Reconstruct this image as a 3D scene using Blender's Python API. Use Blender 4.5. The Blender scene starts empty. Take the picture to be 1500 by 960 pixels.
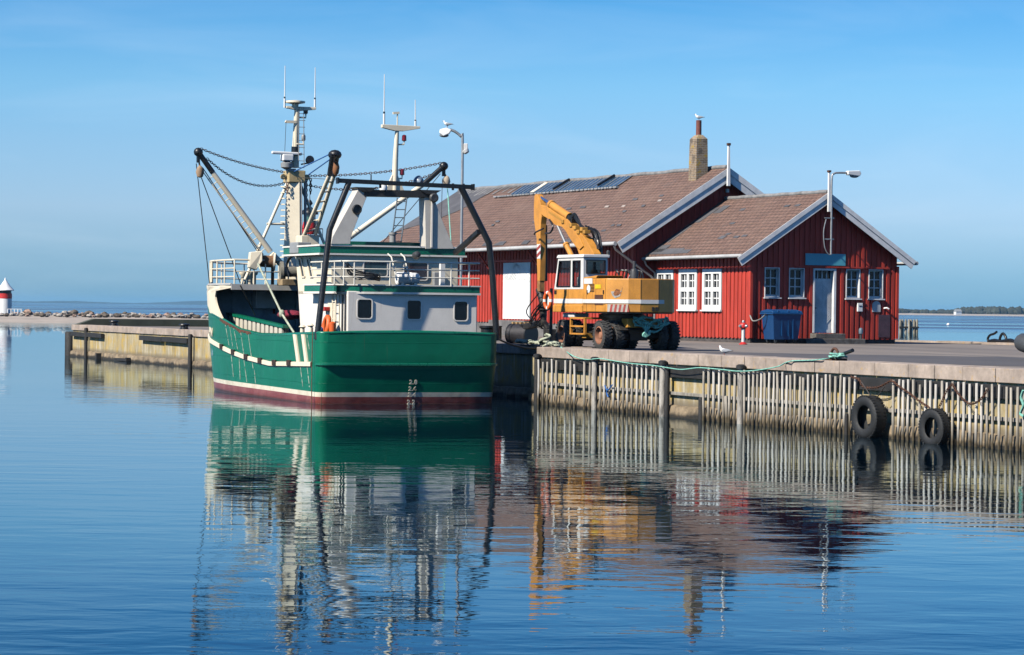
import bpy, math, random
from mathutils import Vector, Matrix
R = math.radians
random.seed(7)
SC = bpy.context.scene
COL = SC.collection
# ------------------------------------------------------------------ camera
CAM_H = 2.96
FOCAL = 4000.0 / 1500.0            # focal length in picture widths
ROLL = math.atan(0.0118)
PITCH = math.atan(28.6 * math.cos(ROLL) / 4000.0)
cam = bpy.data.cameras.new('camera')
cam.lens = 36.0 * FOCAL
cam.clip_start = 0.5
cam.clip_end = 60000
cam_o = bpy.data.objects.new('camera', cam)
COL.objects.link(cam_o)
fwd = Vector((0, math.cos(PITCH), -math.sin(PITCH)))
up0 = Vector((0, math.sin(PITCH), math.cos(PITCH)))
rt0 = Vector((1, 0, 0))
rt = rt0 * math.cos(ROLL) + up0 * math.sin(ROLL)
up = up0 * math.cos(ROLL) - rt0 * math.sin(ROLL)
cam_o.matrix_world = Matrix(((rt.x, up.x, -fwd.x, 0), (rt.y, up.y, -fwd.y, 0), (rt.z, up.z, -fwd.z, CAM_H), (0, 0, 0, 1)))
SC.camera = cam_o
EYE = Vector((0, 0, CAM_H))

def ray(px, py):
    return fwd + rt * ((px - 750) / 4000.0) + up * ((480 - py) / 4000.0)

class Frame:
    """a ground frame: ex along the thing, ey to its left, z up; at() measures a sight line on one of its planes"""
    def __init__(s, o, fx, fy):
        s.o = Vector(o); l = math.hypot(fx, fy)
        s.ex = Vector((fx / l, fy / l, 0)); s.ey = Vector((-fy / l, fx / l, 0)); s.ez = Vector((0, 0, 1))
        s.rot = math.atan2(fy, fx)
    def at(s, px, py, x=None, y=None, z=None):
        d = ray(px, py)
        n, v = (s.ex, x) if x is not None else (s.ey, y) if y is not None else (s.ez, z)
        t = (v - (EYE - s.o).dot(n)) / d.dot(n)
        q = EYE + d * t - s.o
        return Vector((q.dot(s.ex), q.dot(s.ey), q.z))
    def w(s, x, y, z=0):
        return s.o + s.ex * x + s.ey * y + s.ez * z

def onz(px, py, z):
    d = ray(px, py)
    return EYE + d * ((z - CAM_H) / d.z)

# ------------------------------------------------------------------ mesh building
class MB:
    def __init__(s):
        s.v = []; s.f = []; s.mi = []; s.m = 0
    def add(s, vs, fs):
        b = len(s.v)
        s.v += [tuple(p) for p in vs]
        for f in fs:
            s.f.append([i + b for i in f]); s.mi.append(s.m)
    def box(s, x0, x1, y0, y1, z0, z1):
        if x0 > x1: x0, x1 = x1, x0
        if y0 > y1: y0, y1 = y1, y0
        if z0 > z1: z0, z1 = z1, z0
        s.add([(x0, y0, z0), (x1, y0, z0), (x1, y1, z0), (x0, y1, z0), (x0, y0, z1), (x1, y0, z1), (x1, y1, z1), (x0, y1, z1)],
              [(0, 3, 2, 1), (4, 5, 6, 7), (0, 1, 5, 4), (1, 2, 6, 5), (2, 3, 7, 6), (3, 0, 4, 7)])
        return s
    def bar(s, p, q, w, h=None, ref=(0, 0, 1)):
        p = Vector(p); q = Vector(q); h = w if h is None else h
        d = (q - p).normalized(); r = Vector(ref)
        if abs(d.dot(r)) > .98: r = Vector((1, 0, 0))
        a = d.cross(r).normalized(); b = a.cross(d).normalized()
        vs = []
        for c in (p, q):
            for i, j in ((-1, -1), (1, -1), (1, 1), (-1, 1)):
                vs.append(c + a * (i * w / 2) + b * (j * h / 2))
        s.add(vs, [(0, 1, 2, 3), (7, 6, 5, 4), (0, 4, 5, 1), (1, 5, 6, 2), (2, 6, 7, 3), (3, 7, 4, 0)])
        return s
    def tube(s, pts, r, n=8, closed=False, caps=True):
        pts = [Vector(p) for p in pts]; k = len(pts)
        rs = r if isinstance(r, (list, tuple)) else [r] * k
        vs = []; nrm = None
        for i, p in enumerate(pts):
            if closed:
                d = (pts[(i + 1) % k] - pts[i - 1])
            else:
                d = (pts[min(i + 1, k - 1)] - pts[max(i - 1, 0)])
            d = d.normalized() if d.length > 1e-9 else Vector((0, 0, 1))
            if nrm is None:
                nrm = Vector((0, 0, 1)) if abs(d.z) < .9 else Vector((1, 0, 0))
            nrm = (nrm - d * nrm.dot(d))
            nrm = nrm.normalized() if nrm.length > 1e-6 else d.orthogonal().normalized()
            b = d.cross(nrm)
            for j in range(n):
                a = 2 * math.pi * j / n
                vs.append(p + (nrm * math.cos(a) + b * math.sin(a)) * rs[i])
        fs = []
        for i in range(k if closed else k - 1):
            for j in range(n):
                i2 = (i + 1) % k; j2 = (j + 1) % n
                fs.append((i * n + j, i * n + j2, i2 * n + j2, i2 * n + j))
        if caps and not closed:
            fs.append(tuple(range(n))[::-1]); fs.append(tuple(range((k - 1) * n, k * n)))
        s.add(vs, fs)
        return s
    def prism(s, poly, vec):
        poly = [Vector(p) for p in poly]; vec = Vector(vec); n = len(poly)
        s.add(poly + [p + vec for p in poly],
              [tuple(range(n)), tuple(range(2 * n - 1, n - 1, -1))] + [(i, n + i, n + (i + 1) % n, (i + 1) % n) for i in range(n)])
        return s
    def lathe(s, prof, o=(0, 0, 0), axis=(0, 0, 1), n=16, caps=True):
        a = Vector(axis).normalized(); u = a.orthogonal().normalized(); w = a.cross(u); o = Vector(o)
        vs = []; k = len(prof)
        for r, z in prof:
            for j in range(n):
                t = 2 * math.pi * j / n
                vs.append(o + a * z + (u * math.cos(t) + w * math.sin(t)) * r)
        fs = []
        for i in range(k - 1):
            for j in range(n):
                j2 = (j + 1) % n
                fs.append((i * n + j, i * n + j2, (i + 1) * n + j2, (i + 1) * n + j))
        if caps and prof[0][0] > 1e-4: fs.append(tuple(range(n))[::-1])
        if caps and prof[-1][0] > 1e-4: fs.append(tuple(range((k - 1) * n, k * n)))
        s.add(vs, fs)
        return s
    def grid(s, rows, closed=False):
        n = len(rows[0]); vs = [p for r in rows for p in r]; fs = []
        for i in range(len(rows) - 1):
            for j in range(n if closed else n - 1):
                j2 = (j + 1) % n
                fs.append((i * n + j, i * n + j2, (i + 1) * n + j2, (i + 1) * n + j))
        s.add(vs, fs)
        return s
    def ball(s, c, rx, ry=None, rz=None, n=10, m=6):
        ry = rx if ry is None else ry; rz = rx if rz is None else rz
        rows = []
        for i in range(m + 1):
            t = math.pi * i / m
            rr = max(math.sin(t), 1e-3)
            rows.append([(c[0] + rx * rr * math.cos(2 * math.pi * j / n), c[1] + ry * rr * math.sin(2 * math.pi * j / n), c[2] + rz * math.cos(t)) for j in range(n)])
        return s.grid(rows, closed=True)

def obj(name, mb, mats, parent=None, smooth=None, bevel=0, loc=None, rot=None):
    """ONE mesh object; smooth = angle in degrees for smooth shading"""
    me = bpy.data.meshes.new(name)
    me.from_pydata(mb.v, [], mb.f)
    mats = mats if isinstance(mats, (list, tuple)) else [mats]
    for m in mats: me.materials.append(m)
    me.polygons.foreach_set('material_index', mb.mi)
    me.update()
    import bmesh
    bm = bmesh.new(); bm.from_mesh(me)
    bmesh.ops.recalc_face_normals(bm, faces=bm.faces)
    if smooth:
        for f in bm.faces: f.smooth = True
        lim = R(smooth)
        for e in bm.edges:
            if len(e.link_faces) == 2 and e.calc_face_angle(0) > lim: e.smooth = False
    bm.to_mesh(me); bm.free()
    o = bpy.data.objects.new(name, me)
    COL.objects.link(o)
    if parent: o.parent = parent
    if loc is not None: o.location = loc
    if rot is not None: o.rotation_euler = rot
    if bevel:
        b = o.modifiers.new('bevel', 'BEVEL'); b.width = bevel; b.segments = 2; b.limit_method = 'ANGLE'; b.angle_limit = R(40)
    return o

def tag(o, label=None, cat=None, group=None, kind=None):
    if label: o['label'] = label
    if cat: o['category'] = cat
    if group: o['group'] = group
    if kind: o['kind'] = kind
    return o

def thing(name, label, cat, loc=(0, 0, 0), rotz=0, group=None):
    o = bpy.data.objects.new(name, None)
    COL.objects.link(o)
    o.location = loc; o.rotation_euler = (0, 0, rotz); o.empty_display_size = .3
    return tag(o, label, cat, group)

def solo(name, mb, mats, label, cat, group=None, smooth=None, bevel=0):
    """a thing that is one mesh, built in world coordinates, origin moved to its base"""
    xs = [p[0] for p in mb.v]; ys = [p[1] for p in mb.v]; zs = [p[2] for p in mb.v]
    c = Vector(((min(xs) + max(xs)) / 2, (min(ys) + max(ys)) / 2, min(zs)))
    mb.v = [(p[0] - c.x, p[1] - c.y, p[2] - c.z) for p in mb.v]
    o = obj(name, mb, mats, None, smooth, bevel, loc=c)
    return tag(o, label, cat, group)

def struct(name, mb, mats, smooth=None):
    return tag(obj(name, mb, mats, None, smooth), kind='structure')

def copy_tree(o, parent=None):
    c = o.copy(); COL.objects.link(c)
    if parent: c.parent = parent
    for ch in list(o.children): copy_tree(ch, c)
    return c

def lerp(t, x):
    if x <= t[0][0]: return t[0][1]
    for (a, b), (c, d) in zip(t, t[1:]):
        if x <= c: return b + (d - b) * (x - a) / (c - a)
    return t[-1][1]

def sag(p, q, drop, n=14):
    p = Vector(p); q = Vector(q); out = []
    for i in range(n + 1):
        t = i / n
        out.append(p.lerp(q, t) + Vector((0, 0, -drop * 4 * t * (1 - t))))
    return out

def resample(pts, step):
    pts = [Vector(p) for p in pts]; out = [pts[0]]; left = step
    for a, b in zip(pts, pts[1:]):
        l = (b - a).length; pos = 0
        while l - pos >= left:
            pos += left; out.append(a.lerp(b, pos / l)); left = step
        left -= l - pos
    return out

def chain_mesh(mb, pts, link, wire):
    """a chain of real open links along a path"""
    ps = resample(pts, link * .72)
    for i, (a, b) in enumerate(zip(ps, ps[1:])):
        d = (b - a).normalized(); m = (a + b) / 2
        s0 = d.cross(Vector((0, 0, 1))); s0 = s0.normalized() if s0.length > .01 else Vector((1, 0, 0))
        s1 = d.cross(s0)
        s = s0 if i % 2 else s1
        loop = []
        for k in range(8):
            t = 2 * math.pi * k / 8
            loop.append(m + d * (math.cos(t) * link * .5) + s * (math.sin(t) * link * .3))
        mb.tube(loop, wire, 4, closed=True)
    return mb

# ------------------------------------------------------------------ materials
def M(name, col, rough=.6, metal=0.0, var=.25, scale=2.0, col2=None, stain=None, bump=0.0, bscale=30.0, spec=.5, streak=None, vec=(1, 1, 1)):
    """painted or weathered surface: base colour broken by noise; stain = (colour, amount 0..1, scale); streak = (colour, amount) runs down"""
    m = bpy.data.materials.new(name); m.use_nodes = True
    nt = m.node_tree; N = nt.nodes; L = nt.links
    bs = N['Principled BSDF']
    bs.inputs['Roughness'].default_value = rough; bs.inputs['Metallic'].default_value = metal
    bs.inputs['Specular IOR Level'].default_value = spec
    tc = N.new('ShaderNodeTexCoord')
    mp = N.new('ShaderNodeMapping'); mp.inputs['Scale'].default_value = vec
    L.new(tc.outputs['Object'], mp.inputs['Vector'])
    def noise(sc, det=6, src=mp.outputs['Vector'], ro=.6):
        n = N.new('ShaderNodeTexNoise'); n.inputs['Scale'].default_value = sc; n.inputs['Detail'].default_value = det
        n.inputs['Roughness'].default_value = ro
        L.new(src, n.inputs['Vector']); return n.outputs['Fac']
    def ramp(fac, a, b):
        r = N.new('ShaderNodeMapRange'); r.inputs[1].default_value = a; r.inputs[2].default_value = b
        L.new(fac, r.inputs[0]); return r.outputs[0]
    def mix(fac, A, B):
        x = N.new('ShaderNodeMix'); x.data_type = 'RGBA'
        if isinstance(fac, (int, float)): x.inputs[0].default_value = fac
        else: L.new(fac, x.inputs[0])
        for s, v in ((6, A), (7, B)):
            if isinstance(v, tuple): x.inputs[s].default_value = (*v[:3], 1)
            else: L.new(v, x.inputs[s])
        return x.outputs[2]
    c2 = col2 if col2 else tuple(c * (1 - var * 1.6) for c in col)
    c = mix(ramp(noise(scale), .35, .68), col, c2)
    fine = ramp(noise(scale * 9, 4), .3, .75)
    cf = N.new('ShaderNodeMix'); cf.data_type = 'RGBA'; cf.blend_type = 'MULTIPLY'
    cf.inputs[0].default_value = min(1, var * 1.5)
    L.new(c, cf.inputs[6])
    g = N.new('ShaderNodeCombineColor')
    gm = N.new('ShaderNodeMapRange'); gm.inputs[3].default_value = .6; gm.inputs[4].default_value = 1.15
    L.new(fine, gm.inputs[0])
    for i in range(3): L.new(gm.outputs[0], g.inputs[i])
    L.new(g.outputs[0], cf.inputs[7])
    c = cf.outputs[2]
    if stain:
        sc_, am, ss = stain
        c = mix(ramp(noise(ss, 8, ro=.7), .72 - am * .35, .80 - am * .2), c, sc_)
    if streak:
        sc_, am = streak
        m2 = N.new('ShaderNodeMapping'); m2.inputs['Scale'].default_value = (5, 5, .45)
        L.new(tc.outputs['Object'], m2.inputs['Vector'])
        c = mix(ramp(noise(1.3, 5, m2.outputs['Vector']), .70 - am * .35, .86 - am * .2), c, sc_)
    L.new(c, bs.inputs['Base Color'])
    rr = N.new('ShaderNodeMapRange'); rr.inputs[3].default_value = max(0.02, rough - .12); rr.inputs[4].default_value = min(1, rough + .15)
    L.new(fine, rr.inputs[0]); L.new(rr.outputs[0], bs.inputs['Roughness'])
    if bump:
        b = N.new('ShaderNodeBump'); b.inputs['Strength'].default_value = 1; b.inputs['Distance'].default_value = bump
        L.new(noise(bscale, 5), b.inputs['Height']); L.new(b.outputs[0], bs.inputs['Normal'])
    return m

RUST = (.16, .055, .02)
CREAM = M('cream_paint', (.86, .76, .57), .45, var=.08, scale=1.2, streak=((.42, .25, .12), .12), stain=((.35, .18, .08), .06, 5))
WHITE = M('white_paint', (.80, .80, .78), .45, var=.06, scale=2)
DULLWHITE = M('weathered_white_wood', (.82, .82, .81), .6, var=.14, scale=3, vec=(1, 1, 1), stain=((.45, .46, .46), .25, 4))
BLACK = M('black_steel', (.012, .013, .015), .4, var=.2, stain=((.09, .04, .02), .08, 4))
DARKGREY = M('dark_grey_steel', (.05, .052, .055), .5, var=.2)
GREYPAINT = M('grey_paint', (.30, .31, .31), .5, var=.12)
GREEN = M('green_paint', (.004, .16, .092), .32, var=.14, scale=.9, stain=((.03, .23, .14), .1, 2))
STEEL = M('galvanised_steel', (.42, .43, .43), .45, metal=.6, var=.15)
RUSTY = M('rusty_iron', (.13, .055, .03), .85, var=.35, scale=6, bump=.004)
RUBBER = M('black_rubber', (.016, .017, .018), .7, var=.3, scale=4, stain=((.07, .075, .07), .15, 7), bump=.003)
GLASSD = M('dark_window_glass', (.008, .012, .018), .06, var=.1, spec=.35)
GLASSB = M('reflecting_window_glass', (.02, .05, .065), .04, var=.1, spec=1.0)
REDPAINT = M('signal_red_paint', (.55, .03, .025), .4, var=.12)
ORANGE = M('orange_plastic', (.75, .13, .02), .5, var=.12)
TEAL = M('teal_rope', (.26, .62, .50), .8, var=.3, scale=14, bump=.004, bscale=60)
PALEROPE = M('pale_rope', (.52, .56, .42), .85, var=.35, scale=12, bump=.006, bscale=50)
BROWNROPE = M('brown_rope', (.20, .11, .06), .85, var=.3, scale=12)
WIRE = M('steel_wire', (.06, .05, .045), .6, var=.3, scale=9)
BLUEROPE = M('blue_rope', (.03, .14, .42), .7, var=.2)
TIMBER = M('grey_timber', (.36, .33, .28), .85, var=.3, scale=3, vec=(3, 3, .5), streak=((.16, .13, .09), .3), bump=.006, bscale=14)
DARKTIMBER = M('tarred_timber', (.022, .021, .02), .75, var=.35, scale=3, stain=((.12, .11, .10), .15, 6), bump=.006)
# ------------------------------------------------------------------ light, sky, air, water, far shores
SUN_EL, SUN_X, SUN_Y = 41.0, -.793, -.609
sd = Vector((SUN_X, SUN_Y, 0)).normalized() * math.cos(R(SUN_EL)) + Vector((0, 0, math.sin(R(SUN_EL))))
sun = bpy.data.lights.new('sun', 'SUN'); sun.energy = 4.9; sun.angle = R(.53); sun.color = (1, .93, .82)
sun_o = bpy.data.objects.new('sun', sun); COL.objects.link(sun_o)
sun_o.rotation_euler = sd.to_track_quat('Z', 'Y').to_euler()
sun_o.location = sd * 200

W = bpy.data.worlds.new('World'); SC.world = W; W.use_nodes = True
nt = W.node_tree; N = nt.nodes; L = nt.links
bg = N['Background']
sky = N.new('ShaderNodeTexSky'); sky.sky_type = 'NISHITA'; sky.sun_disc = False
sky.sun_elevation = R(SUN_EL); sky.sun_rotation = math.atan2(SUN_X, SUN_Y) % (2 * math.pi)
sky.air_density = 1.0; sky.dust_density = .3; sky.ozone_density = 3.0; sky.altitude = 0
bg.inputs['Strength'].default_value = .10
# thin cirrus and the deepening blue of a clear spring sky
tc = N.new('ShaderNodeTexCoord'); sx = N.new('ShaderNodeSeparateXYZ'); L.new(tc.outputs['Generated'], sx.inputs[0])
cr = N.new('ShaderNodeValToRGB'); L.new(sx.outputs['Z'], cr.inputs[0])
el = cr.color_ramp.elements
SKY_RAMP = [(0.0, (.22, .48, .90)), (.012, (.27, .515, .93)), (.035, (.46, .63, .98)), (.058, (.43, .64, .95)), (.08, (.38, .66, .94)), (.11, (.225, .555, .87)), (.15, (.07, .35, .66)), (.22, (.13, .40, .72)), (.5, (.31, .53, .80)), (1.0, (.32, .50, .74))]
el[0].position = SKY_RAMP[0][0]; el[0].color = (*SKY_RAMP[0][1], 1)
el[1].position = SKY_RAMP[-1][0]; el[1].color = (*SKY_RAMP[-1][1], 1)
for p, c in SKY_RAMP[1:-1]:
    e = el.new(p); e.color = (*c, 1)
mu = N.new('ShaderNodeMix'); mu.data_type = 'RGBA'; mu.blend_type = 'MULTIPLY'; mu.inputs[0].default_value = 1
L.new(sky.outputs[0], mu.inputs[6]); L.new(cr.outputs[0], mu.inputs[7])
mp = N.new('ShaderNodeMapping'); mp.inputs['Scale'].default_value = (4, 4, 26); mp.inputs['Rotation'].default_value = (0, R(7), 0)
L.new(tc.outputs['Generated'], mp.inputs[0])
cn = N.new('ShaderNodeTexNoise'); cn.inputs['Scale'].default_value = 1.6; cn.inputs['Detail'].default_value = 7; cn.inputs['Roughness'].default_value = .55; cn.inputs['Distortion'].default_value = .6
L.new(mp.outputs[0], cn.inputs['Vector'])
cm = N.new('ShaderNodeMapRange'); cm.inputs[1].default_value = .50; cm.inputs[2].default_value = .85; cm.inputs[3].default_value = 0; cm.inputs[4].default_value = .12
L.new(cn.outputs['Fac'], cm.inputs[0])
cx = N.new('ShaderNodeMix'); cx.data_type = 'RGBA'
L.new(cm.outputs[0], cx.inputs[0]); L.new(mu.outputs[2], cx.inputs[6]); cx.inputs[7].default_value = (7.2, 7.8, 8.4, 1)
L.new(cx.outputs[2], bg.inputs['Color'])

SC.view_settings.view_transform = 'Standard'; SC.view_settings.look = 'None'; SC.view_settings.exposure = .55; SC.view_settings.gamma = 1
SC.cycles.use_denoising = True
SC.cycles.max_bounces = 8; SC.cycles.diffuse_bounces = 0; SC.cycles.glossy_bounces = 4; SC.cycles.transmission_bounces = 4
SC.cycles.volume_bounces = 0
SC.cycles.sample_clamp_indirect = 6

# water: one sheet, ripples as bump, calm inside the harbour and wind-ruffled bands outside
wm = bpy.data.materials.new('sea_water'); wm.use_nodes = True
nt = wm.node_tree; N = nt.nodes; L = nt.links; bs = N['Principled BSDF']
bs.inputs['Base Color'].default_value = (.002, .017, .034, 1); bs.inputs['Roughness'].default_value = .015; bs.inputs['IOR'].default_value = 1.333
geo = N.new('ShaderNodeNewGeometry')
def wnoise(scale, sy, det, rot=0, ro=.5, dist=0):
    mp = N.new('ShaderNodeMapping'); mp.inputs['Scale'].default_value = (1, sy, 1); mp.inputs['Rotation'].default_value = (0, 0, R(rot))
    L.new(geo.outputs['Position'], mp.inputs[0])
    n = N.new('ShaderNodeTexNoise'); n.inputs['Scale'].default_value = scale; n.inputs['Detail'].default_value = det; n.inputs['Roughness'].default_value = ro
    n.inputs['Distortion'].default_value = dist
    L.new(mp.outputs[0], n.inputs['Vector']); return n.outputs['Fac']
def wmath(op, a, b):
    n = N.new('ShaderNodeMath'); n.operation = op
    for i, v in enumerate((a, b)):
        if isinstance(v, (int, float)): n.inputs[i].default_value = v
        else: L.new(v, n.inputs[i])
    return n.outputs[0]
WAVE_LONG, WAVE_MID, WAVE_FINE = .0085, .0048, .0010
h = wmath('ADD', wmath('MULTIPLY', wnoise(.42, 1.9, 1, 8, .4), WAVE_LONG), wmath('MULTIPLY', wnoise(1.05, 1.8, 2, -7, .45, .4), WAVE_MID))
h = wmath('ADD', h, wmath('MULTIPLY', wnoise(4.2, 1.5, 2, 14), WAVE_FINE))
pat = N.new('ShaderNodeMapRange'); pat.inputs[1].default_value = .35; pat.inputs[2].default_value = .65; pat.inputs[3].default_value = .55; pat.inputs[4].default_value = 1.2
L.new(wnoise(.035, 2.2, 3), pat.inputs[0])
h = wmath('MULTIPLY', h, pat.outputs[0])
# open sea beyond the breakwater is rougher
sxy = N.new('ShaderNodeSeparateXYZ'); L.new(geo.outputs['Position'], sxy.inputs[0])
out = N.new('ShaderNodeMapRange'); out.inputs[1].default_value = 380; out.inputs[2].default_value = 520; out.inputs[3].default_value = 0; out.inputs[4].default_value = 1
L.new(sxy.outputs['Y'], out.inputs[0])
band = N.new('ShaderNodeMapRange'); band.inputs[1].default_value = .45; band.inputs[2].default_value = .56; band.inputs[3].default_value = .12; band.inputs[4].default_value = 1
L.new(wnoise(.0035, 2.0, 2, 4), band.inputs[0])
rough = N.new('ShaderNodeMath'); rough.operation = 'MULTIPLY_ADD'
L.new(wmath('MULTIPLY', out.outputs[0], band.outputs[0]), rough.inputs[0]); rough.inputs[1].default_value = .34; rough.inputs[2].default_value = .012
bp = N.new('ShaderNodeBump'); bp.inputs['Strength'].default_value = 1; bp.inputs['Distance'].default_value = 1
L.new(h, bp.inputs['Height'])
# dark blue body under a Fresnel reflection; wind-roughened water outside hides part of its mirror in the wave backs
nt.nodes.remove(bs)
body = N.new('ShaderNodeBsdfDiffuse'); body.inputs['Color'].default_value = (.0006, .005, .011, 1)
gl = N.new('ShaderNodeBsdfGlossy'); gl.inputs['Color'].default_value = (.84, .95, 1.0, 1)
L.new(rough.outputs[0], gl.inputs['Roughness']); L.new(bp.outputs[0], gl.inputs['Normal'])
fr_ = N.new('ShaderNodeFresnel'); fr_.inputs['IOR'].default_value = 1.333; L.new(bp.outputs[0], fr_.inputs['Normal'])
hide = N.new('ShaderNodeMath'); hide.operation = 'MULTIPLY_ADD'; hide.inputs[1].default_value = -.5; hide.inputs[2].default_value = 1
L.new(wmath('MULTIPLY', out.outputs[0], band.outputs[0]), hide.inputs[0])
mxs = N.new('ShaderNodeMixShader'); L.new(wmath('MULTIPLY', fr_.outputs[0], hide.outputs[0]), mxs.inputs[0]); L.new(body.outputs[0], mxs.inputs[1]); L.new(gl.outputs[0], mxs.inputs[2])
L.new(mxs.outputs[0], N['Material Output'].inputs['Surface'])
mb = MB(); mb.add([(-14000, -300, 0), (14000, -300, 0), (14000, 17300, 0), (-14000, 17300, 0)], [(0, 1, 2, 3)])
struct('water', mb, wm)

# far coast on the left horizon: low wooded hills
HILLM = M('far_wooded_hill', (.045, .06, .04), .95, var=.3, scale=.004)
SANDM = M('beach_sand', (.42, .36, .30), .95, var=.18, scale=.2, bump=.02, bscale=3)
mb = MB(); rows = []
r2 = random.Random(3)
NX = 150
prof = [9 + 4 * math.sin(i * .13) + 3 * math.sin(i * .31 + 1) + r2.uniform(-.8, .8) for i in range(NX)]
for dy, kx in ((0, -.35), (30, .02), (160, .55), (420, 1.0), (900, .8), (1500, -.1)):
    rows.append([(-5400 + i * 36.0, 14600 + dy + 60 * math.sin(i * .09), prof[i] * 1.5 * kx if kx > .03 else kx) for i in range(NX)])
mb.grid(rows); struct('far_hills', mb, HILLM, 60)

# far shore on the right: sand strip, low land and a wood that reads as one mass
mb = MB(); rows = []
NX = 90
for dy, z in ((0, -.4), (14, .8), (40, 2.0), (420, 3.0), (700, -.5)):
    rows.append([(240 + i * 13.0, 3500 + dy + 22 * math.sin(i * .12) - i * 2.0, z) for i in range(NX)])
mb.m = 0; mb.grid(rows); struct('far_shore', mb, SANDM, 60)
WOODM = M('far_wood_foliage', (.05, .055, .035), .95, var=.4, scale=.05)
mb = MB(); r2 = random.Random(11)
for i in range(620):
    x = r2.uniform(430, 800); k = (x - 240) / 13.0
    y = 3500 + 22 * math.sin(k * .12) - k * 2.0 + r2.uniform(60, 330)
    env = 6.6 + 2.4 * math.sin(x * .021 + .4) + 1.6 * math.sin(x * .052)
    env *= .55 if 592 < x < 612 else 1
    hgt = env * r2.uniform(.7, 1.08); w = r2.uniform(3.2, 7.5)
    rows = []
    for a in range(6):
        t = math.pi * (a / 5) * .62
        rows.append([(x + w * math.sin(t) * math.cos(j * 1.047) * r2.uniform(.75, 1.2), y + w * math.sin(t) * math.sin(j * 1.047), 2 + hgt * (.35 + .65 * math.cos(t)) * r2.uniform(.9, 1.07)) for j in range(6)])
    mb.grid(rows, closed=True)
wood = tag(obj('far_wood', mb, WOODM), 'distant bare wood along the right hand shore', 'wood', kind='stuff')
q = Frame((0, 0, 0), 1, 0).at(1401, 459, y=3440)
t = thing('far_house', 'tiny white house on the distant wooded shore', 'house', (q.x, 3430, 1.0), R(20))
mb = MB(); mb.box(-4, 4, -3, 3, 0, 4.2); obj('wall', mb, WHITE, t)
mb = MB(); mb.prism([(-4.3, -3.4, 4.0), (-4.3, 3.4, 4.0), (-4.3, 0, 7)], (8.6, 0, 0)); obj('roof', mb, GREYPAINT, t)

# sand spit behind the harbour mouth, boulders along it
mb = MB(); rows = []
for dy, z in ((-12, -.6), (0, .03), (14, .5), (34, .95), (46, .9), (60, -.8)):
    rows.append([(-190 + i * 4.0, 396 + dy + (i * 4.0 - 110) * -.02 + 3 * math.sin(i * .35) * (1 if dy < 10 else .4) + max(0, (i - 30)) * .9, z + .05 * math.sin(i * 1.3 + dy)) for i in range(44)])
mb.grid(rows); struct('sand_spit', mb, SANDM, 60)

STONE = [M('pale_boulder_stone', (.46, .42, .37), .9, var=.3, scale=2.2, bump=.02, bscale=4),
         M('pinkish_boulder_stone', (.44, .30, .23), .9, var=.3, scale=2.0, bump=.02, bscale=4),
         M('dark_boulder_stone', (.16, .13, .10), .9, var=.35, scale=2.0, bump=.02, bscale=4)]
protos = []
for k in range(7):
    r3 = random.Random(40 + k); mb = MB()
    rows = []
    for a in range(6):
        t = math.pi * a / 5
        rows.append([(math.sin(t) * math.cos(j * .785) * r3.uniform(.55, 1.25), math.sin(t) * math.sin(j * .785) * r3.uniform(.55, 1.2), .62 + .62 * math.cos(t) * r3.uniform(.7, 1.15)) for j in range(8)])
    mb.grid(rows, closed=True)
    protos.append((mb, STONE[(0, 1, 0, 2, 1, 0, 2)[k]]))
pm = []
for mb, m in protos:
    o = obj('boulder', mb, m); tag(o, 'rounded boulder in the long row along the sand spit', 'boulder', 'boulders along the sand spit'); pm.append(o)
r3 = random.Random(5); first = [True] * 7
for i in range(150):
    t = i / 149
    x = -80 + 64 * t + r3.uniform(-.3, .3)
    i_ = (x + 190) / 4.0
    y0 = 396 + (x + 190 - 110) * -.02 + max(0, (i_ - 30)) * .9
    k = r3.randrange(7)
    o = pm[k]
    if not first[k]:
        o = pm[k].copy(); COL.objects.link(o)
    first[k] = False
    s = r3.uniform(.30, .74) * (1.05 - .45 * t)
    o.location = (x, y0 + r3.uniform(30, 44), .85 + r3.uniform(-.12, .12)); o.scale = (s * r3.uniform(.9, 1.35), s, s * r3.uniform(.75, 1.1))
    o.rotation_euler = (0, 0, r3.uniform(0, 6.28))
# a second, lower row nearer the sand
for i in range(60):
    x = -80 + 34 * (i / 59) + r3.uniform(-.4, .4); i_ = (x + 190) / 4.0
    y0 = 396 + (x + 190 - 110) * -.02 + max(0, (i_ - 30)) * .9
    o = pm[r3.randrange(7)].copy(); COL.objects.link(o)
    s = r3.uniform(.28, .55); o.location = (x, y0 + r3.uniform(22, 30), .72); o.scale = (s * 1.2, s, s); o.rotation_euler = (0, 0, r3.uniform(0, 6.28))

# small harbour light on the spit
q = Frame((0, 0, 0), 1, 0).at(7.3, 456, y=428)
LB = q.z
t = thing('lighthouse', 'small round white lighthouse with a red band and white cone roof', 'lighthouse', (q.x, 428, LB))
mb = MB(); mb.lathe([(1.08, -.6), (1.05, 1.98)], n=28); obj('tower', mb, WHITE, t, 30)
mb = MB(); mb.lathe([(1.075, 1.98), (1.075, 2.78)], n=28); obj('painted_band', mb, REDPAINT, t, 30)
mb = MB(); mb.lathe([(.98, 2.78), (.98, 3.32)], n=20); obj('lantern_window', mb, GLASSD, t, 30)
mb = MB(); mb.lathe([(1.38, 3.22), (1.40, 3.32), (.75, 4.02), (.26, 4.72), (.15, 4.85), (.12, 5.15), (0, 5.25)], n=28); obj('roof', mb, WHITE, t, 40)
q2 = Frame((0, 0, 0), 1, 0).at(21.5, 456, y=424)
t = thing('handrail', 'low white post rail on the boulders beside the small lighthouse', 'railing', (q2.x, 424, LB - .35))
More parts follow.
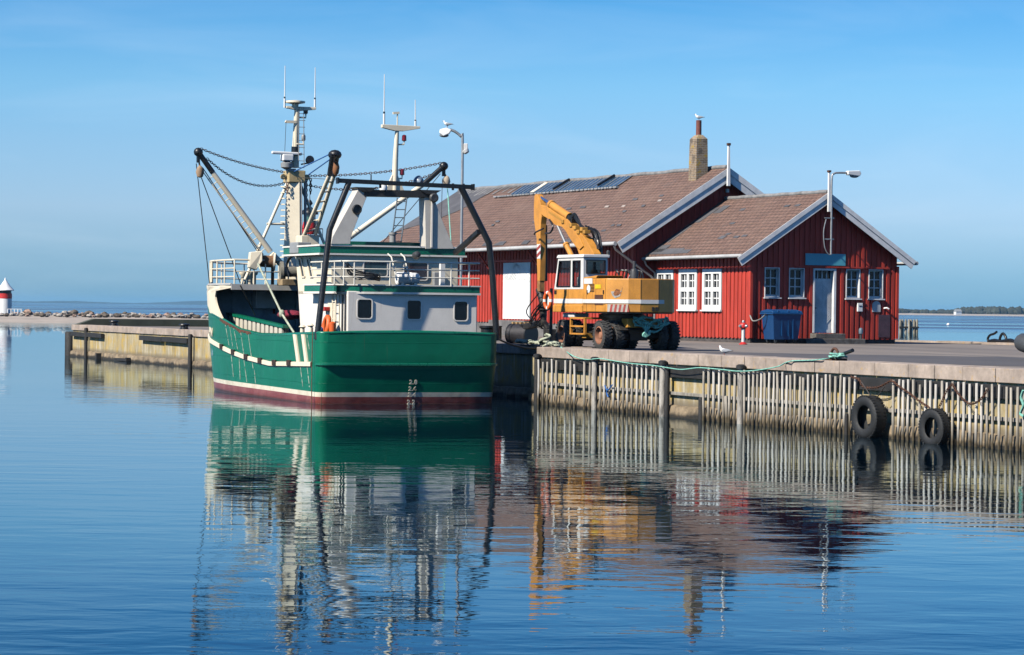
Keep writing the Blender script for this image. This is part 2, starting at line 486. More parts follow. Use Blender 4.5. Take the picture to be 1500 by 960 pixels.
for k in range(5):
    mb = MB(); mb.box(-1.1 + k * .53 - .07, -1.1 + k * .53 + .07, -.06, .06, -.3, .72); obj('post', mb, DULLWHITE, t)
mb = MB(); mb.box(-1.15, 1.1, -.05, .05, .66, .74); obj('rail', mb, DULLWHITE, t)

# small white buoy far out and a cluster of mooring piles in the outer basin
q = onz(1389, 476.5, 0)
mb = MB(); mb.lathe([(0, -.3), (.35, -.1), (.42, .15), (.3, .42), (0, .55)], o=(q.x, q.y, 0), n=12)
solo('mooring_buoy', mb, WHITE, 'tiny white buoy floating on the sea at the right', 'buoy', smooth=50)
q = onz(1330.5, 488, 0); r3 = random.Random(9)
t = thing('mooring_dolphin', 'cluster of weathered timber piles standing in the outer basin', 'mooring piles', (q.x, q.y, 0), R(10))
PILE = M('pale_pile_timber', (.33, .30, .23), .9, var=.3, scale=1.2, streak=((.07, .065, .05), .5), bump=.02, bscale=6)
for k in range(7):
    mb = MB(); x = -1.25 + k * .42
    mb.lathe([(.21, -1.5), (.20, 1.7 + r3.uniform(-.15, .2)), (.10, 2.0)], o=(x, r3.uniform(-.25, .25), 0), n=10); obj('pile', mb, PILE, t, 40)
mb = MB(); mb.box(-1.45, 1.5, -.34, -.24, .7, .95); obj('wale', mb, DARKTIMBER, t)

# thin sea air: an even closed volume round the whole scene
hz = bpy.data.materials.new('sea_haze'); hz.use_nodes = True
nt = hz.node_tree; nt.nodes.remove(nt.nodes['Principled BSDF'])
pv = nt.nodes.new('ShaderNodeVolumePrincipled'); pv.inputs['Density'].default_value = .000045; pv.inputs['Color'].default_value = (.30, .66, 1.0, 1); pv.inputs['Anisotropy'].default_value = 0
nt.links.new(pv.outputs[0], nt.nodes['Material Output'].inputs['Volume'])
mb = MB(); mb.box(-15000, 15000, -400, 17500, -2, 34)
HAZE = tag(obj('haze', mb, hz), 'thin blue sea haze over the water', 'haze', kind='stuff')
# ------------------------------------------------------------------ the pier
Q = Frame((.56, 85.17, 0), .3728, -.9279)      # along the quay face towards the viewer; ey points inland
QZ, GZ = 1.76, 1.70                            # coping top, asphalt
REC = 1.58                                     # the berth behind the boat is set back

GRANITE = M('pink_granite', (.46, .375, .31), .8, var=.28, scale=1.6, stain=((.46, .27, .05), .4, 4.2), streak=((.30, .24, .18), .22), bump=.004, bscale=40)
CONC = M('lichened_concrete', (.44, .37, .22), .9, var=.25, scale=.9, stain=((.44, .29, .05), .75, 1.3), streak=((.56, .52, .43), .55), bump=.012, bscale=9)
WETCONC = M('wet_weedy_concrete', (.33, .25, .155), .75, var=.4, scale=2.2, stain=((.40, .35, .25), .35, 3), bump=.03, bscale=6)
# asphalt with worn bands that run along the quay
am = M('worn_asphalt', (.235, .20, .17), .88, var=.25, scale=.33, col2=(.145, .125, .112), stain=((.06, .06, .064), .5, .8), vec=(.14, 1.0, 1), bump=.006, bscale=55)

mb = MB()
mb.box(-71.0, 45, 1.0 + 1.0, 27.4, -1.2, GZ)
mb.box(.66, 45, .45, 2.3, -1.2, GZ)
ground = struct('quay_ground', mb, am)
ground.location = Q.o; ground.rotation_euler = (0, 0, Q.rot)

# a darker strip runs along the quay behind the coping
mb = MB(); rr = random.Random(33)
up_ = [(4.5, 4.2), (6.0, 5.4), (7.5, 6.9), (9.0, 8.6), (10.5, 10.3), (12.5, 11.5), (15, 12.4), (18, 12.9), (22, 13.2), (27, 13.4), (45, 13.6)]
lo_ = [(4.5, 1.15), (6.0, 1.1), (8, 1.15), (11, 1.1), (14, 1.15), (17, 1.2), (19.5, 1.6), (21.5, 3.2), (23.5, 4.8), (28, 6.4), (45, 7.5)]
rows = [[], [], []]
for i in range(60):
    x = 4.5 + 40.4 * i / 59
    a = lerp(lo_, x) + rr.uniform(-.08, .08); b = lerp(up_, x) + rr.uniform(-.25, .25)
    rows[0].append((x, a, GZ + .004)); rows[1].append((x, (a + b) / 2, GZ + .004)); rows[2].append((x, b, GZ + .004))
mb.grid(rows); lane = struct('road', mb, M('dark_quay_strip', (.072, .07, .074), .85, var=.35, scale=.4, col2=(.11, .10, .098), vec=(.14, 1, 1), bump=.005, bscale=50))
lane.location = Q.o; lane.rotation_euler = (0, 0, Q.rot)

wall = thing('quay_wall', 'long stone and concrete quay wall lined with vertical timber fenders', 'quay wall', Q.o, Q.rot)
mb = MB()
mb.m = 0
mb.box(0.0, 45, .06, .7, -1.4, 1.46)
mb.box(-71.0, .3, REC + .06, REC + .6, -1.4, 1.46)
mb.box(0, .4, .5, REC + .3, -1.4, 1.455)
mb.box(-71.0, -70.6, REC + .3, 27.9, -1.4, 1.46)
mb.box(-70.6, 45, 27.4, 27.9, -1.4, 1.46)
mb.m = 1                                       # the stepped, weedy foot of the wall
def foot(x0, x1, y, z1):
    n = max(2, int((x1 - x0) / .55)); rr = random.Random(int(x0 * 7 + 900))
    rows = [[], [], [], []]
    for i in range(n + 1):
        x = x0 + (x1 - x0) * i / n
        a = rr.uniform(-.05, .05); b = rr.uniform(-.035, .035)
        rows[0].append((x, y + .07, z1 + .05 + b)); rows[1].append((x, y - .10 + a * .4, z1 + b)); rows[2].append((x, y - .14 + a, .10 + b)); rows[3].append((x, y - .10 + a * .5, -1.2))
    mb.grid(rows)
foot(.02, 45, .06, .30); foot(-71.0, 0, REC + .06, .30)
obj('wall_face', mb, [CONC, WETCONC], wall)
# granite coping, stone by stone
mb = MB(); rr = random.Random(21)
def coping(x0, x1, y0, y1):
    x = x0
    while x < x1 - .2:
        l = min(rr.uniform(1.1, 1.75), x1 - x)
        o = rr.uniform(-.008, .008); u = rr.uniform(-.006, .006)
        mb.box(x + .013, x + l - .013, y0 + o, y1, 1.45, QZ + u); x += l
coping(.62, 45, -.02, .95)
coping(-71.0, -.05, REC - .02, REC + .9)
mb.prism([(-.04, .58, 1.45), (.61, -.02, 1.45), (.61, .95, 1.45), (-.04, .95, 1.45)], (0, 0, QZ - 1.45))
mb.box(-.04, .6, .955, 2.6, 1.45, QZ - .004)
x = -70.9
while x < 45:
    l = rr.uniform(1.2, 1.8); mb.box(x + .006, x + l - .006, 27.2, 28.0, 1.42, QZ + .02 + rr.uniform(-.02, .02)); x += l
obj('coping', mb, GRANITE, wall, bevel=.012)
# low end parapet of the pier
PARA = M('dark_green_parapet', (.075, .085, .06), .95, var=.3, scale=1, bump=.01)  # dark green base tone over the whole parapet
mb = MB(); mb.box(-70.98, -70.2, REC + 1.1, 27, GZ, 2.09); mb.prism([(-70.98, REC + .1, GZ), (-70.2, REC + .1, GZ), (-70.2, REC + 1.1, GZ), (-70.98, REC + 1.1, GZ)], (0, 0, .07))
mb.prism([(-70.98, REC + .12, QZ), (-70.98, REC + 1.1, QZ), (-70.98, REC + 1.1, 2.09)], (.78, 0, 0))
obj('parapet', mb, PARA, wall)
# rails and wales behind the poles
def slab(name, x0, x1, y0, y1, z0, z1, m, jit=0):
    b = MB(); b.bar((x0, (y0 + y1) / 2, (z0 + z1) / 2 + jit), (x1, (y0 + y1) / 2, (z0 + z1) / 2 - jit), y1 - y0, z1 - z0); return obj(name, b, m, wall, bevel=.01)
for x0, x1 in ((1.0, 5.3), (5.55, 9.9), (10.3, 14.75), (15.1, 21.05), (21.1, 22.7), (22.75, 30.5), (30.6, 40)):
    slab('wale', x0, x1, -.075, .03, 1.10, 1.40, DARKTIMBER, .006)
for x0, x1 in ((1.0, 5.3), (5.5, 10.0), (10.2, 14.9), (15.0, 22.7), (22.75, 32)):
    slab('rail', x0, x1, -.05, .03, .61, .70, TIMBER, .005)
for x0, x1 in ((-70.7, -67.2), (-66.8, -63.4), (-55.2, -50.9), (-50.8, -46.1)):
    slab('wale', x0, x1, REC - .16, REC + .02, 1.12, 1.36, DARKTIMBER, .012)
mb = MB(); mb.box(-59.6, -57, REC - .35, REC - .02, .02, .14); mb.box(-57.5, -57.2, REC - .3, REC, -.3, .2); obj('ledge', mb, DARKTIMBER, wall)
mb = MB(); mb.box(-64, -63.75, REC - .3, REC, -.5, .3); obj('stub_pile', mb, DARKTIMBER, wall)
rr = random.Random(4)
def pole(x, y=-.16, r=.062, z1=1.41, lean=0, m=TIMBER, name='fender_pole', rough=1):
    mb = MB(); pts = []
    for i in range(6):
        z = -.7 + (z1 + .7) * i / 5
        pts.append((x + lean * (i / 5) + rr.uniform(-.008, .008) * rough, y + rr.uniform(-.006, .006) * rough, z))
    mb.tube(pts, [r * rr.uniform(.93, 1.07) for _ in pts], 7)
    return obj(name, mb, m, wall, 50)
POLES = [M('bleached_fender_pole', (.72, .68, .61), .85, var=.22, scale=2.5, vec=(4, 4, .5), streak=((.20, .17, .13), .25), bump=.004, bscale=16),
         M('worn_fender_pole', (.54, .49, .41), .85, var=.26, scale=2.5, vec=(4, 4, .5), streak=((.14, .11, .08), .3), bump=.004, bscale=16)]
WETPOLE = POLES
# wet lower ends: darken below the tide line by real algae colour in the pole material
for pmx in POLES + [CONC, WETCONC]:
    nt = pmx.node_tree; N = nt.nodes; L = nt.links; bs = N['Principled BSDF']
    src = bs.inputs['Base Color'].links[0].from_socket
    tcn = N.new('ShaderNodeTexCoord'); s3 = N.new('ShaderNodeSeparateXYZ'); L.new(tcn.outputs['Object'], s3.inputs[0])
    nn = N.new('ShaderNodeTexNoise'); nn.inputs['Scale'].default_value = 1.1; nn.inputs['Detail'].default_value = 5; L.new(tcn.outputs['Object'], nn.inputs['Vector'])
    ma = N.new('ShaderNodeMath'); ma.operation = 'MULTIPLY_ADD'; ma.inputs[1].default_value = -.35; L.new(nn.outputs['Fac'], ma.inputs[0]); L.new(s3.outputs['Z'], ma.inputs[2])
    mr = N.new('ShaderNodeMapRange'); mr.inputs[1].default_value, mr.inputs[2].default_value = (-.01, -.12) if pmx is WETCONC else (.36, -.06); L.new(ma.outputs[0], mr.inputs[0])
    mx = N.new('ShaderNodeMix'); mx.data_type = 'RGBA'; L.new(mr.outputs[0], mx.inputs[0]); L.new(src, mx.inputs[6]); mx.inputs[7].default_value = (.022, .018, .012, 1) if pmx is WETCONC else (.075, .058, .032, 1)
    out_ = mx.outputs[2]
    if pmx is CONC:                              # old tide line and dark drips on the concrete
        m9 = N.new('ShaderNodeMapping'); m9.inputs['Scale'].default_value = (1.6, 1.6, .28); L.new(tcn.outputs['Object'], m9.inputs[0])
        n9 = N.new('ShaderNodeTexNoise'); n9.inputs['Scale'].default_value = 1.4; n9.inputs['Detail'].default_value = 8; n9.inputs['Roughness'].default_value = .7; L.new(m9.outputs[0], n9.inputs['Vector'])
        r9 = N.new('ShaderNodeMapRange'); r9.inputs[1].default_value = .52; r9.inputs[2].default_value = .70; r9.inputs[4].default_value = .75; L.new(n9.outputs['Fac'], r9.inputs[0])
        x9 = N.new('ShaderNodeMix'); x9.data_type = 'RGBA'; L.new(r9.outputs[0], x9.inputs[0]); L.new(out_, x9.inputs[6]); x9.inputs[7].default_value = (.20, .165, .10, 1); out_ = x9.outputs[2]
        mA = N.new('ShaderNodeMath'); mA.operation = 'MULTIPLY_ADD'; mA.inputs[1].default_value = .22; L.new(n9.outputs['Fac'], mA.inputs[0]); L.new(s3.outputs['Z'], mA.inputs[2])
        rA = N.new('ShaderNodeMapRange'); rA.inputs[1].default_value = .66; rA.inputs[2].default_value = .46; rA.inputs[4].default_value = .8; L.new(mA.outputs[0], rA.inputs[0])
        xA = N.new('ShaderNodeMix'); xA.data_type = 'RGBA'; L.new(rA.outputs[0], xA.inputs[0]); L.new(out_, xA.inputs[6]); xA.inputs[7].default_value = (.16, .13, .09, 1); out_ = xA.outputs[2]
    L.new(out_, bs.inputs['Base Color'])
def run(x0, x1, step, skip=()):
    n = int(round((x1 - x0) / step))
    for i in range(n + 1):
        if i in skip: continue
        pole(x0 + (x1 - x0) * i / n + rr.uniform(-.02, .02), z1=1.41 + rr.choice((rr.uniform(-.03, .02), rr.uniform(-.12, .02))), r=rr.uniform(.028, .036) * (1.12 if step > .29 else 1), m=rr.choice(POLES), lean=rr.choice((rr.uniform(-.02, .02), rr.uniform(-.02, .02), rr.uniform(-.06, .06))))
run(1.15, 5.05, .34, skip=(5, 9)); run(5.85, 9.75, .335); run(12.75, 14.6, .30); run(15.2, 21.0, .228); run(22.85, 30.2, .243)
pole(14.25, lean=-.16, z1=.7, r=.045, m=POLES[1])
def post(x, y, r, z0, z1, m):
    mb = MB(); mb.lathe([(r, z0), (r * 1.02, z1 - .06), (r * .8, z1)], o=(x, y, 0), n=12); return obj('post', mb, m, wall, 50)
for x in (.98, 5.42, 10.12, 14.93):
    post(x, -.15, .088, -1, 1.48, DARKTIMBER if x in (.98,) else M('split_grey_post', (.46, .43, .38), .9, var=.35, scale=4, vec=(3, 3, .6), stain=((.03, .03, .03), .6, 2.5), bump=.02, bscale=9))
    mb = MB(); mb.lathe([(.13, 1.44), (.125, 1.53), (.07, 1.56)], o=(x, -.15, 0), n=12); obj('post_cap', mb, RUBBER, wall, 50)
post(12.62, -.17, .075, -1, .62, DARKTIMBER); post(10.42, -.15, .07, -1, 1.40, DARKTIMBER); post(20.9, -.3, .05, -.7, .52, DARKTIMBER)
post(-71.55, REC + .02, .27, -1.2, 1.36, DARKTIMBER); post(-67.0, REC - .12, .095, -1.2, 1.62, DARKTIMBER); post(-45.5, REC - .14, .10, -1.2, 1.56, DARKTIMBER)

# bollards on the far part of the pier
for px, py, lab in ((167, 475.3, 'rusty mooring bollard nearest the end parapet of the pier'), (270, 481, 'rusty mooring bollard on the pier just behind the green bow')):
    p = onz(px, py + 1.5, QZ)
    t = thing('bollard', lab, 'bollard', (p.x, p.y, GZ), Q.rot)
    mb = MB(); mb.lathe([(.30, 0), (.28, .05), (.2, .08), (.18, .2), (.27, .26), (.25, .31), (0, .34)], n=14); obj('bollard_body', mb, BLACK, t, 40)
    mb = MB(); mb.tube([(-.42, 0, .16), (.42, 0, .16)], .05, 8); obj('cross_bar', mb, BLACK, t, 40)
p = Q.at(1225, 526, y=.42)
t = thing('mooring_ring', 'rusty iron mooring ring and bar with green rope made fast', 'mooring ring', Q.w(p.x, .42, QZ), Q.rot)
mb = MB(); mb.box(-.28, .28, -.16, .16, 0, .05); obj('base_plate', mb, RUSTY, t, bevel=.01)
mb = MB(); mb.tube([(-.05 + .17 * math.cos(a * .449), -.02, .14 + .15 * math.sin(a * .449)) for a in range(14)], .034, 8, closed=True); obj('ring', mb, RUSTY, t, 50)
mb = MB(); mb.tube([(.05, 0, .12), (.45, .05, .2), (.72, .06, .26)], [.035, .045, .05], 8); obj('bar', mb, BLACK, t, 50)
RING = Q.w(p.x, .42, QZ)
# teal rope from the ring, over the coping and along the fender poles
pts = []
path = [(1217, 525.2), (1205, 526.5), (1193, 527.8), (1178, 528.3), (1162.7, 528.8)]
for x, y in path: pts.append(Q.w(*Q.at(x, y, y=.22 if x > 1210 else -.06)))
for x, y in [(1156, 530)] : pts.append(Q.w(*Q.at(x, y, y=-.1)))
for x, y in [(1150, 532), (1140, 537), (1120, 541), (1100, 543.5), (1080, 544), (1060.7, 542), (1040, 540), (1023, 539), (1010, 540.5), (996, 541.5), (978, 539), (956, 535.5), (927, 533), (900, 529), (879, 525.5), (863, 527), (852, 525.8), (842, 522.7), (835, 519)]:
    pts.append(Q.w(*Q.at(x, y, y=-.26 if 800 < x < 1145 else -.05)))
for x, y in [(829, 514.6), (824, 510.5), (821, 508.5)]: pts.append(Q.w(*Q.at(x, y, y=.06)))
sm = []
for i in range(len(pts) - 1):
    a = pts[max(i - 1, 0)]; b = pts[i]; c = pts[i + 1]; d = pts[min(i + 2, len(pts) - 1)]
    for k in range(4):
        u = k / 4
        sm.append(.5 * ((2 * b) + (c - a) * u + (2 * a - 5 * b + 4 * c - d) * u * u + (3 * b - a - 3 * c + d) * u ** 3))
mb = MB(); mb.tube(sm, .016, 7)
rr = random.Random(2)
for k in range(3):
    lp = []
    for i in range(22):
        a = i * .62 + k * 2; rad = .13 + .06 * math.sin(i * 1.7 + k)
        lp.append(RING + Q.ex * (.12 + k * .13 + rad * math.cos(a)) + Q.ey * (rad * math.sin(a) - .1) + Vector((0, 0, .05 + .07 * k % .11 + .05 * abs(math.sin(i * .9 + k)))))
    mb.tube(lp, .024, 6)
solo('mooring_rope', mb, TEAL, 'long teal rope running from the iron ring along the coping and fender poles', 'rope', smooth=60)

# heap of pale rope on the quay corner and the dark stern line
mb = MB(); rr = random.Random(8)
base = Q.at(795, 515, y=.5)
for k in range(9):
    lp = []
    for i in range(30):
        u = i / 29
        px = 757 + 62 * u; py = 514.5 - 4.5 * u * u
        c = Q.at(px, py, y=1.62 - 1.1 * u)
        lp.append(Q.w(c.x + rr.uniform(-.06, .06), c.y + .10 * math.sin(i * .7 + k * 1.3) + rr.uniform(-.05, .05), max(QZ + .02, c.z) + .03 + .05 * abs(math.sin(i * .5 + k)) + .018 * (k % 4)))
    mb.tube(lp, .034, 6)
for k in range(2):
    c = Q.w(-.75 + k * .1, .8, QZ - .03)
    mb.tube([c + Vector((.16 * math.cos(i * .6), .16 * math.sin(i * .6), .06 + .025 * i + .03 * k)) for i in range(14)], .04, 6)
mb.tube([Q.w(.2, .5, QZ + .08), Q.w(-.12, .42, QZ - .02), Q.w(-.3, .55, QZ - .16), Q.w(-.5, 1.0, QZ - .1), Q.w(-.8, REC, QZ + .06)], .036, 6)
solo('rope_heap', mb, PALEROPE, 'heap of pale frayed mooring rope on the quay corner behind the stern', 'rope', smooth=60)

# tyre fenders
def tyre(px, py, dia, wdt, yaw, lab):
    p = Q.at(px, py, y=-.36)
    t = thing('tyre_fender', lab, 'tyre', Q.w(p.x, -.36, p.z - dia / 2), Q.rot + yaw, 'old tyres hung on the quay wall as fenders')
    ro = dia / 2; ri = ro * .54; w = wdt / 2
    prof = [(ri, -w * .72), (ri + .02, -w * .86), (ro * .78, -w * 1.0), (ro * .93, -w * .86), (ro * .985, -w * .66), (ro, -w * .3), (ro, w * .3), (ro * .985, w * .66), (ro * .93, w * .86), (ro * .78, w), (ri + .02, w * .86), (ri, w * .72), (ri + .06, w * .6), (ro * .9, w * .5), (ro * .92, 0), (ro * .9, -w * .5), (ri + .06, -w * .6), (ri, -w * .72)]
    mb = MB(); mb.lathe(prof, o=(0, 0, ro), axis=(0, 1, 0), n=48, caps=False)
    obj('casing', mb, RUBBER, t, 40)
    mb = MB()
    for k in range(40):
        a = 2 * math.pi * k / 40
        for sgn in (-1, 1):
            c = Vector((math.cos(a) * ro * .985, sgn * w * .58, ro + math.sin(a) * ro * .985)); tx = Vector((-math.sin(a), 0, math.cos(a)))
            mb.bar(c - tx * .022, c + tx * .022, w * .5, .03, ref=(math.cos(a), 0, math.sin(a)))
    obj('tread', mb, RUBBER, t)
    return p
tyre(1272.5, 611.5, 1.03, .36, R(7), 'big smooth black tyre hanging in the gap of the fender poles')
tyre(1369, 627, .87, .27, R(9), 'smaller ribbed black tyre hanging against the fender poles')
def wallpath(l, y=-.26): return [Q.w(*Q.at(px, py, y=y)) for px, py in l]
def curve(pts, n=6):
    pts = [Vector(p) for p in pts]; sm = []
    for i in range(len(pts) - 1):
        a = pts[max(i - 1, 0)]; b = pts[i]; c = pts[i + 1]; d = pts[min(i + 2, len(pts) - 1)]
        for k in range(n):
            u = k / n
            sm.append(.5 * ((2 * b) + (c - a) * u + (2 * a - 5 * b + 4 * c - d) * u * u + (3 * b - a - 3 * c + d) * u ** 3))
    sm.append(pts[-1]); return sm
for l, lab in (([(1246, 552), (1258, 556), (1265, 567), (1284, 568), (1296, 563), (1306, 557)], 'rusty chain looped over the dark wale above the big tyre'),
               ([(1306, 557), (1318, 567), (1330, 575), (1350, 590), (1363, 598)], 'rusty chain slanting down from the wale to the smaller tyre'),
               ([(1395, 563), (1387, 572), (1380, 588), (1375, 598)], 'short rusty chain rising from the smaller tyre to the coping'),
               ([(1395, 563), (1403, 576), (1413, 587), (1423, 592), (1433, 588), (1441, 580), (1448, 568)], 'rusty chain hanging in a loop beside the smaller tyre')):
    mb = MB(); chain_mesh(mb, curve(wallpath(l)), .085, .010)
    solo('chain', mb, RUSTY, lab, 'chain', group='rusty chains on the quay wall')
mb = MB()
mb.tube(curve(wallpath([(1262, 560), (1270, 572), (1276, 582)], -.3)), .014, 6); mb.tube(curve(wallpath([(1296, 566), (1288, 578), (1282, 586)], -.3)), .014, 6)
solo('tyre_line', mb, WIRE, 'thin dark lines holding the big tyre to the wall', 'rope')
mb = MB(); mb.tube(curve(wallpath([(1499, 572), (1496, 583), (1499, 594), (1495, 606), (1500, 610)], -.27)), .03, 6)
solo('rope_end', mb, TEAL, 'frayed teal rope end hanging down the quay wall at the right edge', 'rope', smooth=60)
mb = MB(); mb.tube(curve(wallpath([(886, 565), (890, 572), (897, 564)], -.25)), .02, 6); mb.tube(curve(wallpath([(890, 570), (889, 576), (891, 582)], -.25)), .022, 6)
solo('rope_scrap', mb, BLUEROPE, 'scrap of blue rope knotted on a fender pole', 'rope', smooth=60)

# black mooring gear on the far edge of the pier and the bow of a grounded inflatable
p = Q.at(1455, 503, y=27.5)
mb = MB(); c = lambda x, z: Q.w(p.x + x, 27.5, QZ + z)
mb.tube(curve([c(-.35, 0), c(-.42, .18), c(-.25, .32), c(.05, .38), c(.25, .46)]), .05, 7)
mb.tube(curve([c(.45, -.02), c(.52, .24), c(.72, .40), c(.94, .25), c(1.0, -.02)]), .055, 7)
mb.tube(curve([c(-.3, .05), c(.1, .09), c(.6, .06), c(1.3, .12), c(1.7, .03)]), .09, 7)
solo('cable_coil', mb, BLACK, 'black cable lying in loops on the far edge of the pier', 'cable', smooth=60)
p = onz(1489, 527, GZ)
t = thing('inflatable_boat', 'bow of a grey inflatable dinghy standing on the quay at the right edge', 'dinghy', (p.x, p.y, GZ), math.atan2(Q.ex.y, Q.ex.x) + R(40))
INFL = M('grey_inflatable_hypalon', (.06, .065, .07), .55, var=.15)
mb = MB(); mb.tube(curve([(3.2, -.75, .34), (1.6, -.75, .34), (.7, -.62, .38), (.28, -.3, .46), (.22, 0, .5), (.28, .3, .46), (.7, .62, .38), (1.6, .75, .34), (3.2, .75, .34)]), .235, 14); obj('tube', mb, INFL, t, 60)
mb = MB(); mb.grid([[(.45, -.2, .34), (.45, .2, .34)], [(1, -.5, .2), (1, .5, .2)], [(3.1, -.6, .12), (3.1, .6, .12)]]); mb.box(3.0, 3.06, -.6, .6, .1, .62); obj('floor', mb, GREYPAINT, t)
mb = MB(); mb.grid([[(.42, -.42, .69), (.36, 0, .74), (.42, .42, .69)], [(1.0, -.5, .62), (.95, 0, .66), (1.0, .5, .62)]]); obj('bow_cover', mb, M('pale_blue_bow_cover', (.45, .58, .68), .5), t)
# ------------------------------------------------------------------ the red buildings
K = Frame(onz(1098, 502.7, GZ), -.41, .912)          # corner of the cottage; ex runs away along its long wall, -ey along the gable
KR = K.rot
REDW = M('red_painted_boards', (.54, .054, .032), .62, var=.24, scale=1.6, vec=(2.5, 2.5, .35), stain=((.48, .10, .075), .12, 3), streak=((.28, .03, .025), .25), bump=.002, bscale=25)
REDDOOR = REDW
PLINTH = M('dark_plinth_render', (.10, .085, .08), .9, var=.35, scale=3, stain=((.38, .07, .05), .22, 5), bump=.01)
GREYPL = M('grey_plinth_concrete', (.20, .19, .185), .9, var=.3, scale=2.5, streak=((.33, .32, .31), .3), bump=.01)
# slate-shaped fibre tiles: courses as bump and tone
rm = bpy.data.materials.new('brown_roof_tiles'); rm.use_nodes = True
nt = rm.node_tree; N = nt.nodes; L = nt.links; bs = N['Principled BSDF']; bs.inputs['Roughness'].default_value = .85
tcn = N.new('ShaderNodeTexCoord'); sx = N.new('ShaderNodeSeparateXYZ'); L.new(tcn.outputs['Object'], sx.inputs[0])
mz = N.new('ShaderNodeMath'); mz.operation = 'MULTIPLY'; mz.inputs[1].default_value = 1.88; L.new(sx.outputs['Z'], mz.inputs[0])
cb = N.new('ShaderNodeCombineXYZ'); L.new(sx.outputs['X'], cb.inputs[0]); L.new(mz.outputs[0], cb.inputs[1])
br = N.new('ShaderNodeTexBrick'); L.new(cb.outputs[0], br.inputs['Vector'])
br.inputs['Color1'].default_value = (.190, .112, .084, 1); br.inputs['Color2'].default_value = (.138, .080, .060, 1); br.inputs['Mortar'].default_value = (.070, .042, .034, 1)
br.inputs['Scale'].default_value = 1; br.inputs['Brick Width'].default_value = .34; br.inputs['Row Height'].default_value = .24; br.inputs['Mortar Size'].default_value = .026; br.inputs['Bias'].default_value = -.1
n1 = N.new('ShaderNodeTexNoise'); n1.inputs['Scale'].default_value = .55; n1.inputs['Detail'].default_value = 8; n1.inputs['Roughness'].default_value = .65; L.new(tcn.outputs['Object'], n1.inputs['Vector'])
n2 = N.new('ShaderNodeTexNoise'); n2.inputs['Scale'].default_value = 3.2; n2.inputs['Detail'].default_value = 6; n2.inputs['Roughness'].default_value = .7; L.new(tcn.outputs['Object'], n2.inputs['Vector'])
def mixc(fac, A, b, lo, hi, am=1):
    r = N.new('ShaderNodeMapRange'); r.inputs[1].default_value = lo; r.inputs[2].default_value = hi; r.inputs[4].default_value = am; L.new(fac, r.inputs[0])
    x = N.new('ShaderNodeMix'); x.data_type = 'RGBA'; L.new(r.outputs[0], x.inputs[0]); L.new(A, x.inputs[6]); x.inputs[7].default_value = (*b, 1); return x.outputs[2]
mst = N.new('ShaderNodeMapping'); mst.inputs['Scale'].default_value = (3.2, .35, 1); L.new(cb.outputs[0], mst.inputs[0])
ns = N.new('ShaderNodeTexNoise'); ns.inputs['Scale'].default_value = 1.1; ns.inputs['Detail'].default_value = 7; ns.inputs['Roughness'].default_value = .65; L.new(mst.outputs[0], ns.inputs['Vector'])
c = mixc(n1.outputs['Fac'], br.outputs['Color'], (.20, .130, .10), .5, .72, .6)
c = mixc(ns.outputs['Fac'], c, (.095, .068, .058), .52, .74, .75)
c = mixc(ns.outputs['Fac'], c, (.22, .15, .118), .44, .26, .5)
c = mixc(n2.outputs['Fac'], c, (.30, .19, .075), .62, .75, .5)
c = mixc(n1.outputs['Fac'], c, (.10, .08, .075), .40, .26, .8)
n3 = N.new('ShaderNodeTexNoise'); n3.inputs['Scale'].default_value = 9; n3.inputs['Detail'].default_value = 3; L.new(tcn.outputs['Object'], n3.inputs['Vector'])
c = mixc(n3.outputs['Fac'], c, (.32, .25, .21), .66, .74, .5)
# ochre lichen just under the skylight strip of the big roof, where the tiles stay damp
L.new(c, bs.inputs['Base Color'])
bpn = N.new('ShaderNodeBump'); bpn.inputs['Distance'].default_value = .05; L.new(br.outputs['Fac'], bpn.inputs['Height']); bpn.invert = True; L.new(bpn.outputs[0], bs.inputs['Normal'])
ROOF = rm
FELT = M('grey_roofing_felt', (.105, .105, .115), .8, var=.25, scale=1.2, stain=((.16, .15, .15), .25, 2))
RIDGE = M('grey_ridge_capping', (.27, .265, .26), .7, var=.3, scale=3, stain=((.40, .39, .37), .3, 2.5))

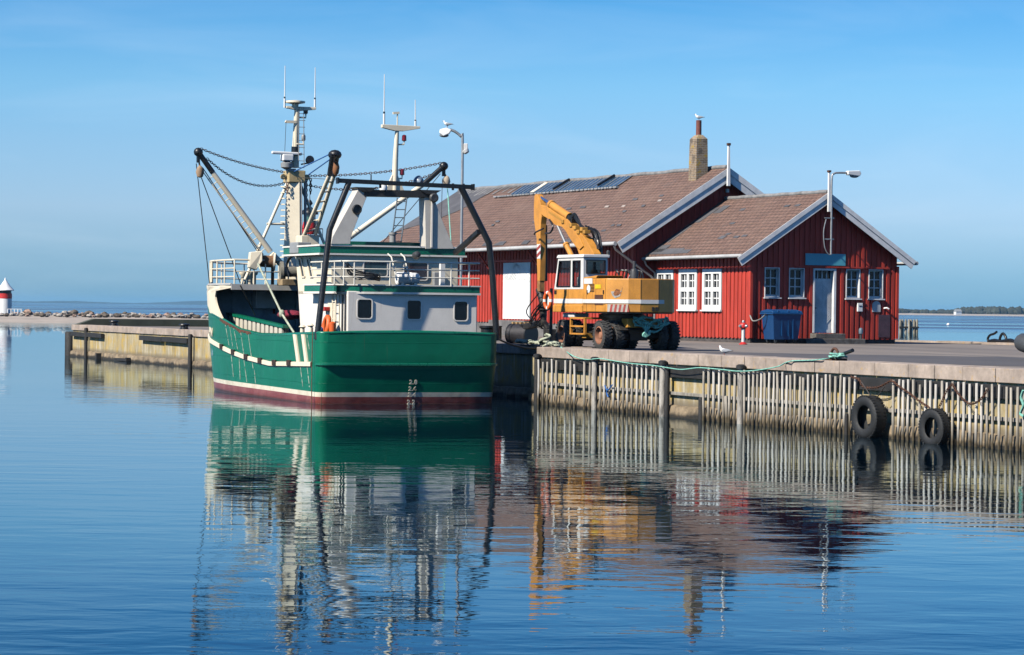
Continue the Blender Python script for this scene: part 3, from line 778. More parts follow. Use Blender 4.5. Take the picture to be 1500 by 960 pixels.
def wall_panel(mb, P, us, top, holes, z0, batten, bw, proud, u_off=0.0, m_wall=0):
    """boarded wall: P(u, z, out) -> point; us = (u0, u1); top(u) = height; holes = (u0, u1, z0, z1)"""
    u0, u1 = us
    cuts = sorted(set([u0, u1] + [h[0] for h in holes] + [h[1] for h in holes] + [u0 + (u1 - u0) * i / 12 for i in range(13)] + ([top.peak] if hasattr(top, 'peak') else [])))
    cuts = [c for c in cuts if u0 <= c <= u1]
    mb.m = m_wall
    for a, b in zip(cuts, cuts[1:]):
        if b - a < 1e-5: continue
        hs = sorted([(h[2], h[3]) for h in holes if h[0] <= a + 1e-6 and h[1] >= b - 1e-6])
        zz = z0
        for h0, h1 in hs + [(None, None)]:
            if h0 is None:
                mb.add([P(a, zz, 0), P(b, zz, 0), P(b, top(b), 0), P(a, top(a), 0)], [(0, 1, 2, 3)])
            else:
                if h0 > zz: mb.add([P(a, zz, 0), P(b, zz, 0), P(b, h0, 0), P(a, h0, 0)], [(0, 1, 2, 3)])
                zz = h1
    u = u0 + u_off
    while u < u1 - bw * .5:
        a, b = max(u0, u), min(u + bw, u1)
        hs = sorted([(h[2], h[3]) for h in holes if h[1] > a - .01 and h[0] < b + .01])
        zz = z0 - .03
        segs = []
        for h0, h1 in hs:
            if h0 > zz: segs.append((zz, h0, h0))
            zz = h1
        segs.append((zz, top(a), top(b)))
        for s0, ta, tb in segs:
            pts = [P(a, s0, .001), P(b, s0, .001), P(b, tb, .001), P(a, ta, .001), P(a, s0, proud), P(b, s0, proud), P(b, tb, proud), P(a, ta, proud)]
            mb.add(pts, [(4, 5, 6, 7), (0, 4, 7, 3), (1, 2, 6, 5), (0, 1, 5, 4), (3, 7, 6, 2)])
        u += batten

def small_window(parent, P, u0, u1, z0, z1, depth, rows=3, lab=None):
    """deep white casing with a six-light sash set back in it"""
    mb = MB(); t = .035
    def bx(a, b, c, d, o0, o1):
        pts = [P(x, z, o) for o in (o0, o1) for x, z in ((a, c), (b, c), (b, d), (a, d))]
        mb.add(pts, [(0, 3, 2, 1), (4, 5, 6, 7), (0, 1, 5, 4), (1, 2, 6, 5), (2, 3, 7, 6), (3, 0, 4, 7)])
    out = .035
    bx(u0, u0 + t, z0, z1, -depth, out); bx(u1 - t, u1, z0, z1, -depth, out); bx(u0 + t, u1 - t, z1 - t, z1, -depth, out); bx(u0 + t, u1 - t, z0, z0 + t, -depth, out)
    f = .05; a0, a1, b0, b1 = u0 + t, u1 - t, z0 + t, z1 - t
    d0, d1 = -depth + .01, -depth + .055
    bx(a0, a0 + f, b0, b1, d0, d1); bx(a1 - f, a1, b0, b1, d0, d1); bx(a0 + f, a1 - f, b1 - f, b1, d0, d1); bx(a0 + f, a1 - f, b0, b0 + f * 1.4, d0, d1)
    mid = (a0 + a1) / 2; bx(mid - .022, mid + .022, b0 + f * 1.4, b1 - f, d0, d1 - .005)
    for k in range(1, rows):
        z = b0 + f * 1.4 + (b1 - f - b0 - f * 1.4) * k / rows
        bx(a0 + f, mid - .022, z - .02, z + .02, d0, d1 - .008); bx(mid + .022, a1 - f, z - .02, z + .02, d0, d1 - .008)
    w = obj('window', mb, DULLWHITE, parent)
    if lab: w['label'] = lab
    mb = MB(); mb.add([P(a0, b0, d0 + .012), P(a1, b0, d0 + .012), P(a1, b1, d0 + .012), P(a0, b1, d0 + .012)], [(0, 1, 2, 3)]); obj('pane', mb, GLASSD, w)
    mb = MB(); bx2 = [P(x, z, o) for o in (-.02, .11) for x, z in ((u0 - .05, z0 - .05), (u1 + .05, z0 - .05), (u1 + .05, z0 - .005), (u0 - .05, z0 - .005))]
    mb.add(bx2, [(0, 3, 2, 1), (4, 5, 6, 7), (0, 1, 5, 4), (1, 2, 6, 5), (2, 3, 7, 6), (3, 0, 4, 7)]); obj('sill', mb, DULLWHITE, w)
    return w

def tall_window(parent, P, u0, u1, z0, z1):
    """white casement pair flush with the boards: two sashes, two heights, each of four panes"""
    mb = MB()
    def bx(a, b, c, d, o0, o1):
        pts = [P(x, z, o) for o in (o0, o1) for x, z in ((a, c), (b, c), (b, d), (a, d))]
        mb.add(pts, [(0, 3, 2, 1), (4, 5, 6, 7), (0, 1, 5, 4), (1, 2, 6, 5), (2, 3, 7, 6), (3, 0, 4, 7)])
    t = .19; o0, o1 = -.06, .045
    bx(u0, u0 + t, z0, z1, o0, o1); bx(u1 - t, u1, z0, z1, o0, o1); bx(u0 + t, u1 - t, z1 - .19, z1, o0, o1); bx(u0 + t, u1 - t, z0, z0 + .20, o0, o1)
    mid = (u0 + u1) / 2; mz = (z0 + z1) / 2
    bx(mid - .09, mid + .09, z0 + .2, z1 - .19, o0, o1 - .01)
    for a, b in ((u0 + t, mid - .09), (mid + .09, u1 - t)):
        bx(a, b, mz - .085, mz + .085, o0, o1 - .015)
        for c, d in ((z0 + .2, mz - .085), (mz + .085, z1 - .19)):
            m2 = (a + b) / 2; bx(m2 - .03, m2 + .03, c, d, o0, -.002); z2 = (c + d) / 2; bx(a, m2 - .03, z2 - .022, z2 + .022, o0, -.004); bx(m2 + .03, b, z2 - .022, z2 + .022, o0, -.004)
    w = obj('window', mb, WHITE, parent)
    mb = MB(); mb.add([P(u0 + .1, z0 + .1, -.045), P(u1 - .1, z0 + .1, -.045), P(u1 - .1, z1 - .1, -.045), P(u0 + .1, z1 - .1, -.045)], [(0, 1, 2, 3)]); obj('pane', mb, GLASSD, w)
    mb = MB(); pts = [P(x, z, o) for o in (-.02, .12) for x, z in ((u0 - .08, z0 - .06), (u1 + .03, z0 - .06), (u1 + .03, z0 - .004), (u0 - .08, z0 - .004))]
    mb.add(pts, [(0, 3, 2, 1), (4, 5, 6, 7), (0, 1, 5, 4), (1, 2, 6, 5), (2, 3, 7, 6), (3, 0, 4, 7)]); obj('sill', mb, WHITE, w)
    return w

def gable_roof(mb, x0, x1, ye, ze, yr, zr, th=.09, n=24, seed=1, wob=.015):
    """two pitched slopes meeting at (yr, zr); ye = the two eave offsets"""
    rr = random.Random(seed); m = 8
    for side in (0, 1):
        top = []; bot = []
        for j in range(m + 1):
            u = j / m
            y = ye[side] + (yr - ye[side]) * u; z = ze[side] + (zr - ze[side]) * u
            top.append([(x0 + (x1 - x0) * i / n, y, z + th + (rr.uniform(-wob, wob) if 0 < i < n and 0 < j < m else 0) - .0) for i in range(n + 1)])
            bot.append([(x0 + (x1 - x0) * i / n, y, z) for i in range(n + 1)])
        mb.grid(top); mb.grid(bot)
        for a, b in ((top[0], bot[0]),): mb.grid([a, b])
        mb.grid([[r[0] for r in top], [r[0] for r in bot]]); mb.grid([[r[-1] for r in top], [r[-1] for r in bot]])

# ---- cottage
HOUSE = thing('red_cottage', 'small red boarded cottage with brown tiled roof and white bargeboards', 'house', K.o, KR)
GW = 6.7; YR, ZR = -3.22, 5.90; PIT = (5.90 - 3.26) / (.82 - YR)
ztop = lambda y: (ZR - PIT * abs(y - YR)) - .03
class Top:
    peak = -YR
    def __call__(s, u): return ztop(-u)
top = Top()
PG = lambda u, z, o: (-o, -u, z)                 # gable wall, u runs to the right
PL = lambda u, z, o: (u, o, z)                   # long wall
HG = [(.63, 1.30, 1.80, 2.97), (1.73, 2.42, 1.80, 2.97), (2.82, 3.86, .42, 2.97), (4.33, 4.98, 1.80, 2.97), (5.38, 6.05, 1.80, 2.97)]
mb = MB()
wall_panel(mb, PG, (0, GW), top, HG, .2, .237, .125, .035, .055)
obj('wall', mb, REDW, HOUSE)
mb = MB(); HL = [(2.30, 3.90, 1.28, 2.92), (4.38, 5.95, 1.28, 2.92), (6.45, 8.0, 1.28, 2.92)]
wall_panel(mb, PL, (0, 8.05), lambda u: 3.45, HL, .2, .31, .17, .035, .03)
mb.add([(8.05, 0, .2), (8.05, -GW, .2), (0, -GW, .2), (0, -GW, 3.45), (8.05, -GW, 3.45)], [(1, 2, 3, 4)])
obj('wall', mb, REDW, HOUSE)
mb = MB(); mb.box(.03, 8.05, -GW + .03, -.03, -.6, .215); obj('plinth', mb, PLINTH, HOUSE)
mb = MB(); mb.bar((-.05, .0, .2), (-.05, .0, 3.4), .11, .11); mb.bar((-.03, -GW, .2), (-.03, -GW, 3.1), .12, .1); obj('corner_board', mb, REDW, HOUSE)
mb = MB(); mb.box(-.085, -.037, -6.25, -2.0, 3.0, 3.055); obj('head_board', mb, REDW, HOUSE)
for h in HG:
    if h[2] > 1: small_window(HOUSE, PG, *h, .16)
for h in HL: tall_window(HOUSE, PL, *h)
# door with chevron boards and a fanlight of four panes
mb = MB()
def bxg(mb, a, b, c, d, o0, o1):
    pts = [PG(x, z, o) for o in (o0, o1) for x, z in ((a, c), (b, c), (b, d), (a, d))]
    mb.add(pts, [(0, 3, 2, 1), (4, 5, 6, 7), (0, 1, 5, 4), (1, 2, 6, 5), (2, 3, 7, 6), (3, 0, 4, 7)])
u0, u1, z0, z1 = HG[2]
bxg(mb, u0, u0 + .07, z0, z1, -.26, .05); bxg(mb, u1 - .10, u1, z0, z1, -.26, .05); bxg(mb, u0 + .07, u1 - .10, z1 - .08, z1, -.26, .05); bxg(mb, u0 + .07, u1 - .1, z1 - .46, z1 - .40, -.22, -.13)
for k in range(5):
    a = u0 + .09 + (u1 - u0 - .21) * k / 4; bxg(mb, a - .02, a + .02, z1 - .40, z1 - .08, -.2, -.14)
frame = obj('door_frame', mb, DULLWHITE, HOUSE)
mb = MB(); mb.add([PG(u0 + .07, z1 - .42, -.185), PG(u1 - .1, z1 - .42, -.185), PG(u1 - .1, z1 - .06, -.185), PG(u0 + .07, z1 - .06, -.185)], [(0, 1, 2, 3)]); obj('pane', mb, GLASSD, frame)
mb = MB(); bxg(mb, u0 + .07, u1 - .1, z0, z1 - .46, -.165, -.12)
uc = (u0 + u1 - .03) / 2; hw = (u1 - u0 - .17) / 2; zm = z0 + 1.12
for k in range(-16, 17):
    for s in (-1, 1):
        # boards run diagonally towards the middle, reversed above and below
        zc = zm + k * .105; up_ = zc > zm
        p = (uc + s * .008, zc + (.0 if up_ else 0)); q = (uc + s * (hw - .02), zc + (hw * (-1 if not up_ else 1) * -1 if up_ else hw) * 1.0)
        q = (q[0], zc - hw if up_ else zc + hw)
        za, zb = p[1], q[1]
        if min(za, zb) < z0 + .16 or max(za, zb) > z1 - .56: continue
        A = Vector(PG(p[0], za, -.114)); B = Vector(PG(q[0], zb, -.114)); mb.bar(A, B, .05, .016, ref=(1, 0, 0))
for a, b in ((z0, z0 + .13), (z1 - .56, z1 - .47)): bxg(mb, u0 + .075, u1 - .105, a, b, -.118, -.102)
door = obj('door', mb, DULLWHITE, HOUSE)
mb = MB(); c = Vector(PG(u0 + .13, z0 + .98, -.09)); mb.bar(c, c + Vector((0, -.11, 0)), .025, .025); mb.ball(c, .03); obj('handle', mb, BLACK, door)
STEPM = M('worn_step_stone', (.17, .155, .14), .9, var=.35, scale=4, bump=.01)
mb = MB(); mb.box(-.02, -.5, -4.05, -2.7, .2, .395); mb.box(-.02, -.95, -4.7, -2.0, -.05, .2); obj('door_step', mb, STEPM, HOUSE, bevel=.02)
mb = MB(); gable_roof(mb, -.45, 8.1, (.52, 2 * YR - .52), (3.436, 3.436), YR, 5.88, n=18, seed=3, wob=.012)
roof = obj('roof', mb, ROOF, HOUSE)
mb = MB(); mb.tube([(-.42 + 8.4 * i / 16, YR, 5.985 + .012 * math.sin(i * 2.1)) for i in range(17)], .09, 8); obj('ridge_cap', mb, RIDGE, roof, 50)
# darker felt strip along the lower slope, replaced and slipped tiles
rr = random.Random(31)
def slope_quad(mb, x0, x1, y0, y1, lift, yr, ye, ze, zr, skew=0):
    f = lambda y: ze + (zr - ze) * (ye - y) / (ye - yr) + .09 + lift
    a = [(x0 + skew, y0, f(y0)), (x1 + skew, y0, f(y0)), (x1, y1, f(y1)), (x0, y1, f(y1))]
    mb.prism(a, (0, 0, .012))
x = 4.6
for x0, x1, y0, y1 in ((5.2, 7.9, .50, .15), (4.4, 5.2, .48, .25), (6.9, 7.9, .35, -.1), (7.3, 8.0, -1.6, -2.6), (6.6, 7.2, -2.2, -2.7), (7.5, 8.0, -.3, -1.4), (3.0, 3.5, -.4, -.6)):
    mb = MB(); slope_quad(mb, x0, x1, y0, y1, .012, YR, .82, 3.24, 5.88, .0); obj('felt_patch', mb, FELT, roof)
for k in range(7):
    x0 = rr.uniform(.3, 7); y0 = rr.uniform(-2.7, .3); mb = MB(); slope_quad(mb, x0, x0 + .4, y0, y0 - .12, .014, YR, .82, 3.24, 5.88); obj('slipped_tile', mb, FELT, roof)
def barge(xf, ye, ze, yr, zr, w, name='bargeboard', par=None, mat=DULLWHITE):
    for s in (0, 1):
        d = (Vector((0, yr, zr)) - Vector((0, ye[s], ze))).normalized(); nrm = Vector((0, -d.z, d.y)); nrm = nrm if nrm.z < 0 else -nrm
        A = Vector((xf, ye[s], ze + .10)); B = Vector((xf, yr, zr + .10))
        mb = MB(); mb.prism([A, B, B + Vector((0, 0, -w / max(.3, abs(d.y)))), A + nrm * w], (-.035, 0, 0))
        A2 = A + Vector((-.036, 0, .015)); B2 = B + Vector((-.036, 0, .015))
        mb.prism([A2, B2, B2 + Vector((0, 0, -w * .55)), A2 + nrm * w * .45], (-.03, 0, 0))
        b = obj(name, mb, mat, par)
barge(-.45, (.84, 2 * YR - .84), 3.21, YR, 5.86, .36, par=HOUSE)
mb = MB(); mb.prism([(-.53, YR + .10, 5.2), (-.53, YR - .02, 5.2), (-.53, YR + .03, 6.75), (-.53, YR + .09, 6.75)], (-.09, 0, 0)); fin = obj('gable_finial', mb, WHITE, HOUSE)
mb = MB(); mb.box(-.64, -.51, YR + .0, YR + .12, 6.75, 6.83); obj('finial_cap', mb, RUSTY, fin)
# soffit, gutter
GUT = M('zinc_gutter', (.50, .50, .49), .5, var=.15)
mb = MB(); n = 10
pts = [(-.40, .60, 3.40), (8.15, .60, 3.37)]
mb.tube(pts, .075, 10); g = obj('gutter', mb, GUT, HOUSE, 50)
mb = MB(); mb.tube([(8.0, .6, 3.36), (7.98, .5, 3.1), (7.95, .12, 2.8), (7.95, .1, .2)], .05, 8); obj('downpipe', mb, STEEL, HOUSE, 50)
mb = MB(); mb.tube([(-.45, 2 * YR - .92, 3.24), (8, 2 * YR - .92, 3.22)], .075, 10); obj('gutter', mb, GUT, HOUSE, 50)
# blank blue sign, lamp on its pole, plaques
def flat_sign(name, lab, cat, u0, u1, z0, z1, o, m, shape=None, thick=.03):
    p = K.w(*PG((u0 + u1) / 2, z0, o))
    pts = shape if shape else [(u0, z0), (u1, z0), (u1, z1), (u0, z1)]
    mb = MB(); uc = (u0 + u1) / 2
    mb.prism([(0, -(u - uc), z - z0) for u, z in pts], (-thick, 0, 0))
    ob = obj(name, mb, m, None, bevel=.004, loc=p, rot=(0, 0, KR)); return tag(ob, lab, cat)
SIGNB = M('plain_blue_sign_paint', (.10, .40, .50), .35, var=.06)
flat_sign('sign_board', 'plain blank blue-green sign board above the white cottage door', 'sign', 2.44, 4.27, 3.09, 3.555, .04, SIGNB)
PLQ = M('pale_plaque', (.50, .52, .53), .45, var=.1)
arc = [(5.54, 1.27), (5.93, 1.27)] + [(5.735 + .195 * math.cos(a * math.pi / 8), 1.52 + .19 * math.sin(a * math.pi / 8)) for a in range(0, 9)]
flat_sign('wall_plaque', 'pale round-topped metal plaque on the red gable', 'plaque', 5.54, 5.93, 1.27, 1.71, .04, PLQ, arc, .02)
flat_sign('notice_board', 'faint dark rectangular panel low on the red gable at its right', 'panel', 5.84, 6.38, .26, 1.16, .04, M('dark_faded_panel', (.10, .05, .065), .35, var=.3, scale=5), None, .015)
t = thing('letter_box', 'small white letter box with a dark slot under the third gable window', 'letter box', K.w(*PG(4.94, 1.28, .04)), KR)
mb = MB(); mb.box(-.09, 0, -.11, .11, 0, .34); obj('box_body', mb, WHITE, t, bevel=.01)
mb = MB(); mb.box(-.1, -.088, -.06, .06, .20, .24); obj('slot', mb, BLACK, t)
t = thing('wall_tap', 'small pale pipe fitting beside the round-topped plaque', 'fitting', K.w(*PG(6.1, 1.42, .035)), KR)
mb = MB(); mb.tube([(0, .0, 0), (-.12, -.06, .02), (-.14, -.14, -.03)], .035, 8); obj('spout', mb, DULLWHITE, t, 50)
t = thing('stand_pipe', 'short dark stand pipe with a bluish cap beside the cottage step', 'pipe', K.w(*PG(4.72, 0, .55)), KR)
mb = MB(); mb.lathe([(.05, 0), (.05, .42)], n=10); obj('pipe', mb, DARKGREY, t, 50)
mb = MB(); mb.lathe([(.085, .40), (.09, .55), (.06, .62), (0, .64)], n=10); obj('cap', mb, M('bluish_cap', (.12, .19, .24), .5), t, 50)
ul = 3.26
t = thing('wall_lamp', 'white street lamp on a tall pole clamped to the cottage gable', 'lamp', K.w(-.62, -ul, 3.5), KR)
mb = MB(); mb.tube(curve([(0, 0, 0), (0, 0, 1.6), (0, 0, 2.98), (0, -.10, 3.2), (0, -.3, 3.24), (0, -.75, 3.25)], 5), .04, 10); obj('pole', mb, STEEL, t, 50)
mb = MB()
for z in (.62, 1.45): mb.bar((0, 0, z), (.56, .0, z), .035); mb.bar((.0, .30, z), (.0, -.12, z), .05, .04)
mb.tube(curve([(-.02, .25, 1.4), (-.02, .36, .9), (-.02, .30, .3), (-.02, .12, .02), (-.02, -.03, .05)]), .02, 6)
obj('bracket', mb, STEEL, t)
mb = MB(); mb.prism([(-.11, -.68, 3.17), (-.11, -.68, 3.33), (-.11, -1.22, 3.36), (-.11, -1.30, 3.24), (-.11, -1.22, 3.12)], (.22, 0, 0)); head = obj('lamp_head', mb, WHITE, t, bevel=.03)
mb = MB(); mb.ball((0, -1.02, 3.13), .09, .2, .07); obj('lens', mb, M('smoky_lens', (.30, .32, .33), .2), head, 60)

# ---- warehouse
WH = thing('red_warehouse', 'long red warehouse with mossy tiled roof, skylights and brick chimney', 'warehouse', K.o, KR)
WE, WZ, WYR, WZR = 2.05, 3.95, -3.13, 7.20
X0, X1 = 7.6, 36.6
WPIT = (WZR - WZ) / (WE - WYR)
class Top2:
    peak = 3.13
    def __call__(s, u): return WZR - WPIT * abs(-u - WYR) - .02
PG2 = lambda u, z, o: (8.12 - o, -u, z)
mb = MB(); wall_panel(mb, PG2, (-1.0, 7.3), Top2(), [], .6, .3, .16, .035, .1); obj('wall', mb, REDW, WH)
mb = MB(); PW = lambda u, z, o: (u, 1.0 + o, z)
wall_panel(mb, PW, (8.12, 36.2), lambda u: 4.55, [(18.4, 21.5, .76, 3.33)], .62, .32, .17, .035, .06)
mb.add([(36.2, 1, .2), (36.2, -7.3, .2), (36.2, -7.3, 4), (36.2, -3.13, 7.1), (36.2, 1, 4.5)], [(0, 1, 2, 3, 4)])
mb.add([(36.2, -7.26, .2), (8.12, -7.26, .2), (8.12, -7.26, 4.5), (36.2, -7.26, 4.5)], [(0, 1, 2, 3)])
obj('wall', mb, REDW, WH)
mb = MB(); mb.box(8.2, 36.1, -7.2, .98, -.6, .625); mb.box(18.0, 22.0, .985, 1.5, -.3, .7); obj('plinth', mb, GREYPL, WH)
mb = MB(); mb.bar((8.1, 1.02, .62), (8.1, 1.02, 4.4), .12, .12); obj('corner_board', mb, REDW, WH)
# the big sliding door: plain white below, chevron boards above
mb = MB(); mb.box(18.47, 21.43, .99, 1.04, .76, 3.33)
for k in range(12):
    z = 2.45 + k * .07
    for s in (-1, 1):
        xe = 19.95 + s * (1.40); dz = 1.40
        z0_ = 3.25 - (k * .16); A = Vector((19.95, 1.045, min(3.28, z0_ + .9))); Bv = Vector((xe, 1.045, z0_ + .9 - 1.2))
        if A.z < 2.66 or Bv.z > 3.2: continue
        zlow = 2.55
        if Bv.z < zlow:
            f = (A.z - zlow) / (A.z - Bv.z); Bv = A.lerp(Bv, f)
        mb.bar(A, Bv, .07, .016, ref=(0, 1, 0))
mb.box(18.47, 21.43, 1.041, 1.05, 2.46, 2.52)
wd = obj('sliding_door', mb, WHITE, WH)
mb = MB(); mb.box(18.1, 25, 1.04, 1.12, 3.36, 3.46); obj('door_rail', mb, REDW, WH)
for x in (11.2, 16.8, 22.4, 27.2, 32):
    mb = MB(); mb.bar((x, 1.04, 2.7), (x, 1.98, 3.92), .07, .09, ref=(1, 0, 0)); obj('eave_strut', mb, REDW, WH)
mb = MB(); gable_roof(mb, X0, X1, (WE, 2 * WYR - WE), (WZ, WZ), WYR, WZR, n=44, seed=5, wob=.02); wroof = obj('roof', mb, ROOF, WH)
fz = lambda y, l=0: WZ + (WZR - WZ) * (WE - y) / (WE - WYR) + .09 + l
mb = MB(); mb.tube([(X0 + .1 + (X1 - X0 - .2) * i / 30, WYR, WZR + .10 + .02 * math.sin(i * 1.7)) for i in range(31)], .10, 8); obj('ridge_cap', mb, RIDGE, wroof, 50)
def on_slope(px, py):
    n = K.ey * (WZR - WZ) - K.ez * (WYR - WE); p0 = K.w(0, WE, WZ + .09); d = ray(px, py)
    q = EYE + d * ((p0 - EYE).dot(n) / d.dot(n)) - K.o
    return q.dot(K.ex), q.dot(K.ey)
# grey felt over the far part of the slope, torn edge towards the tiles
edge = [on_slope(*p) for p in ((737, 268.5), (722, 281), (705, 290), (688, 301), (668, 311), (650, 318), (632, 326), (612, 331), (598, 335), (575, 342))]
mb = MB(); X1b = X1 - .06
poly = [(x, min(1.9, max(WYR + .05, y))) for x, y in edge]
poly[0] = (poly[0][0], WYR + .05)
for (xa, ya), (xb, yb) in zip(poly, poly[1:]):
    if abs(ya - yb) < 1e-4: continue
    mb.prism([(xa, ya, fz(ya, .02)), (xb, yb, fz(yb, .02)), (X1b, yb, fz(yb, .02)), (X1b, ya, fz(ya, .02))], (0, 0, .015))
obj('felt_patch', mb, FELT, wroof)
rr = random.Random(12); PALET = M('pale_replacement_tile', (.40, .34, .30), .8)
for k in range(20):
    x = rr.uniform(9, 31); y = rr.uniform(WYR + .9, 1.6); w = rr.uniform(.25, .6)
    if x < 10.4 and y < -1.5: continue
    mb = MB(); dk_ = rr.random() < .72
    mb.prism([(x, y, fz(y, .022)), (x + w, y - .0, fz(y, .022)), (x + w + .12, y - .13, fz(y - .13, .022)), (x + .12, y - .13, fz(y - .13, .022))], (0, 0, .012))
    obj('slipped_tile', mb, FELT, wroof) if dk_ else obj('pale_tile', mb, PALET, wroof)
for k in range(9):
    y = 1.9 - k * .0; x = 10 + k * 2.3 + rr.uniform(-.4, .4); mb = MB(); mb.prism([(x, 1.98, fz(1.98, .02)), (x + rr.uniform(.5, 1.2), 1.98, fz(1.98, .02)), (x + .9, 1.7, fz(1.7, .02)), (x + .2, 1.7, fz(1.7, .02))], (0, 0, .012)); obj('slipped_tile', mb, FELT, wroof)
# skylight strip under the ridge
mb = MB(); sx0, sx1 = 16.4, 28.1; sy0, sy1 = -2.28, WYR + .1
SKYG = M('dusty_skylight_glass', (.05, .11, .19), .12, var=.35, scale=1.5, spec=.9, stain=((.35, .40, .43), .3, 1.3))
for k in range(26):
    xa = sx0 + (sx1 - sx0) * k / 26; xb = sx0 + (sx1 - sx0) * (k + 1) / 26
    mb.prism([(xa + .03, sy0, fz(sy0, .035)), (xb - .03, sy0, fz(sy0, .035)), (xb - .03, sy1, fz(sy1, .035)), (xa + .03, sy1, fz(sy1, .035))], (0, 0, .02))
skl = obj('skylight', mb, SKYG, wroof)
mb = MB()
for k in range(27):
    xa = sx0 + (sx1 - sx0) * k / 26
    mb.bar((xa, sy0, fz(sy0, .06)), (xa, sy1, fz(sy1, .06)), .035, .03)
rr = random.Random(6)
x = sx0 - .3
while x < sx1 + 1.6:
    l = rr.uniform(.2, .5); mb.box(x, x + l * .75, sy0 + .05 + rr.uniform(-.02, .03), sy0 + .22, fz(sy0 + .12, .02), fz(sy0 + .12, .085)); x += l
obj('glazing_bar', mb, M('lead_grey_bar', (.36, .37, .38), .6, var=.25), skl)
mb = MB(); xa = 25.4; mb.prism([(xa, sy0, fz(sy0, .07)), (xa + .42, sy0, fz(sy0, .07)), (xa + .42, sy1, fz(sy1, .07)), (xa, sy1, fz(sy1, .07))], (0, 0, .02)); obj('cream_panel', mb, CREAM, skl)
for xa in (23.0, 18.2):
    mb = MB(); mb.bar((xa, sy0 + .1, fz(sy0, .13)), (xa - .0, sy1, fz(sy1, .15)), .10, .10); obj('dark_rib', mb, BLACK, skl)
# pale old flashing at the ridge of the grey part
mb = MB(); rr = random.Random(15)
for k in range(16):
    x = 28.6 + k * .46; l = rr.uniform(.25, .7); mb.prism([(x, WYR + .06, fz(WYR + .06, .04)), (x + .2, WYR + .06, fz(WYR + .06, .04)), (x + .3, WYR + l, fz(WYR + l, .04)), (x + .1, WYR + l, fz(WYR + l, .04))], (0, 0, .01))
obj('old_flashing', mb, RIDGE, wroof)
barge(X0, (WE + .02, 2 * WYR - WE - .02), WZ - .03, WYR, WZR - .03, .5, par=WH)
barge(X1 + .06, (WE + .02, 2 * WYR - WE - .02), WZ - .03, WYR, WZR - .03, .3, par=WH)
mb = MB(); mb.prism([(X0 - .08, WYR + .13, 6.5), (X0 - .08, WYR - .0, 6.5), (X0 - .08, WYR + .04, 8.2), (X0 - .08, WYR + .11, 8.2)], (-.1, 0, 0)); fin = obj('gable_finial', mb, WHITE, WH)
mb = MB(); mb.box(X0 - .2, X0 - .06, WYR + .01, WYR + .14, 8.2, 8.3); obj('finial_cap', mb, RUSTY, fin)
mb = MB(); mb.tube([(X0, WE + .09, WZ + .02), (22, WE + .09, WZ - .04), (X1, WE + .09, WZ - .02)], .09, 10); obj('gutter', mb, GUT, WH, 50)
a = K.at(892, 358, y=2.1); b = K.at(950, 404, y=.95)
mb = MB(); mb.tube([(7.72, 2.12, 3.88), (7.78, 2.04, 3.74), (7.88, .35, 2.66), (7.92, .12, 2.42)], .055, 8)
obj('downpipe', mb, STEEL, WH, 50)
t_l = MB(); t_l.box(8.02, 7.92, -3.35, -3.22, 6.25, 6.4); obj('gable_light', t_l, WHITE, WH)
# chimney of yellowish brick with an iron flue
BRK = bpy.data.materials.new('yellow_grey_brick'); BRK.use_nodes = True
nt = BRK.node_tree; N = nt.nodes; L = nt.links; bs = N['Principled BSDF']; bs.inputs['Roughness'].default_value = .9
tcn = N.new('ShaderNodeTexCoord'); sx = N.new('ShaderNodeSeparateXYZ'); L.new(tcn.outputs['Object'], sx.inputs[0])
ad = N.new('ShaderNodeMath'); ad.operation = 'ADD'; L.new(sx.outputs['X'], ad.inputs[0]); L.new(sx.outputs['Y'], ad.inputs[1])
cb = N.new('ShaderNodeCombineXYZ'); L.new(ad.outputs[0], cb.inputs[0]); L.new(sx.outputs['Z'], cb.inputs[1])
br = N.new('ShaderNodeTexBrick'); L.new(cb.outputs[0], br.inputs['Vector']); br.inputs['Scale'].default_value = 1; br.inputs['Brick Width'].default_value = .23; br.inputs['Row Height'].default_value = .075; br.inputs['Mortar Size'].default_value = .012
br.inputs['Color1'].default_value = (.31, .21, .12, 1); br.inputs['Color2'].default_value = (.19, .135, .08, 1); br.inputs['Mortar'].default_value = (.34, .30, .25, 1)
n1 = N.new('ShaderNodeTexNoise'); n1.inputs['Scale'].default_value = 3; n1.inputs['Detail'].default_value = 7; L.new(tcn.outputs['Object'], n1.inputs['Vector'])
c = mixc(n1.outputs['Fac'], br.outputs['Color'], (.40, .26, .03), .60, .68, .8)
c = mixc(n1.outputs['Fac'], c, (.10, .085, .07), .50, .36, .8)
L.new(c, bs.inputs['Base Color'])
bpn = N.new('ShaderNodeBump'); bpn.inputs['Distance'].default_value = .012; bpn.invert = True; L.new(br.outputs['Fac'], bpn.inputs['Height']); L.new(bpn.outputs[0], bs.inputs['Normal'])
cx0 = 8.9; p = K.at(1020, 255, x=cx0); cy1 = p.y
cy0 = K.at(1036.3, 255, x=cx0).y; p2 = K.at(1009.3, 255, y=cy1); cx1 = p2.x
mb = MB(); a_ = .03
ring = lambda e, z: [(cx0 - e, cy0 - e, z), (cx1 + e, cy0 - e, z), (cx1 + e, cy1 + e, z), (cx0 - e, cy1 + e, z)]
ch_top = K.at(1020, 203, x=cx0).z
mb.grid([ring(.03, 5.6), ring(0, ch_top - .5), ring(-.01, ch_top), ring(-.16, ch_top + .17)], closed=True)
mb.add(ring(-.16, ch_top + .17), [(0, 1, 2, 3)])
ch = obj('chimney', mb, BRK, wroof)
mb = MB(); fx, fy = (cx0 + cx1) / 2 , (cy0 + cy1) / 2
FLUE_TOP = K.at(1024, 176.5, x=fx).z
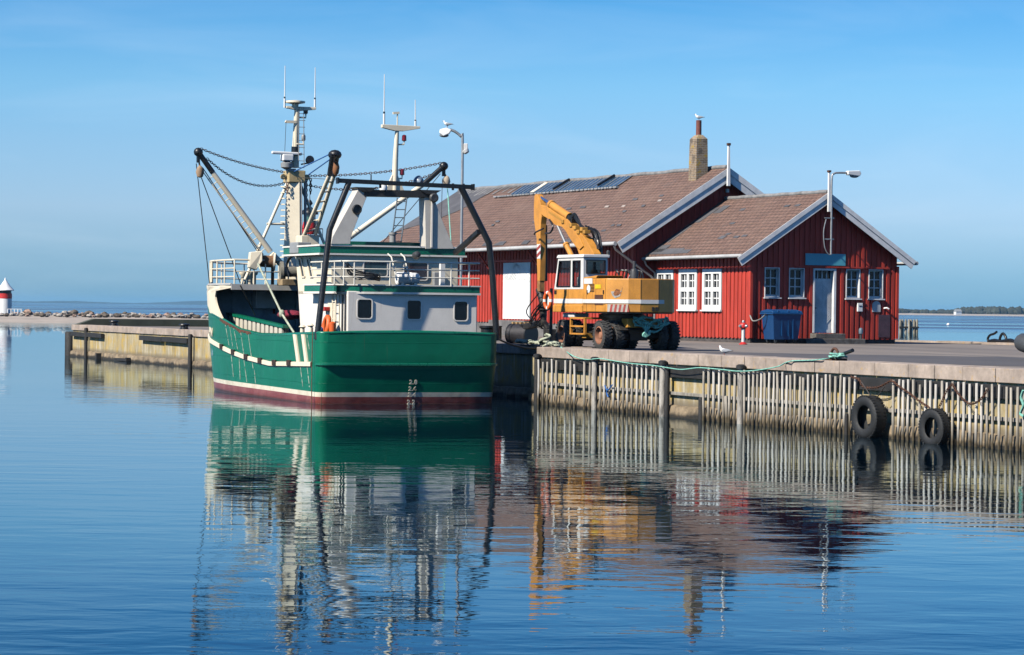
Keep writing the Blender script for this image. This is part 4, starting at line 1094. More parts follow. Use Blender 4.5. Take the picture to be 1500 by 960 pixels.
mb.lathe([(.12, ch_top + .1), (.115, FLUE_TOP), (.09, FLUE_TOP), (.09, FLUE_TOP - .2)], o=(fx, fy, 0), n=16); obj('flue', mb, M('rust_red_flue', (.22, .07, .05), .7, var=.3), wroof, 40)
FLUE = K.w(fx, fy, FLUE_TOP)
# ------------------------------------------------------------------ the trawler (x forward, y to port, z up from the waterline)
B = Frame((-3.08, 82.9, 0), -.37, .929)
BOAT = thing('fishing_trawler', 'green hulled fishing trawler with cream wheelhouse, mast and black stern gallows', 'fishing boat', B.o, B.rot)
def bp(px, py, **k): return B.at(px, py, **k)

PW0 = [(.0, 2.86), (9, 2.8), (11, 2.7), (13, 2.5), (14.5, 2.1), (16, 1.4), (17.2, .7), (18.0, .04)]
PM0 = [(.0, 2.9), (9, 2.86), (11, 2.8), (13, 2.66), (14.5, 2.3), (16, 1.72), (17.4, .95), (18.4, .05)]
PD0 = [(.0, 2.93), (9, 2.9), (11, 2.88), (13, 2.76), (14.5, 2.43), (16, 1.9), (17.6, 1.1), (18.8, .06)]
SHEER = [(0, 2.14), (.7, 2.12), (2.8, 2.07), (4.3, 2.03), (6.3, 2.02), (8.6, 2.14), (11, 2.46), (12.5, 2.62), (14.5, 2.9), (17, 3.2), (19, 3.4)]
def plan_b(x, z):
    if z < 1.6:
        t = max(0, min(1, z / 1.6)); a = lerp(PW0, x) * (1 - t) + lerp(PM0, x) * t
        if z < 0: a *= 1 + z * .18
        return a
    t = min(1, (z - 1.6) / 2.1); return lerp(PM0, x) * (1 - t) + lerp(PD0, x) * t
XS = [.34, 1.2, 2.2, 3.2, 4.3, 5.3, 6.3, 7.4, 8.6, 9.8, 10.9, 11.8, 12.6, 13.4, 14.2, 15, 15.7, 16.3, 16.9, 17.4, 17.8]
def xend(z): return 18.0 + max(0, z) * .2
def ring_at(zf, inset=0.0):
    """closed plan line round the hull at height fraction zf(x)"""
    pts = []
    rake = max(0, 1.2 - max(zf(0), -.4)) * .21      # the transom leans in below the strake
    def P(x, sgn, off=0):
        z = zf(x); y = max(plan_b(x, z) - inset, .03); return (x + rake * max(0, 1 - x / 3), sgn * y, z)
    pts.append((xend(zf(18)) - inset * 1.5, 0, zf(18.2)))
    for x in reversed(XS): pts.append(P(x, 1))
    # rounded port quarter, transom with a little camber, rounded starboard quarter
    z = zf(0); yb = plan_b(0, z) - inset
    r = .30
    for k in range(1, 5):
        a = math.pi / 2 * k / 4; pts.append((r - r * math.sin(a) + inset + rake, yb - r + r * math.cos(a), z))
    for k in range(1, 8):
        u = k / 8; y = (yb - r) * (1 - 2 * u); cam_ = .05 * (1 - (1 - 2 * u) ** 2); pts.append((inset - cam_ * .6 + rake, y, z + (cam_ if z > 1.9 else 0)))
    for k in range(4, 0, -1):
        a = math.pi / 2 * k / 4; pts.append((r - r * math.sin(a) + inset + rake, -(yb - r + r * math.cos(a)), z))
    for x in XS: pts.append(P(x, -1))
    return pts
sheer = lambda x: lerp(SHEER, x)
def frac(t, base=0.0): return lambda x: base + (sheer(x) - base) * t

# hull paint: antifouling, boot stripe and green by height, with rust and scuffs
hm = bpy.data.materials.new('hull_paint'); hm.use_nodes = True
nt = hm.node_tree; N = nt.nodes; L = nt.links; bs = N['Principled BSDF']
tcn = N.new('ShaderNodeTexCoord'); sx = N.new('ShaderNodeSeparateXYZ'); L.new(tcn.outputs['Object'], sx.inputs[0])
def nse(sc, det=6, vec=(1, 1, 1), ro=.6):
    m_ = N.new('ShaderNodeMapping'); m_.inputs['Scale'].default_value = vec; L.new(tcn.outputs['Object'], m_.inputs[0])
    n = N.new('ShaderNodeTexNoise'); n.inputs['Scale'].default_value = sc; n.inputs['Detail'].default_value = det; n.inputs['Roughness'].default_value = ro
    L.new(m_.outputs[0], n.inputs['Vector']); return n.outputs['Fac']
def mxr(fac, A, b, lo, hi, am=1.0):
    r = N.new('ShaderNodeMapRange'); r.inputs[1].default_value = lo; r.inputs[2].default_value = hi; r.inputs[4].default_value = am; L.new(fac, r.inputs[0])
    x = N.new('ShaderNodeMix'); x.data_type = 'RGBA'; L.new(r.outputs[0], x.inputs[0])
    if isinstance(A, tuple): x.inputs[6].default_value = (*A, 1)
    else: L.new(A, x.inputs[6])
    if isinstance(b, tuple): x.inputs[7].default_value = (*b, 1)
    else: L.new(b, x.inputs[7])
    return x.outputs[2]
g = mxr(nse(.7), (.001, .122, .065), (.003, .158, .084), .35, .7)
g = mxr(nse(2.2, 8, ro=.75), g, (.014, .24, .135), .64, .76, .45)
g = mxr(nse(1.6, 5, (4, 4, .35)), g, (.045, .25, .145), .68, .82, .45)
g = mxr(nse(1.1, 6, (6, 6, .22)), g, (.17, .09, .045), .68, .82, .55)
r_ = mxr(nse(1.4, 7), (.20, .045, .04), (.29, .10, .085), .38, .68)
r_ = mxr(nse(1.5, 6, (.7, .7, 5)), r_, (.07, .03, .028), .56, .70, .7)
r_ = mxr(nse(3, 8, ro=.75), r_, (.30, .13, .05), .64, .74, .7)
st = mxr(nse(2, 7), (.70, .64, .50), (.50, .42, .30), .45, .8)
sl = N.new('ShaderNodeMath'); sl.operation = 'MULTIPLY_ADD'; sl.inputs[1].default_value = -.006; L.new(sx.outputs['X'], sl.inputs[0]); L.new(sx.outputs['Z'], sl.inputs[2])
zz = sl.outputs[0]
c = mxr(zz, r_, st, .213, .217); c = mxr(zz, c, g, .352, .356)
c = mxr(zz, c, (.045, .035, .02), .05, -.02, .8)
L.new(c, bs.inputs['Base Color']); bs.inputs['Roughness'].default_value = .34; bs.inputs['Specular IOR Level'].default_value = .28
bn = N.new('ShaderNodeBump'); bn.inputs['Distance'].default_value = .035; L.new(nse(.7, 3), bn.inputs['Height']); L.new(bn.outputs[0], bs.inputs['Normal'])
cbv = N.new('ShaderNodeCombineXYZ'); L.new(sx.outputs['X'], cbv.inputs[0]); L.new(sx.outputs['Z'], cbv.inputs[1])
brk = N.new('ShaderNodeTexBrick'); L.new(cbv.outputs[0], brk.inputs['Vector']); brk.inputs['Scale'].default_value = 1; brk.inputs['Brick Width'].default_value = 2.1; brk.inputs['Row Height'].default_value = .62; brk.inputs['Mortar Size'].default_value = .012; brk.inputs['Mortar Smooth'].default_value = .6
bn2 = N.new('ShaderNodeBump'); bn2.inputs['Distance'].default_value = .006; L.new(brk.outputs['Fac'], bn2.inputs['Height']); L.new(bn.outputs[0], bn2.inputs['Normal']); L.new(bn2.outputs[0], bs.inputs['Normal'])

mb = MB(); rows = []
rows.append(ring_at(lambda x: -1.0)); rows.append(ring_at(lambda x: -.3))
for z in (.0, .2, .38): rows.append(ring_at(lambda x, z=z: z))
for t in (.2, .4, .55, .7, .85, 1): rows.append(ring_at(lambda x, t=t: .38 + (sheer(x) - .38) * t))
rows.append(ring_at(sheer, .07))
for t in (.75, .5): rows.append(ring_at(lambda x, t=t: 1.15 + (sheer(x) - 1.15) * t * .999, .07))
rows.append(ring_at(lambda x: 1.15, .07))
mb.grid(rows, closed=True)
nring = len(rows[0])
# whitish discharge streaks and old runs on the port side
mb.m = 1
def hull_y(x, z): return plan_b(x, z)
rr = random.Random(17)
def run_streak(px0, py0, px1, py1, w):
    a = bp(px0, py0, y=2.86); b = bp(px1, py1, y=2.82); n = 14; vs = []
    for i in range(n + 1):
        u = i / n; x = a.x + (b.x - a.x) * u; z = a.z + (b.z - a.z) * u
        ww = w * rr.uniform(.35, 1.1)
        for s in (-1, 1): vs.append((x + s * ww, hull_y(x, z) + .006, z))
    fs = [(2 * i, 2 * i + 1, 2 * i + 3, 2 * i + 2) for i in range(n) if rr.random() < .93]
    mb.add(vs, fs)
for l in ((329, 474, 336, 506), (337, 519, 341, 552), (342, 478, 350, 512), (350, 524, 352, 556), (353, 484, 359, 520), (357, 528, 362, 560), (364, 486, 372, 540), (372, 542, 375, 562), (452, 491, 457, 512), (441, 537, 446, 569), (451, 536, 456, 570), (336, 476, 342, 508)):
    run_streak(*l, .045)
mb.m = 2
a0 = 11.4
vs = []
for i in range(19):
    x = 11.3 - i * .22
    z = sheer(x); vs += [(x, hull_y(x, z) + .012, z + .012), (x, hull_y(x, z - .12) + .012, z - rr.uniform(.05, .13))]
mb.add(vs, [(2 * i, 2 * i + 1, 2 * i + 3, 2 * i + 2) for i in range(18)])
STREAKW = M('chalky_run', (.42, .50, .40), .7, var=.35, scale=8)
hull = obj('hull', mb, [hm, STREAKW, RUSTY], BOAT, 50)
# cap rail
mb = MB(); rp = ring_at(lambda x: sheer(x) + .0, .035); mb.tube(rp, .052, 6, closed=True); obj('cap_rail', mb, GREEN, hull, 60)
# rubbing strake: cream along the side, green across the transom
STR = [(0, 1.20), (.7, 1.19), (5.2, 1.10), (8, 1.24), (10, 1.40), (12.5, 1.66), (14, 1.80), (16, 1.98), (18, 2.15)]
def strake_bar(xa, xb, sgn, mat, hh=.075, oo=.055):
    mb = MB(); n = 30; rows = []
    for o, dz in ((0, hh), (oo, hh * .8), (oo, -hh * .8), (0, -hh)):
        rows.append([(xa + (xb - xa) * i / n, sgn * (plan_b(xa + (xb - xa) * i / n, lerp(STR, xa + (xb - xa) * i / n)) + o - .004), lerp(STR, xa + (xb - xa) * i / n) + dz) for i in range(n + 1)])
    mb.grid(rows); mb.grid([[r[0] for r in rows], [r[0] for r in rows]]) if False else None
    return obj('rubbing_strake', mb, mat, hull, 40)
strake_bar(.75, 17.6, 1, CREAM); strake_bar(.75, 17.6, -1, CREAM)
mb = MB(); rows = []
tz = lambda x: 1.2
tr = [p for p in ring_at(lambda x: 1.205) if p[0] < .8]
for o, dz in ((0, .04), (.045, .03), (.045, -.03), (0, -.04)):
    row = []
    for i, p in enumerate(tr):
        a = Vector(tr[max(0, i - 1)]); b = Vector(tr[min(len(tr) - 1, i + 1)]); d = b - a; nn = Vector((d.y, -d.x, 0)).normalized()
        if nn.x > 0 and abs(p[1]) < 2.5: nn = -nn
        if p[1] > 2.5 and nn.y < 0 or p[1] < -2.5 and nn.y > 0: nn = -nn
        row.append((p[0] + nn.x * o, p[1] + nn.y * o, p[2] + dz))
    rows.append(row)
mb.grid(rows); obj('rubbing_strake', mb, GREEN, hull, 40)
for sgn in (1,):
    for pa, pb in (((432.5, 490), (438.5, 533)), ((445, 490), (450.5, 533))):
        a = bp(*pa, y=2.9); b = bp(*pb, y=2.88); mb = MB()
        vs = []
        for p, zz_ in ((a, a.z), (b, b.z)):
            for s in (-.125, .125):
                vs += [(p.x + s, hull_y(p.x, zz_) - .01, zz_), (p.x + s, hull_y(p.x, zz_) + .05, zz_)]
        mb.add(vs, [(1, 3, 7, 5), (0, 1, 5, 4), (2, 6, 7, 3), (0, 2, 3, 1), (4, 5, 7, 6)])
        obj('rubbing_bar', mb, CREAM, hull)
FREE = M('rusty_freeing_port', (.035, .02, .015), .9, var=.4, scale=7, stain=((.20, .08, .03), .45, 8))
for px, py in ((323.2, 509.3), (342.3, 516), (362, 523), (382.7, 529.8), (404, 530.5), (426, 530.8)):
    p = bp(px, py, y=2.86); mb = MB(); w = .20; hh = .085; zc = lerp(STR, p.x) + .035
    fr = [(p.x - w, zc - hh), (p.x + w, zc - hh), (p.x + w, zc + hh), (p.x - w, zc + hh)]
    mb.prism([(x, hull_y(x, z) + .03, z) for x, z in fr], (0, .045, 0)); obj('freeing_port', mb, FREE, hull)
# draught marks on the transom and the two cut off letters near the stem
def letters(txt, size, loc, rotz, mat, name, par):
    cu = bpy.data.curves.new(name, 'FONT'); cu.body = txt; cu.size = size; cu.extrude = .006; cu.align_x = 'CENTER'; cu.align_y = 'CENTER'; cu.space_character = 1.15; cu.offset = .006
    tmp = bpy.data.objects.new('lettering', cu); COL.objects.link(tmp); bpy.context.view_layer.update()
    me = bpy.data.meshes.new_from_object(tmp.evaluated_get(bpy.context.evaluated_depsgraph_get())); me.materials.clear(); me.materials.append(mat)
    bpy.data.objects.remove(tmp); o = bpy.data.objects.new(name, me); COL.objects.link(o); o.parent = par
    o.matrix_local = Matrix.Translation(loc) @ Matrix.Rotation(rotz, 4, 'Z') @ Matrix.Rotation(R(90), 4, 'X'); return o
for txt, px, py in (('2.8', 607.3, 560.5), ('2.6', 606.8, 570.2), ('2.4', 606.5, 579.2), ('2.2', 606, 590)):
    p = bp(px, py, x=-.05); lt = letters(txt, .185, Vector((-.045 + (1.2 - p.z) * .21, p.y, p.z)), R(-90), CREAM, 'draught_mark', hull); lt.matrix_local = Matrix.Translation((-.045 + (1.2 - p.z) * .21, p.y, p.z)) @ Matrix.Rotation(R(-11.9), 4, 'Y') @ Matrix.Rotation(R(-90), 4, 'Z') @ Matrix.Rotation(R(90), 4, 'X')
for k, (txt, x, z) in enumerate((('H', 13.0, 2.02), ('N', 12.72, 1.99))):
    y = hull_y(x, z); tang = math.atan2(hull_y(x + .2, z) - hull_y(x - .2, z), .4)
    letters(txt, .42, Vector((x, y + .02, z)), math.pi + tang, CREAM, 'bow_letter', hull)
# wires down the port quarter and rust patches by the waterline
mb = MB(); mb.tube([(.42, 2.97, 2.3), (.46, 2.975, 1.2), (.52, 2.95, -.1)], .014, 6); mb.tube([(.1, 2.74, 2.2), (.1, 2.75, 1.2), (.3, 2.72, .02)], .012, 6); obj('hanging_wire', mb, BROWNROPE, BOAT)

# decks, bulkhead and forecastle
DECKG = M('green_deck_paint', (.02, .10, .065), .7, var=.3, scale=2, stain=((.12, .06, .035), .25, 3))
INNER = M('slate_blue_inner_paint', (.34, .45, .57), .6, var=.2, scale=1.5, stain=((.20, .13, .09), .12, 3))
mb = MB(); mb.grid([[(x, lerp(PM0, x) - .1, 1.2) for x in XS], [(x, -lerp(PM0, x) + .1, 1.2) for x in XS]]); mb.add([(.1, 2.6, 1.2), (.34, 2.75, 1.2), (.34, -2.75, 1.2), (.1, -2.6, 1.2)], [(0, 1, 2, 3)])
obj('main_deck', mb, DECKG, BOAT)
FZ = 3.62; FX = 9.7
mb = MB()
n = 26; out = []; top = []
xs = [FX + (18.55 - FX) * i / n for i in range(n + 1)]
lowz = lambda x: sheer(x) - .02 if x > 12.6 else (FZ - .12 if x < 11.95 else None)
# the forecastle side is cut away in a curve aft of x = 12.6
CUT = [(9.7, 3.50), (11.6, 3.50), (11.9, 3.40), (12.05, 3.22), (12.0, 2.95), (11.7, 2.72), (11.2, 2.50)]
for sgn in (1, -1):
    poly = [(18.6, FZ), (9.7, FZ)] + CUT
    rows = []
    # plating above the sheer, swept by horizontal runs so that the cut can follow its curve
    for k in range(13):
        z = sheer(11.0) + (FZ - sheer(11.0)) * k / 12
        if z >= 3.5: xa = FX
        elif z >= 3.22: xa = 12.05 - (z - 3.22) / .28 * .25
        else: xa = 12.05 - ((3.22 - z) / .72) ** 1.7 * 1.05
        row = []
        for i in range(n + 1):
            u = i / n; x = xa + (18.55 - xa) * u; z2 = max(z, sheer(x) * (1 if z < 3.5 else 1) if z < sheer(x) else z)
            z2 = min(max(z, sheer(x) - .01), FZ); row.append((x, sgn * max(plan_b(min(x, 18.7), z2), .03), z2))
        rows.append(row)
    mb.grid(rows)
    mb.grid([[(p[0], p[1] - sgn * .06, p[2]) for p in r] for r in rows])
    mb.grid([[r[0] for r in rows], [(r[0][0], r[0][1] - sgn * .06, r[0][2]) for r in rows]])
# bow closing strip
obj('forecastle_side', mb, CREAM, BOAT, 40)
mb = MB()
dk = [(x, max(plan_b(x, FZ), .05)) for x in xs]
mb.grid([[(x, y, FZ) for x, y in dk], [(x, 0, FZ + .05) for x, y in dk], [(x, -y, FZ) for x, y in dk]])
mb.grid([[(x, y, FZ - .08) for x, y in dk], [(x, 0, FZ - .06) for x, y in dk], [(x, -y, FZ - .08) for x, y in dk]])
obj('forecastle_deck', mb, DECKG, BOAT)
mb = MB(); y = dk[0][1]; mb.box(FX - .03, FX + .04, -y, y, FZ - .16, FZ + .03); mb.tube([(FX, y, FZ + .02), (FX + 2, dk[6][1], FZ + .02), (13.2, plan_b(13.2, FZ), FZ + .02)], .04, 6)
obj('deck_edge', mb, M('pale_grey_edge', (.50, .49, .46), .5, var=.12), BOAT)
mb = MB(); mb.box(13.0, 13.08, -2.6, 2.6, 1.2, FZ - .1)
for yy in (1.9, .75, -.4, -1.5): mb.box(12.93, 13.0, yy - .03, yy + .03, 1.2, FZ - .1)
obj('bulkhead', mb, INNER, BOAT)
mb = MB(); mb.grid([[(x, plan_b(x, 2.2) - .09, 1.2) for x in (9.7, 10.6, 11.5, 12.3, 13)], [(x, plan_b(x, 2.2) - .09, FZ - .2) for x in (9.7, 10.6, 11.5, 12.3, 13)]]) if False else None
# bulkhead fittings: pale locker, red hose, crimson net
p = bp(388, 436, x=12.6)
mb = MB(); mb.box(12.45, 12.95, p.y - .36, p.y + .36, p.z - .38, p.z + .42); obj('locker', mb, M('pale_blue_locker', (.55, .60, .66), .5, var=.12), BOAT, bevel=.02)
p = bp(404, 447, x=12.7); mb = MB(); mb.tube([(12.9, p.y, p.z + .36), (12.9, p.y, p.z - .3)], .05, 8); obj('fire_hose', mb, M('crimson_net', (.20, .015, .03), .9, var=.3), BOAT)
p = bp(425, 457, x=7.4); mb = MB(); mb.ball((p.x, p.y, p.z - .10), .6, .42, .16, 14, 8); obj('net_heap', mb, M('crimson_net_cord', (.30, .02, .05), .95, var=.4, scale=9, bump=.03, bscale=20), BOAT, 60)
# fish hatch with corrugated cream side
HY = 2.0
h0 = bp(337, 459.5, y=HY); h1 = bp(418.5, 479, y=HY)
mb = MB(); mb.prism([(h0.x, HY, 1.2), (h1.x, HY, 1.2), (h1.x, HY, h1.z), (h0.x, HY, h0.z)], (0, -.1, 0)); hatch = obj('pound_board', mb, DARKGREY, BOAT)
CORR = M('corrugated_cream_board', (.62, .58, .47), .5, var=.1)
mb = MB(); nb = 13
for k in range(nb):
    xa = h0.x + (h1.x - h0.x) * (k + .12) / nb; xb = h0.x + (h1.x - h0.x) * (k + .72) / nb
    za = h0.z + (h1.z - h0.z) * (k + .4) / nb - .05
    mb.prism([(xa, HY + .002, 1.2), (xb, HY + .002, 1.2), (xb, HY + .002, za), (xa, HY + .002, za)], (0, .10, 0))
obj('corrugated_panel', mb, CORR, hatch, bevel=.02)
mb = MB(); mb.bar((h0.x + .1, HY + .02, h0.z), (h1.x - .1, HY + .02, h1.z), .22, .09); obj('top_rail', mb, GREEN, hatch)
f0 = bp(372, 460.5, y=-.6); f1 = bp(443, 460.5, y=-.6)
mb = MB(); mb.box(f1.x, f0.x, -2.2, -.6, 1.2, f0.z - .03); obj('hatch_coaming', mb, M('dark_green_coaming', (.012, .07, .045), .5, var=.25), BOAT); 
mb = MB(); mb.box(f1.x - .1, f0.x + .1, -2.3, -.5, f0.z - .03, f0.z + .07); obj('hatch_cover', mb, GREEN, BOAT)

# superstructure: deckhouse, upper deck, wheelhouse, roof
YS, YP = 1.62, -2.62
XA = 1.2
AFT = M('greyish_white_paint', (.82, .77, .69), .5, var=.07, scale=1.4, stain=((.58, .50, .36), .10, 2.2), streak=((.46, .36, .26), .2))
ft = bp(433, 376, y=YS); fb = bp(442.5, 487, y=YS)
mb = MB()
mb.prism([(XA, YS, 1.2), (fb.x, YS, 1.2), (fb.x + .2, YS, 2.2), (fb.x + .5, YS, 3.45), (XA, YS, 3.42)], (0, YP - YS, 0))
dh = obj('deckhouse', mb, AFT, BOAT, bevel=.03)
mb = MB()
for xa in (1.95,): mb.box(xa, xa + .03, YS + .0, YS + .035, 1.3, 3.3)
mb.box(2.3, 3.1, YS, YS + .03, 1.35, 3.2); obj('side_door', mb, CREAM, BOAT, bevel=.012)
def rwin(x, ya, yb, za, zb, lab=None, ax='x', mat=GLASSD, mold=.035):
    """rounded window: rim plate and dark pane"""
    def rr_(a, b, c, d, r):
        pts = []
        for cx_, cy_, s in ((b - r, d - r, 0), (a + r, d - r, 1), (a + r, c + r, 2), (b - r, c + r, 3)):
            for k in range(4): 
                t = math.pi / 2 * (s + k / 3); pts.append((cx_ + r * math.cos(t), cy_ + r * math.sin(t)))
        return pts
    outp = rr_(ya - mold, yb + mold, za - mold, zb + mold, .10); inp = rr_(ya, yb, za, zb, .07)
    T = (lambda u, z, o: (x - o, u, z)) if ax == 'x' else (lambda u, z, o: (u, x + o, z))
    mb = MB(); n = len(outp)
    vs = [T(*p, .0) for p in outp] + [T(*p, .03) for p in outp] + [T(*p, .03) for p in inp] + [T(*p, .0) for p in inp]
    fs = []
    for i in range(n):
        j = (i + 1) % n
        for k in range(3): fs.append((k * n + i, k * n + j, (k + 1) * n + j, (k + 1) * n + i))
    mb.add(vs, fs); w = obj('window', mb, AFT, BOAT, 40)
    mb = MB(); mb.add([T(*p, .012) for p in inp], [tuple(range(n))]); obj('pane', mb, mat, w); return w
for a, b, c, d in ((523.8, 439, 544, 466.3), (596.6, 440.5, 615.8, 467.7), (665.8, 442, 684, 469.5)):
    p = bp(a, c if False else b, x=XA); q = bp(c, d, x=XA); rwin(XA - .002, q.y, p.y, q.z, p.z)
# upper deck slab with a green, white-edged fascia, bowed at its after edge
UX = 1.09
ed = []
for k in range(17):
    u = k / 16; y = 1.95 + (-2.68 - 1.95) * u; ed.append((UX + .45 * (2 * u - 1) ** 4 * (1 if u < .5 else .1), y))
loop = [(4.6, 1.95), (2.6, 1.95), (1.3, 1.95)] + ed + [(4.6, -2.68)]
def slab_loop(mb, lp, z0, z1, off=0):
    c = Vector((2.5, -.4)); pts = []
    for x, y in lp:
        v = Vector((x, y)) - c; pts.append((x + (off if v.x > 0 else -off) * (1 if abs(v.x) > .1 else 0), y + (off if v.y > 0 else -off)))
    mb.prism([(x, y, z0) for x, y in pts], (0, 0, z1 - z0))
ZU0, ZU1 = 3.40, 3.60
mb = MB(); slab_loop(mb, loop, ZU0 + .005, ZU1 - .004); ud = obj('upper_deck', mb, GREEN, BOAT, bevel=.006)
mb = MB(); slab_loop(mb, loop, ZU1 - .004, ZU1 + .035, .025); obj('deck_edging', mb, AFT, ud)
mb = MB(); slab_loop(mb, loop, ZU0 - .06, ZU0 + .005, .02); obj('deck_edging', mb, AFT, ud)
# wheelhouse
XW = 2.9
mb = MB(); mb.prism([(XW, YS, 3.3), (fb.x + .45, YS, 3.3), (ft.x, YS, 4.56), (XW, YS, 4.56)], (0, -2.62 - YS, 0)); whm = obj('wheelhouse', mb, CREAM, BOAT, bevel=.03)
w1 = bp(533, 384, x=XW); w2 = bp(566.6, 405, x=XW); rwin(XW - .002, w2.y, w1.y, w2.z, w1.z, mat=GLASSB)
w1 = bp(592, 385, x=XW); w2 = bp(625.6, 410, x=XW); rwin(XW - .002, w2.y, w1.y, w2.z, w1.z, mat=M('maroon_curtained_glass', (.06, .035, .045), .12, spec=.8))
for pa, pb in (((440, 379), (445, 406)), ((452, 379), (457, 406))):
    a = bp(*pa, y=YS); b = bp(*pb, y=YS)
    mb = MB(); w = .17
    vs = [(a.x - w, YS + .008, a.z), (a.x + w, YS + .008, a.z), (b.x + w, YS + .008, b.z), (b.x - w, YS + .008, b.z)]
    mb.prism(vs, (0, -.01, 0)); win = obj('side_window', mb, GLASSD, BOAT)
    mb = MB()
    for i in range(4): mb.bar(vs[i], vs[(i + 1) % 4], .05, .05, ref=(0, 1, 0))
    obj('window_frame', mb, CREAM, win)
# roof with a green, white-edged fascia
rl = [(6.9, 1.95), (2.83, 2.0), (2.83, -2.82), (6.9, -2.77)]
mb = MB(); mb.prism([(x, y, 4.60) for x, y in rl], (0, 0, .22)); rf = obj('wheelhouse_roof', mb, GREEN, BOAT, bevel=.01)
grow = lambda e: [(x + (e if x > 4 else -e), y + (e if y > 0 else -e)) for x, y in rl]
mb = MB(); mb.prism([(x, y, 4.545) for x, y in grow(.04)], (0, 0, .055)); obj('roof_edging', mb, AFT, rf)
mb = MB(); mb.prism([(x, y, 4.82) for x, y in grow(.03)], (0, 0, .05)); obj('roof_edging', mb, AFT, rf)
mb = MB(); mb.box(3.6, 6.2, -2.0, .8, 4.87, 5.0); obj('roof_coaming', mb, GREEN, rf)
p = bp(575, 362, x=4.0); mb = MB(); mb.lathe([(.10, 4.9), (.10, 5.25), (.13, 5.25), (.13, 5.32)], o=(4.0, p.y, 0), n=12); obj('roof_vent', mb, GREYPAINT, rf, 40)
a = bp(427, 349, y=1.9); mb = MB(); mb.box(a.x - .1 - .9, a.x - .1, 1.55, 2.0, 4.62, 4.98); bx_ = obj('navigation_light_box', mb, GREYPAINT, BOAT, bevel=.03)
mb = MB(); mb.box(a.x - .1, a.x - .02, 1.65, 1.95, 4.66, 4.95); obj('lens', mb, BLACK, bx_)
mb = MB(); mb.lathe([(.02, 0), (.13, .02), (.10, .2), (.03, .24)], o=(2.05, bp(609, 375, x=2.05).y, 4.55), axis=(-1, 0, .25), n=14); obj('deck_lamp', mb, DARKGREY, BOAT, 40)
# deck railing
RAILP = M('pale_rail_paint', (.72, .69, .60), .45, var=.1)
mb = MB(); zr = 4.33; yl = 1.82
yR = -2.64
DX = .42
mb.tube(curve([(4.3, yl, zr), (1.6, yl, zr), (1.36, 1.76, zr), (1.12, 1.5, zr), (1.09, .6, zr), (1.07, -.6, zr), (1.09, -1.6, zr), (1.1, yR, zr)], 4), .028, 8)
for z in (3.86, 4.1): mb.tube(curve([(4.3, yl, z), (1.6, yl, z), (1.36, 1.76, z), (1.12, 1.5, z), (1.09, .6, z), (1.07, -.6, z), (1.09, -1.6, z), (1.1, yR, z)], 4), .02, 8)
for x, y in ((3.2, yl), (1.9, yl), (1.3, 1.72), (1.12, 1.44), (1.08, .30), (1.08, -1.70), (1.1, -2.3)):
    mb.tube([(x, y, 3.6), (x, y, zr)], .026, 8)
for y in (yR, -1.66): pass
mb.tube([(1.1, yR, zr), (2.8, yR, zr)], .026, 8); mb.tube([(1.1, yR, 3.86), (2.8, yR, 3.86)], .02, 8)
obj('railing', mb, RAILP, BOAT, 50)
# boarding ladder hooked over the rail, raft canister, panel, cable bundle
p = bp(580, 375, x=.6); q = bp(600, 405, x=.6)
mb = MB()
for px in (573, 592):
    a = bp(px, 372, x=1.2); b = bp(px + 8, 411, x=1.02); mb.tube([(1.5, a.y, a.z), (1.25, a.y - .03, a.z - .1), (1.0, b.y, b.z)], .025, 6)
for k in range(3):
    a = bp(577 + k * 2, 383 + k * 9, x=1.02); b = bp(596 + k * 2, 383 + k * 9, x=1.02); mb.tube([(1.02, a.y, a.z), (1.02, b.y, b.z)], .018, 6)
obj('boarding_ladder', mb, RAILP, BOAT, 50)
a = bp(581, 399, x=1.45); b = bp(613.5, 417, x=1.45)
mb = MB(); w = a.y - b.y; zc = 3.68 + .16
mb.lathe([(.0, 0), (.15, .02), (.185, .10), (.185, w * .32), (.195, w * .33), (.195, w * .40), (.18, w * .42), (.18, w * .6), (.2, w * .62), (.2, w * .97), (.17, w)], o=(1.45, b.y, 3.83), axis=(0, 1, 0), n=18)
raft = obj('life_raft', mb, WHITE, BOAT, 35)
mb = MB(); mb.box(1.3, 1.6, b.y + .1, b.y + .2, 3.6, 3.7); mb.box(1.3, 1.6, a.y - .2, a.y - .1, 3.6, 3.7); obj('cradle', mb, RAILP, raft)
a = bp(633, 399, x=XW); b = bp(646, 418, x=XW); mb = MB(); mb.box(XW - .2, XW, b.y, a.y, 3.6, a.z); obj('electric_box', mb, GREYPAINT, BOAT, bevel=.02)
a = bp(645, 386, x=1.4); b = bp(651, 418, x=1.4); mb = MB(); mb.box(1.35, 1.5, b.y, a.y, 3.6, 4.35); obj('rail_board', mb, WHITE, BOAT)
mb = MB(); rr = random.Random(3)
for k in range(6):
    mb.tube(curve([(1.5 + rr.uniform(-.2, .2), 1.6, 4.3 - k * .03), (1.3, 1.3 + rr.uniform(-.2, .2), 4.05 - k * .05), (1.0, .9 + rr.uniform(-.2, .2), 3.95 - k * .03), (1.2, .6, 3.75)]), .022, 6)
obj('cable_bundle', mb, BLACK, BOAT, 50)
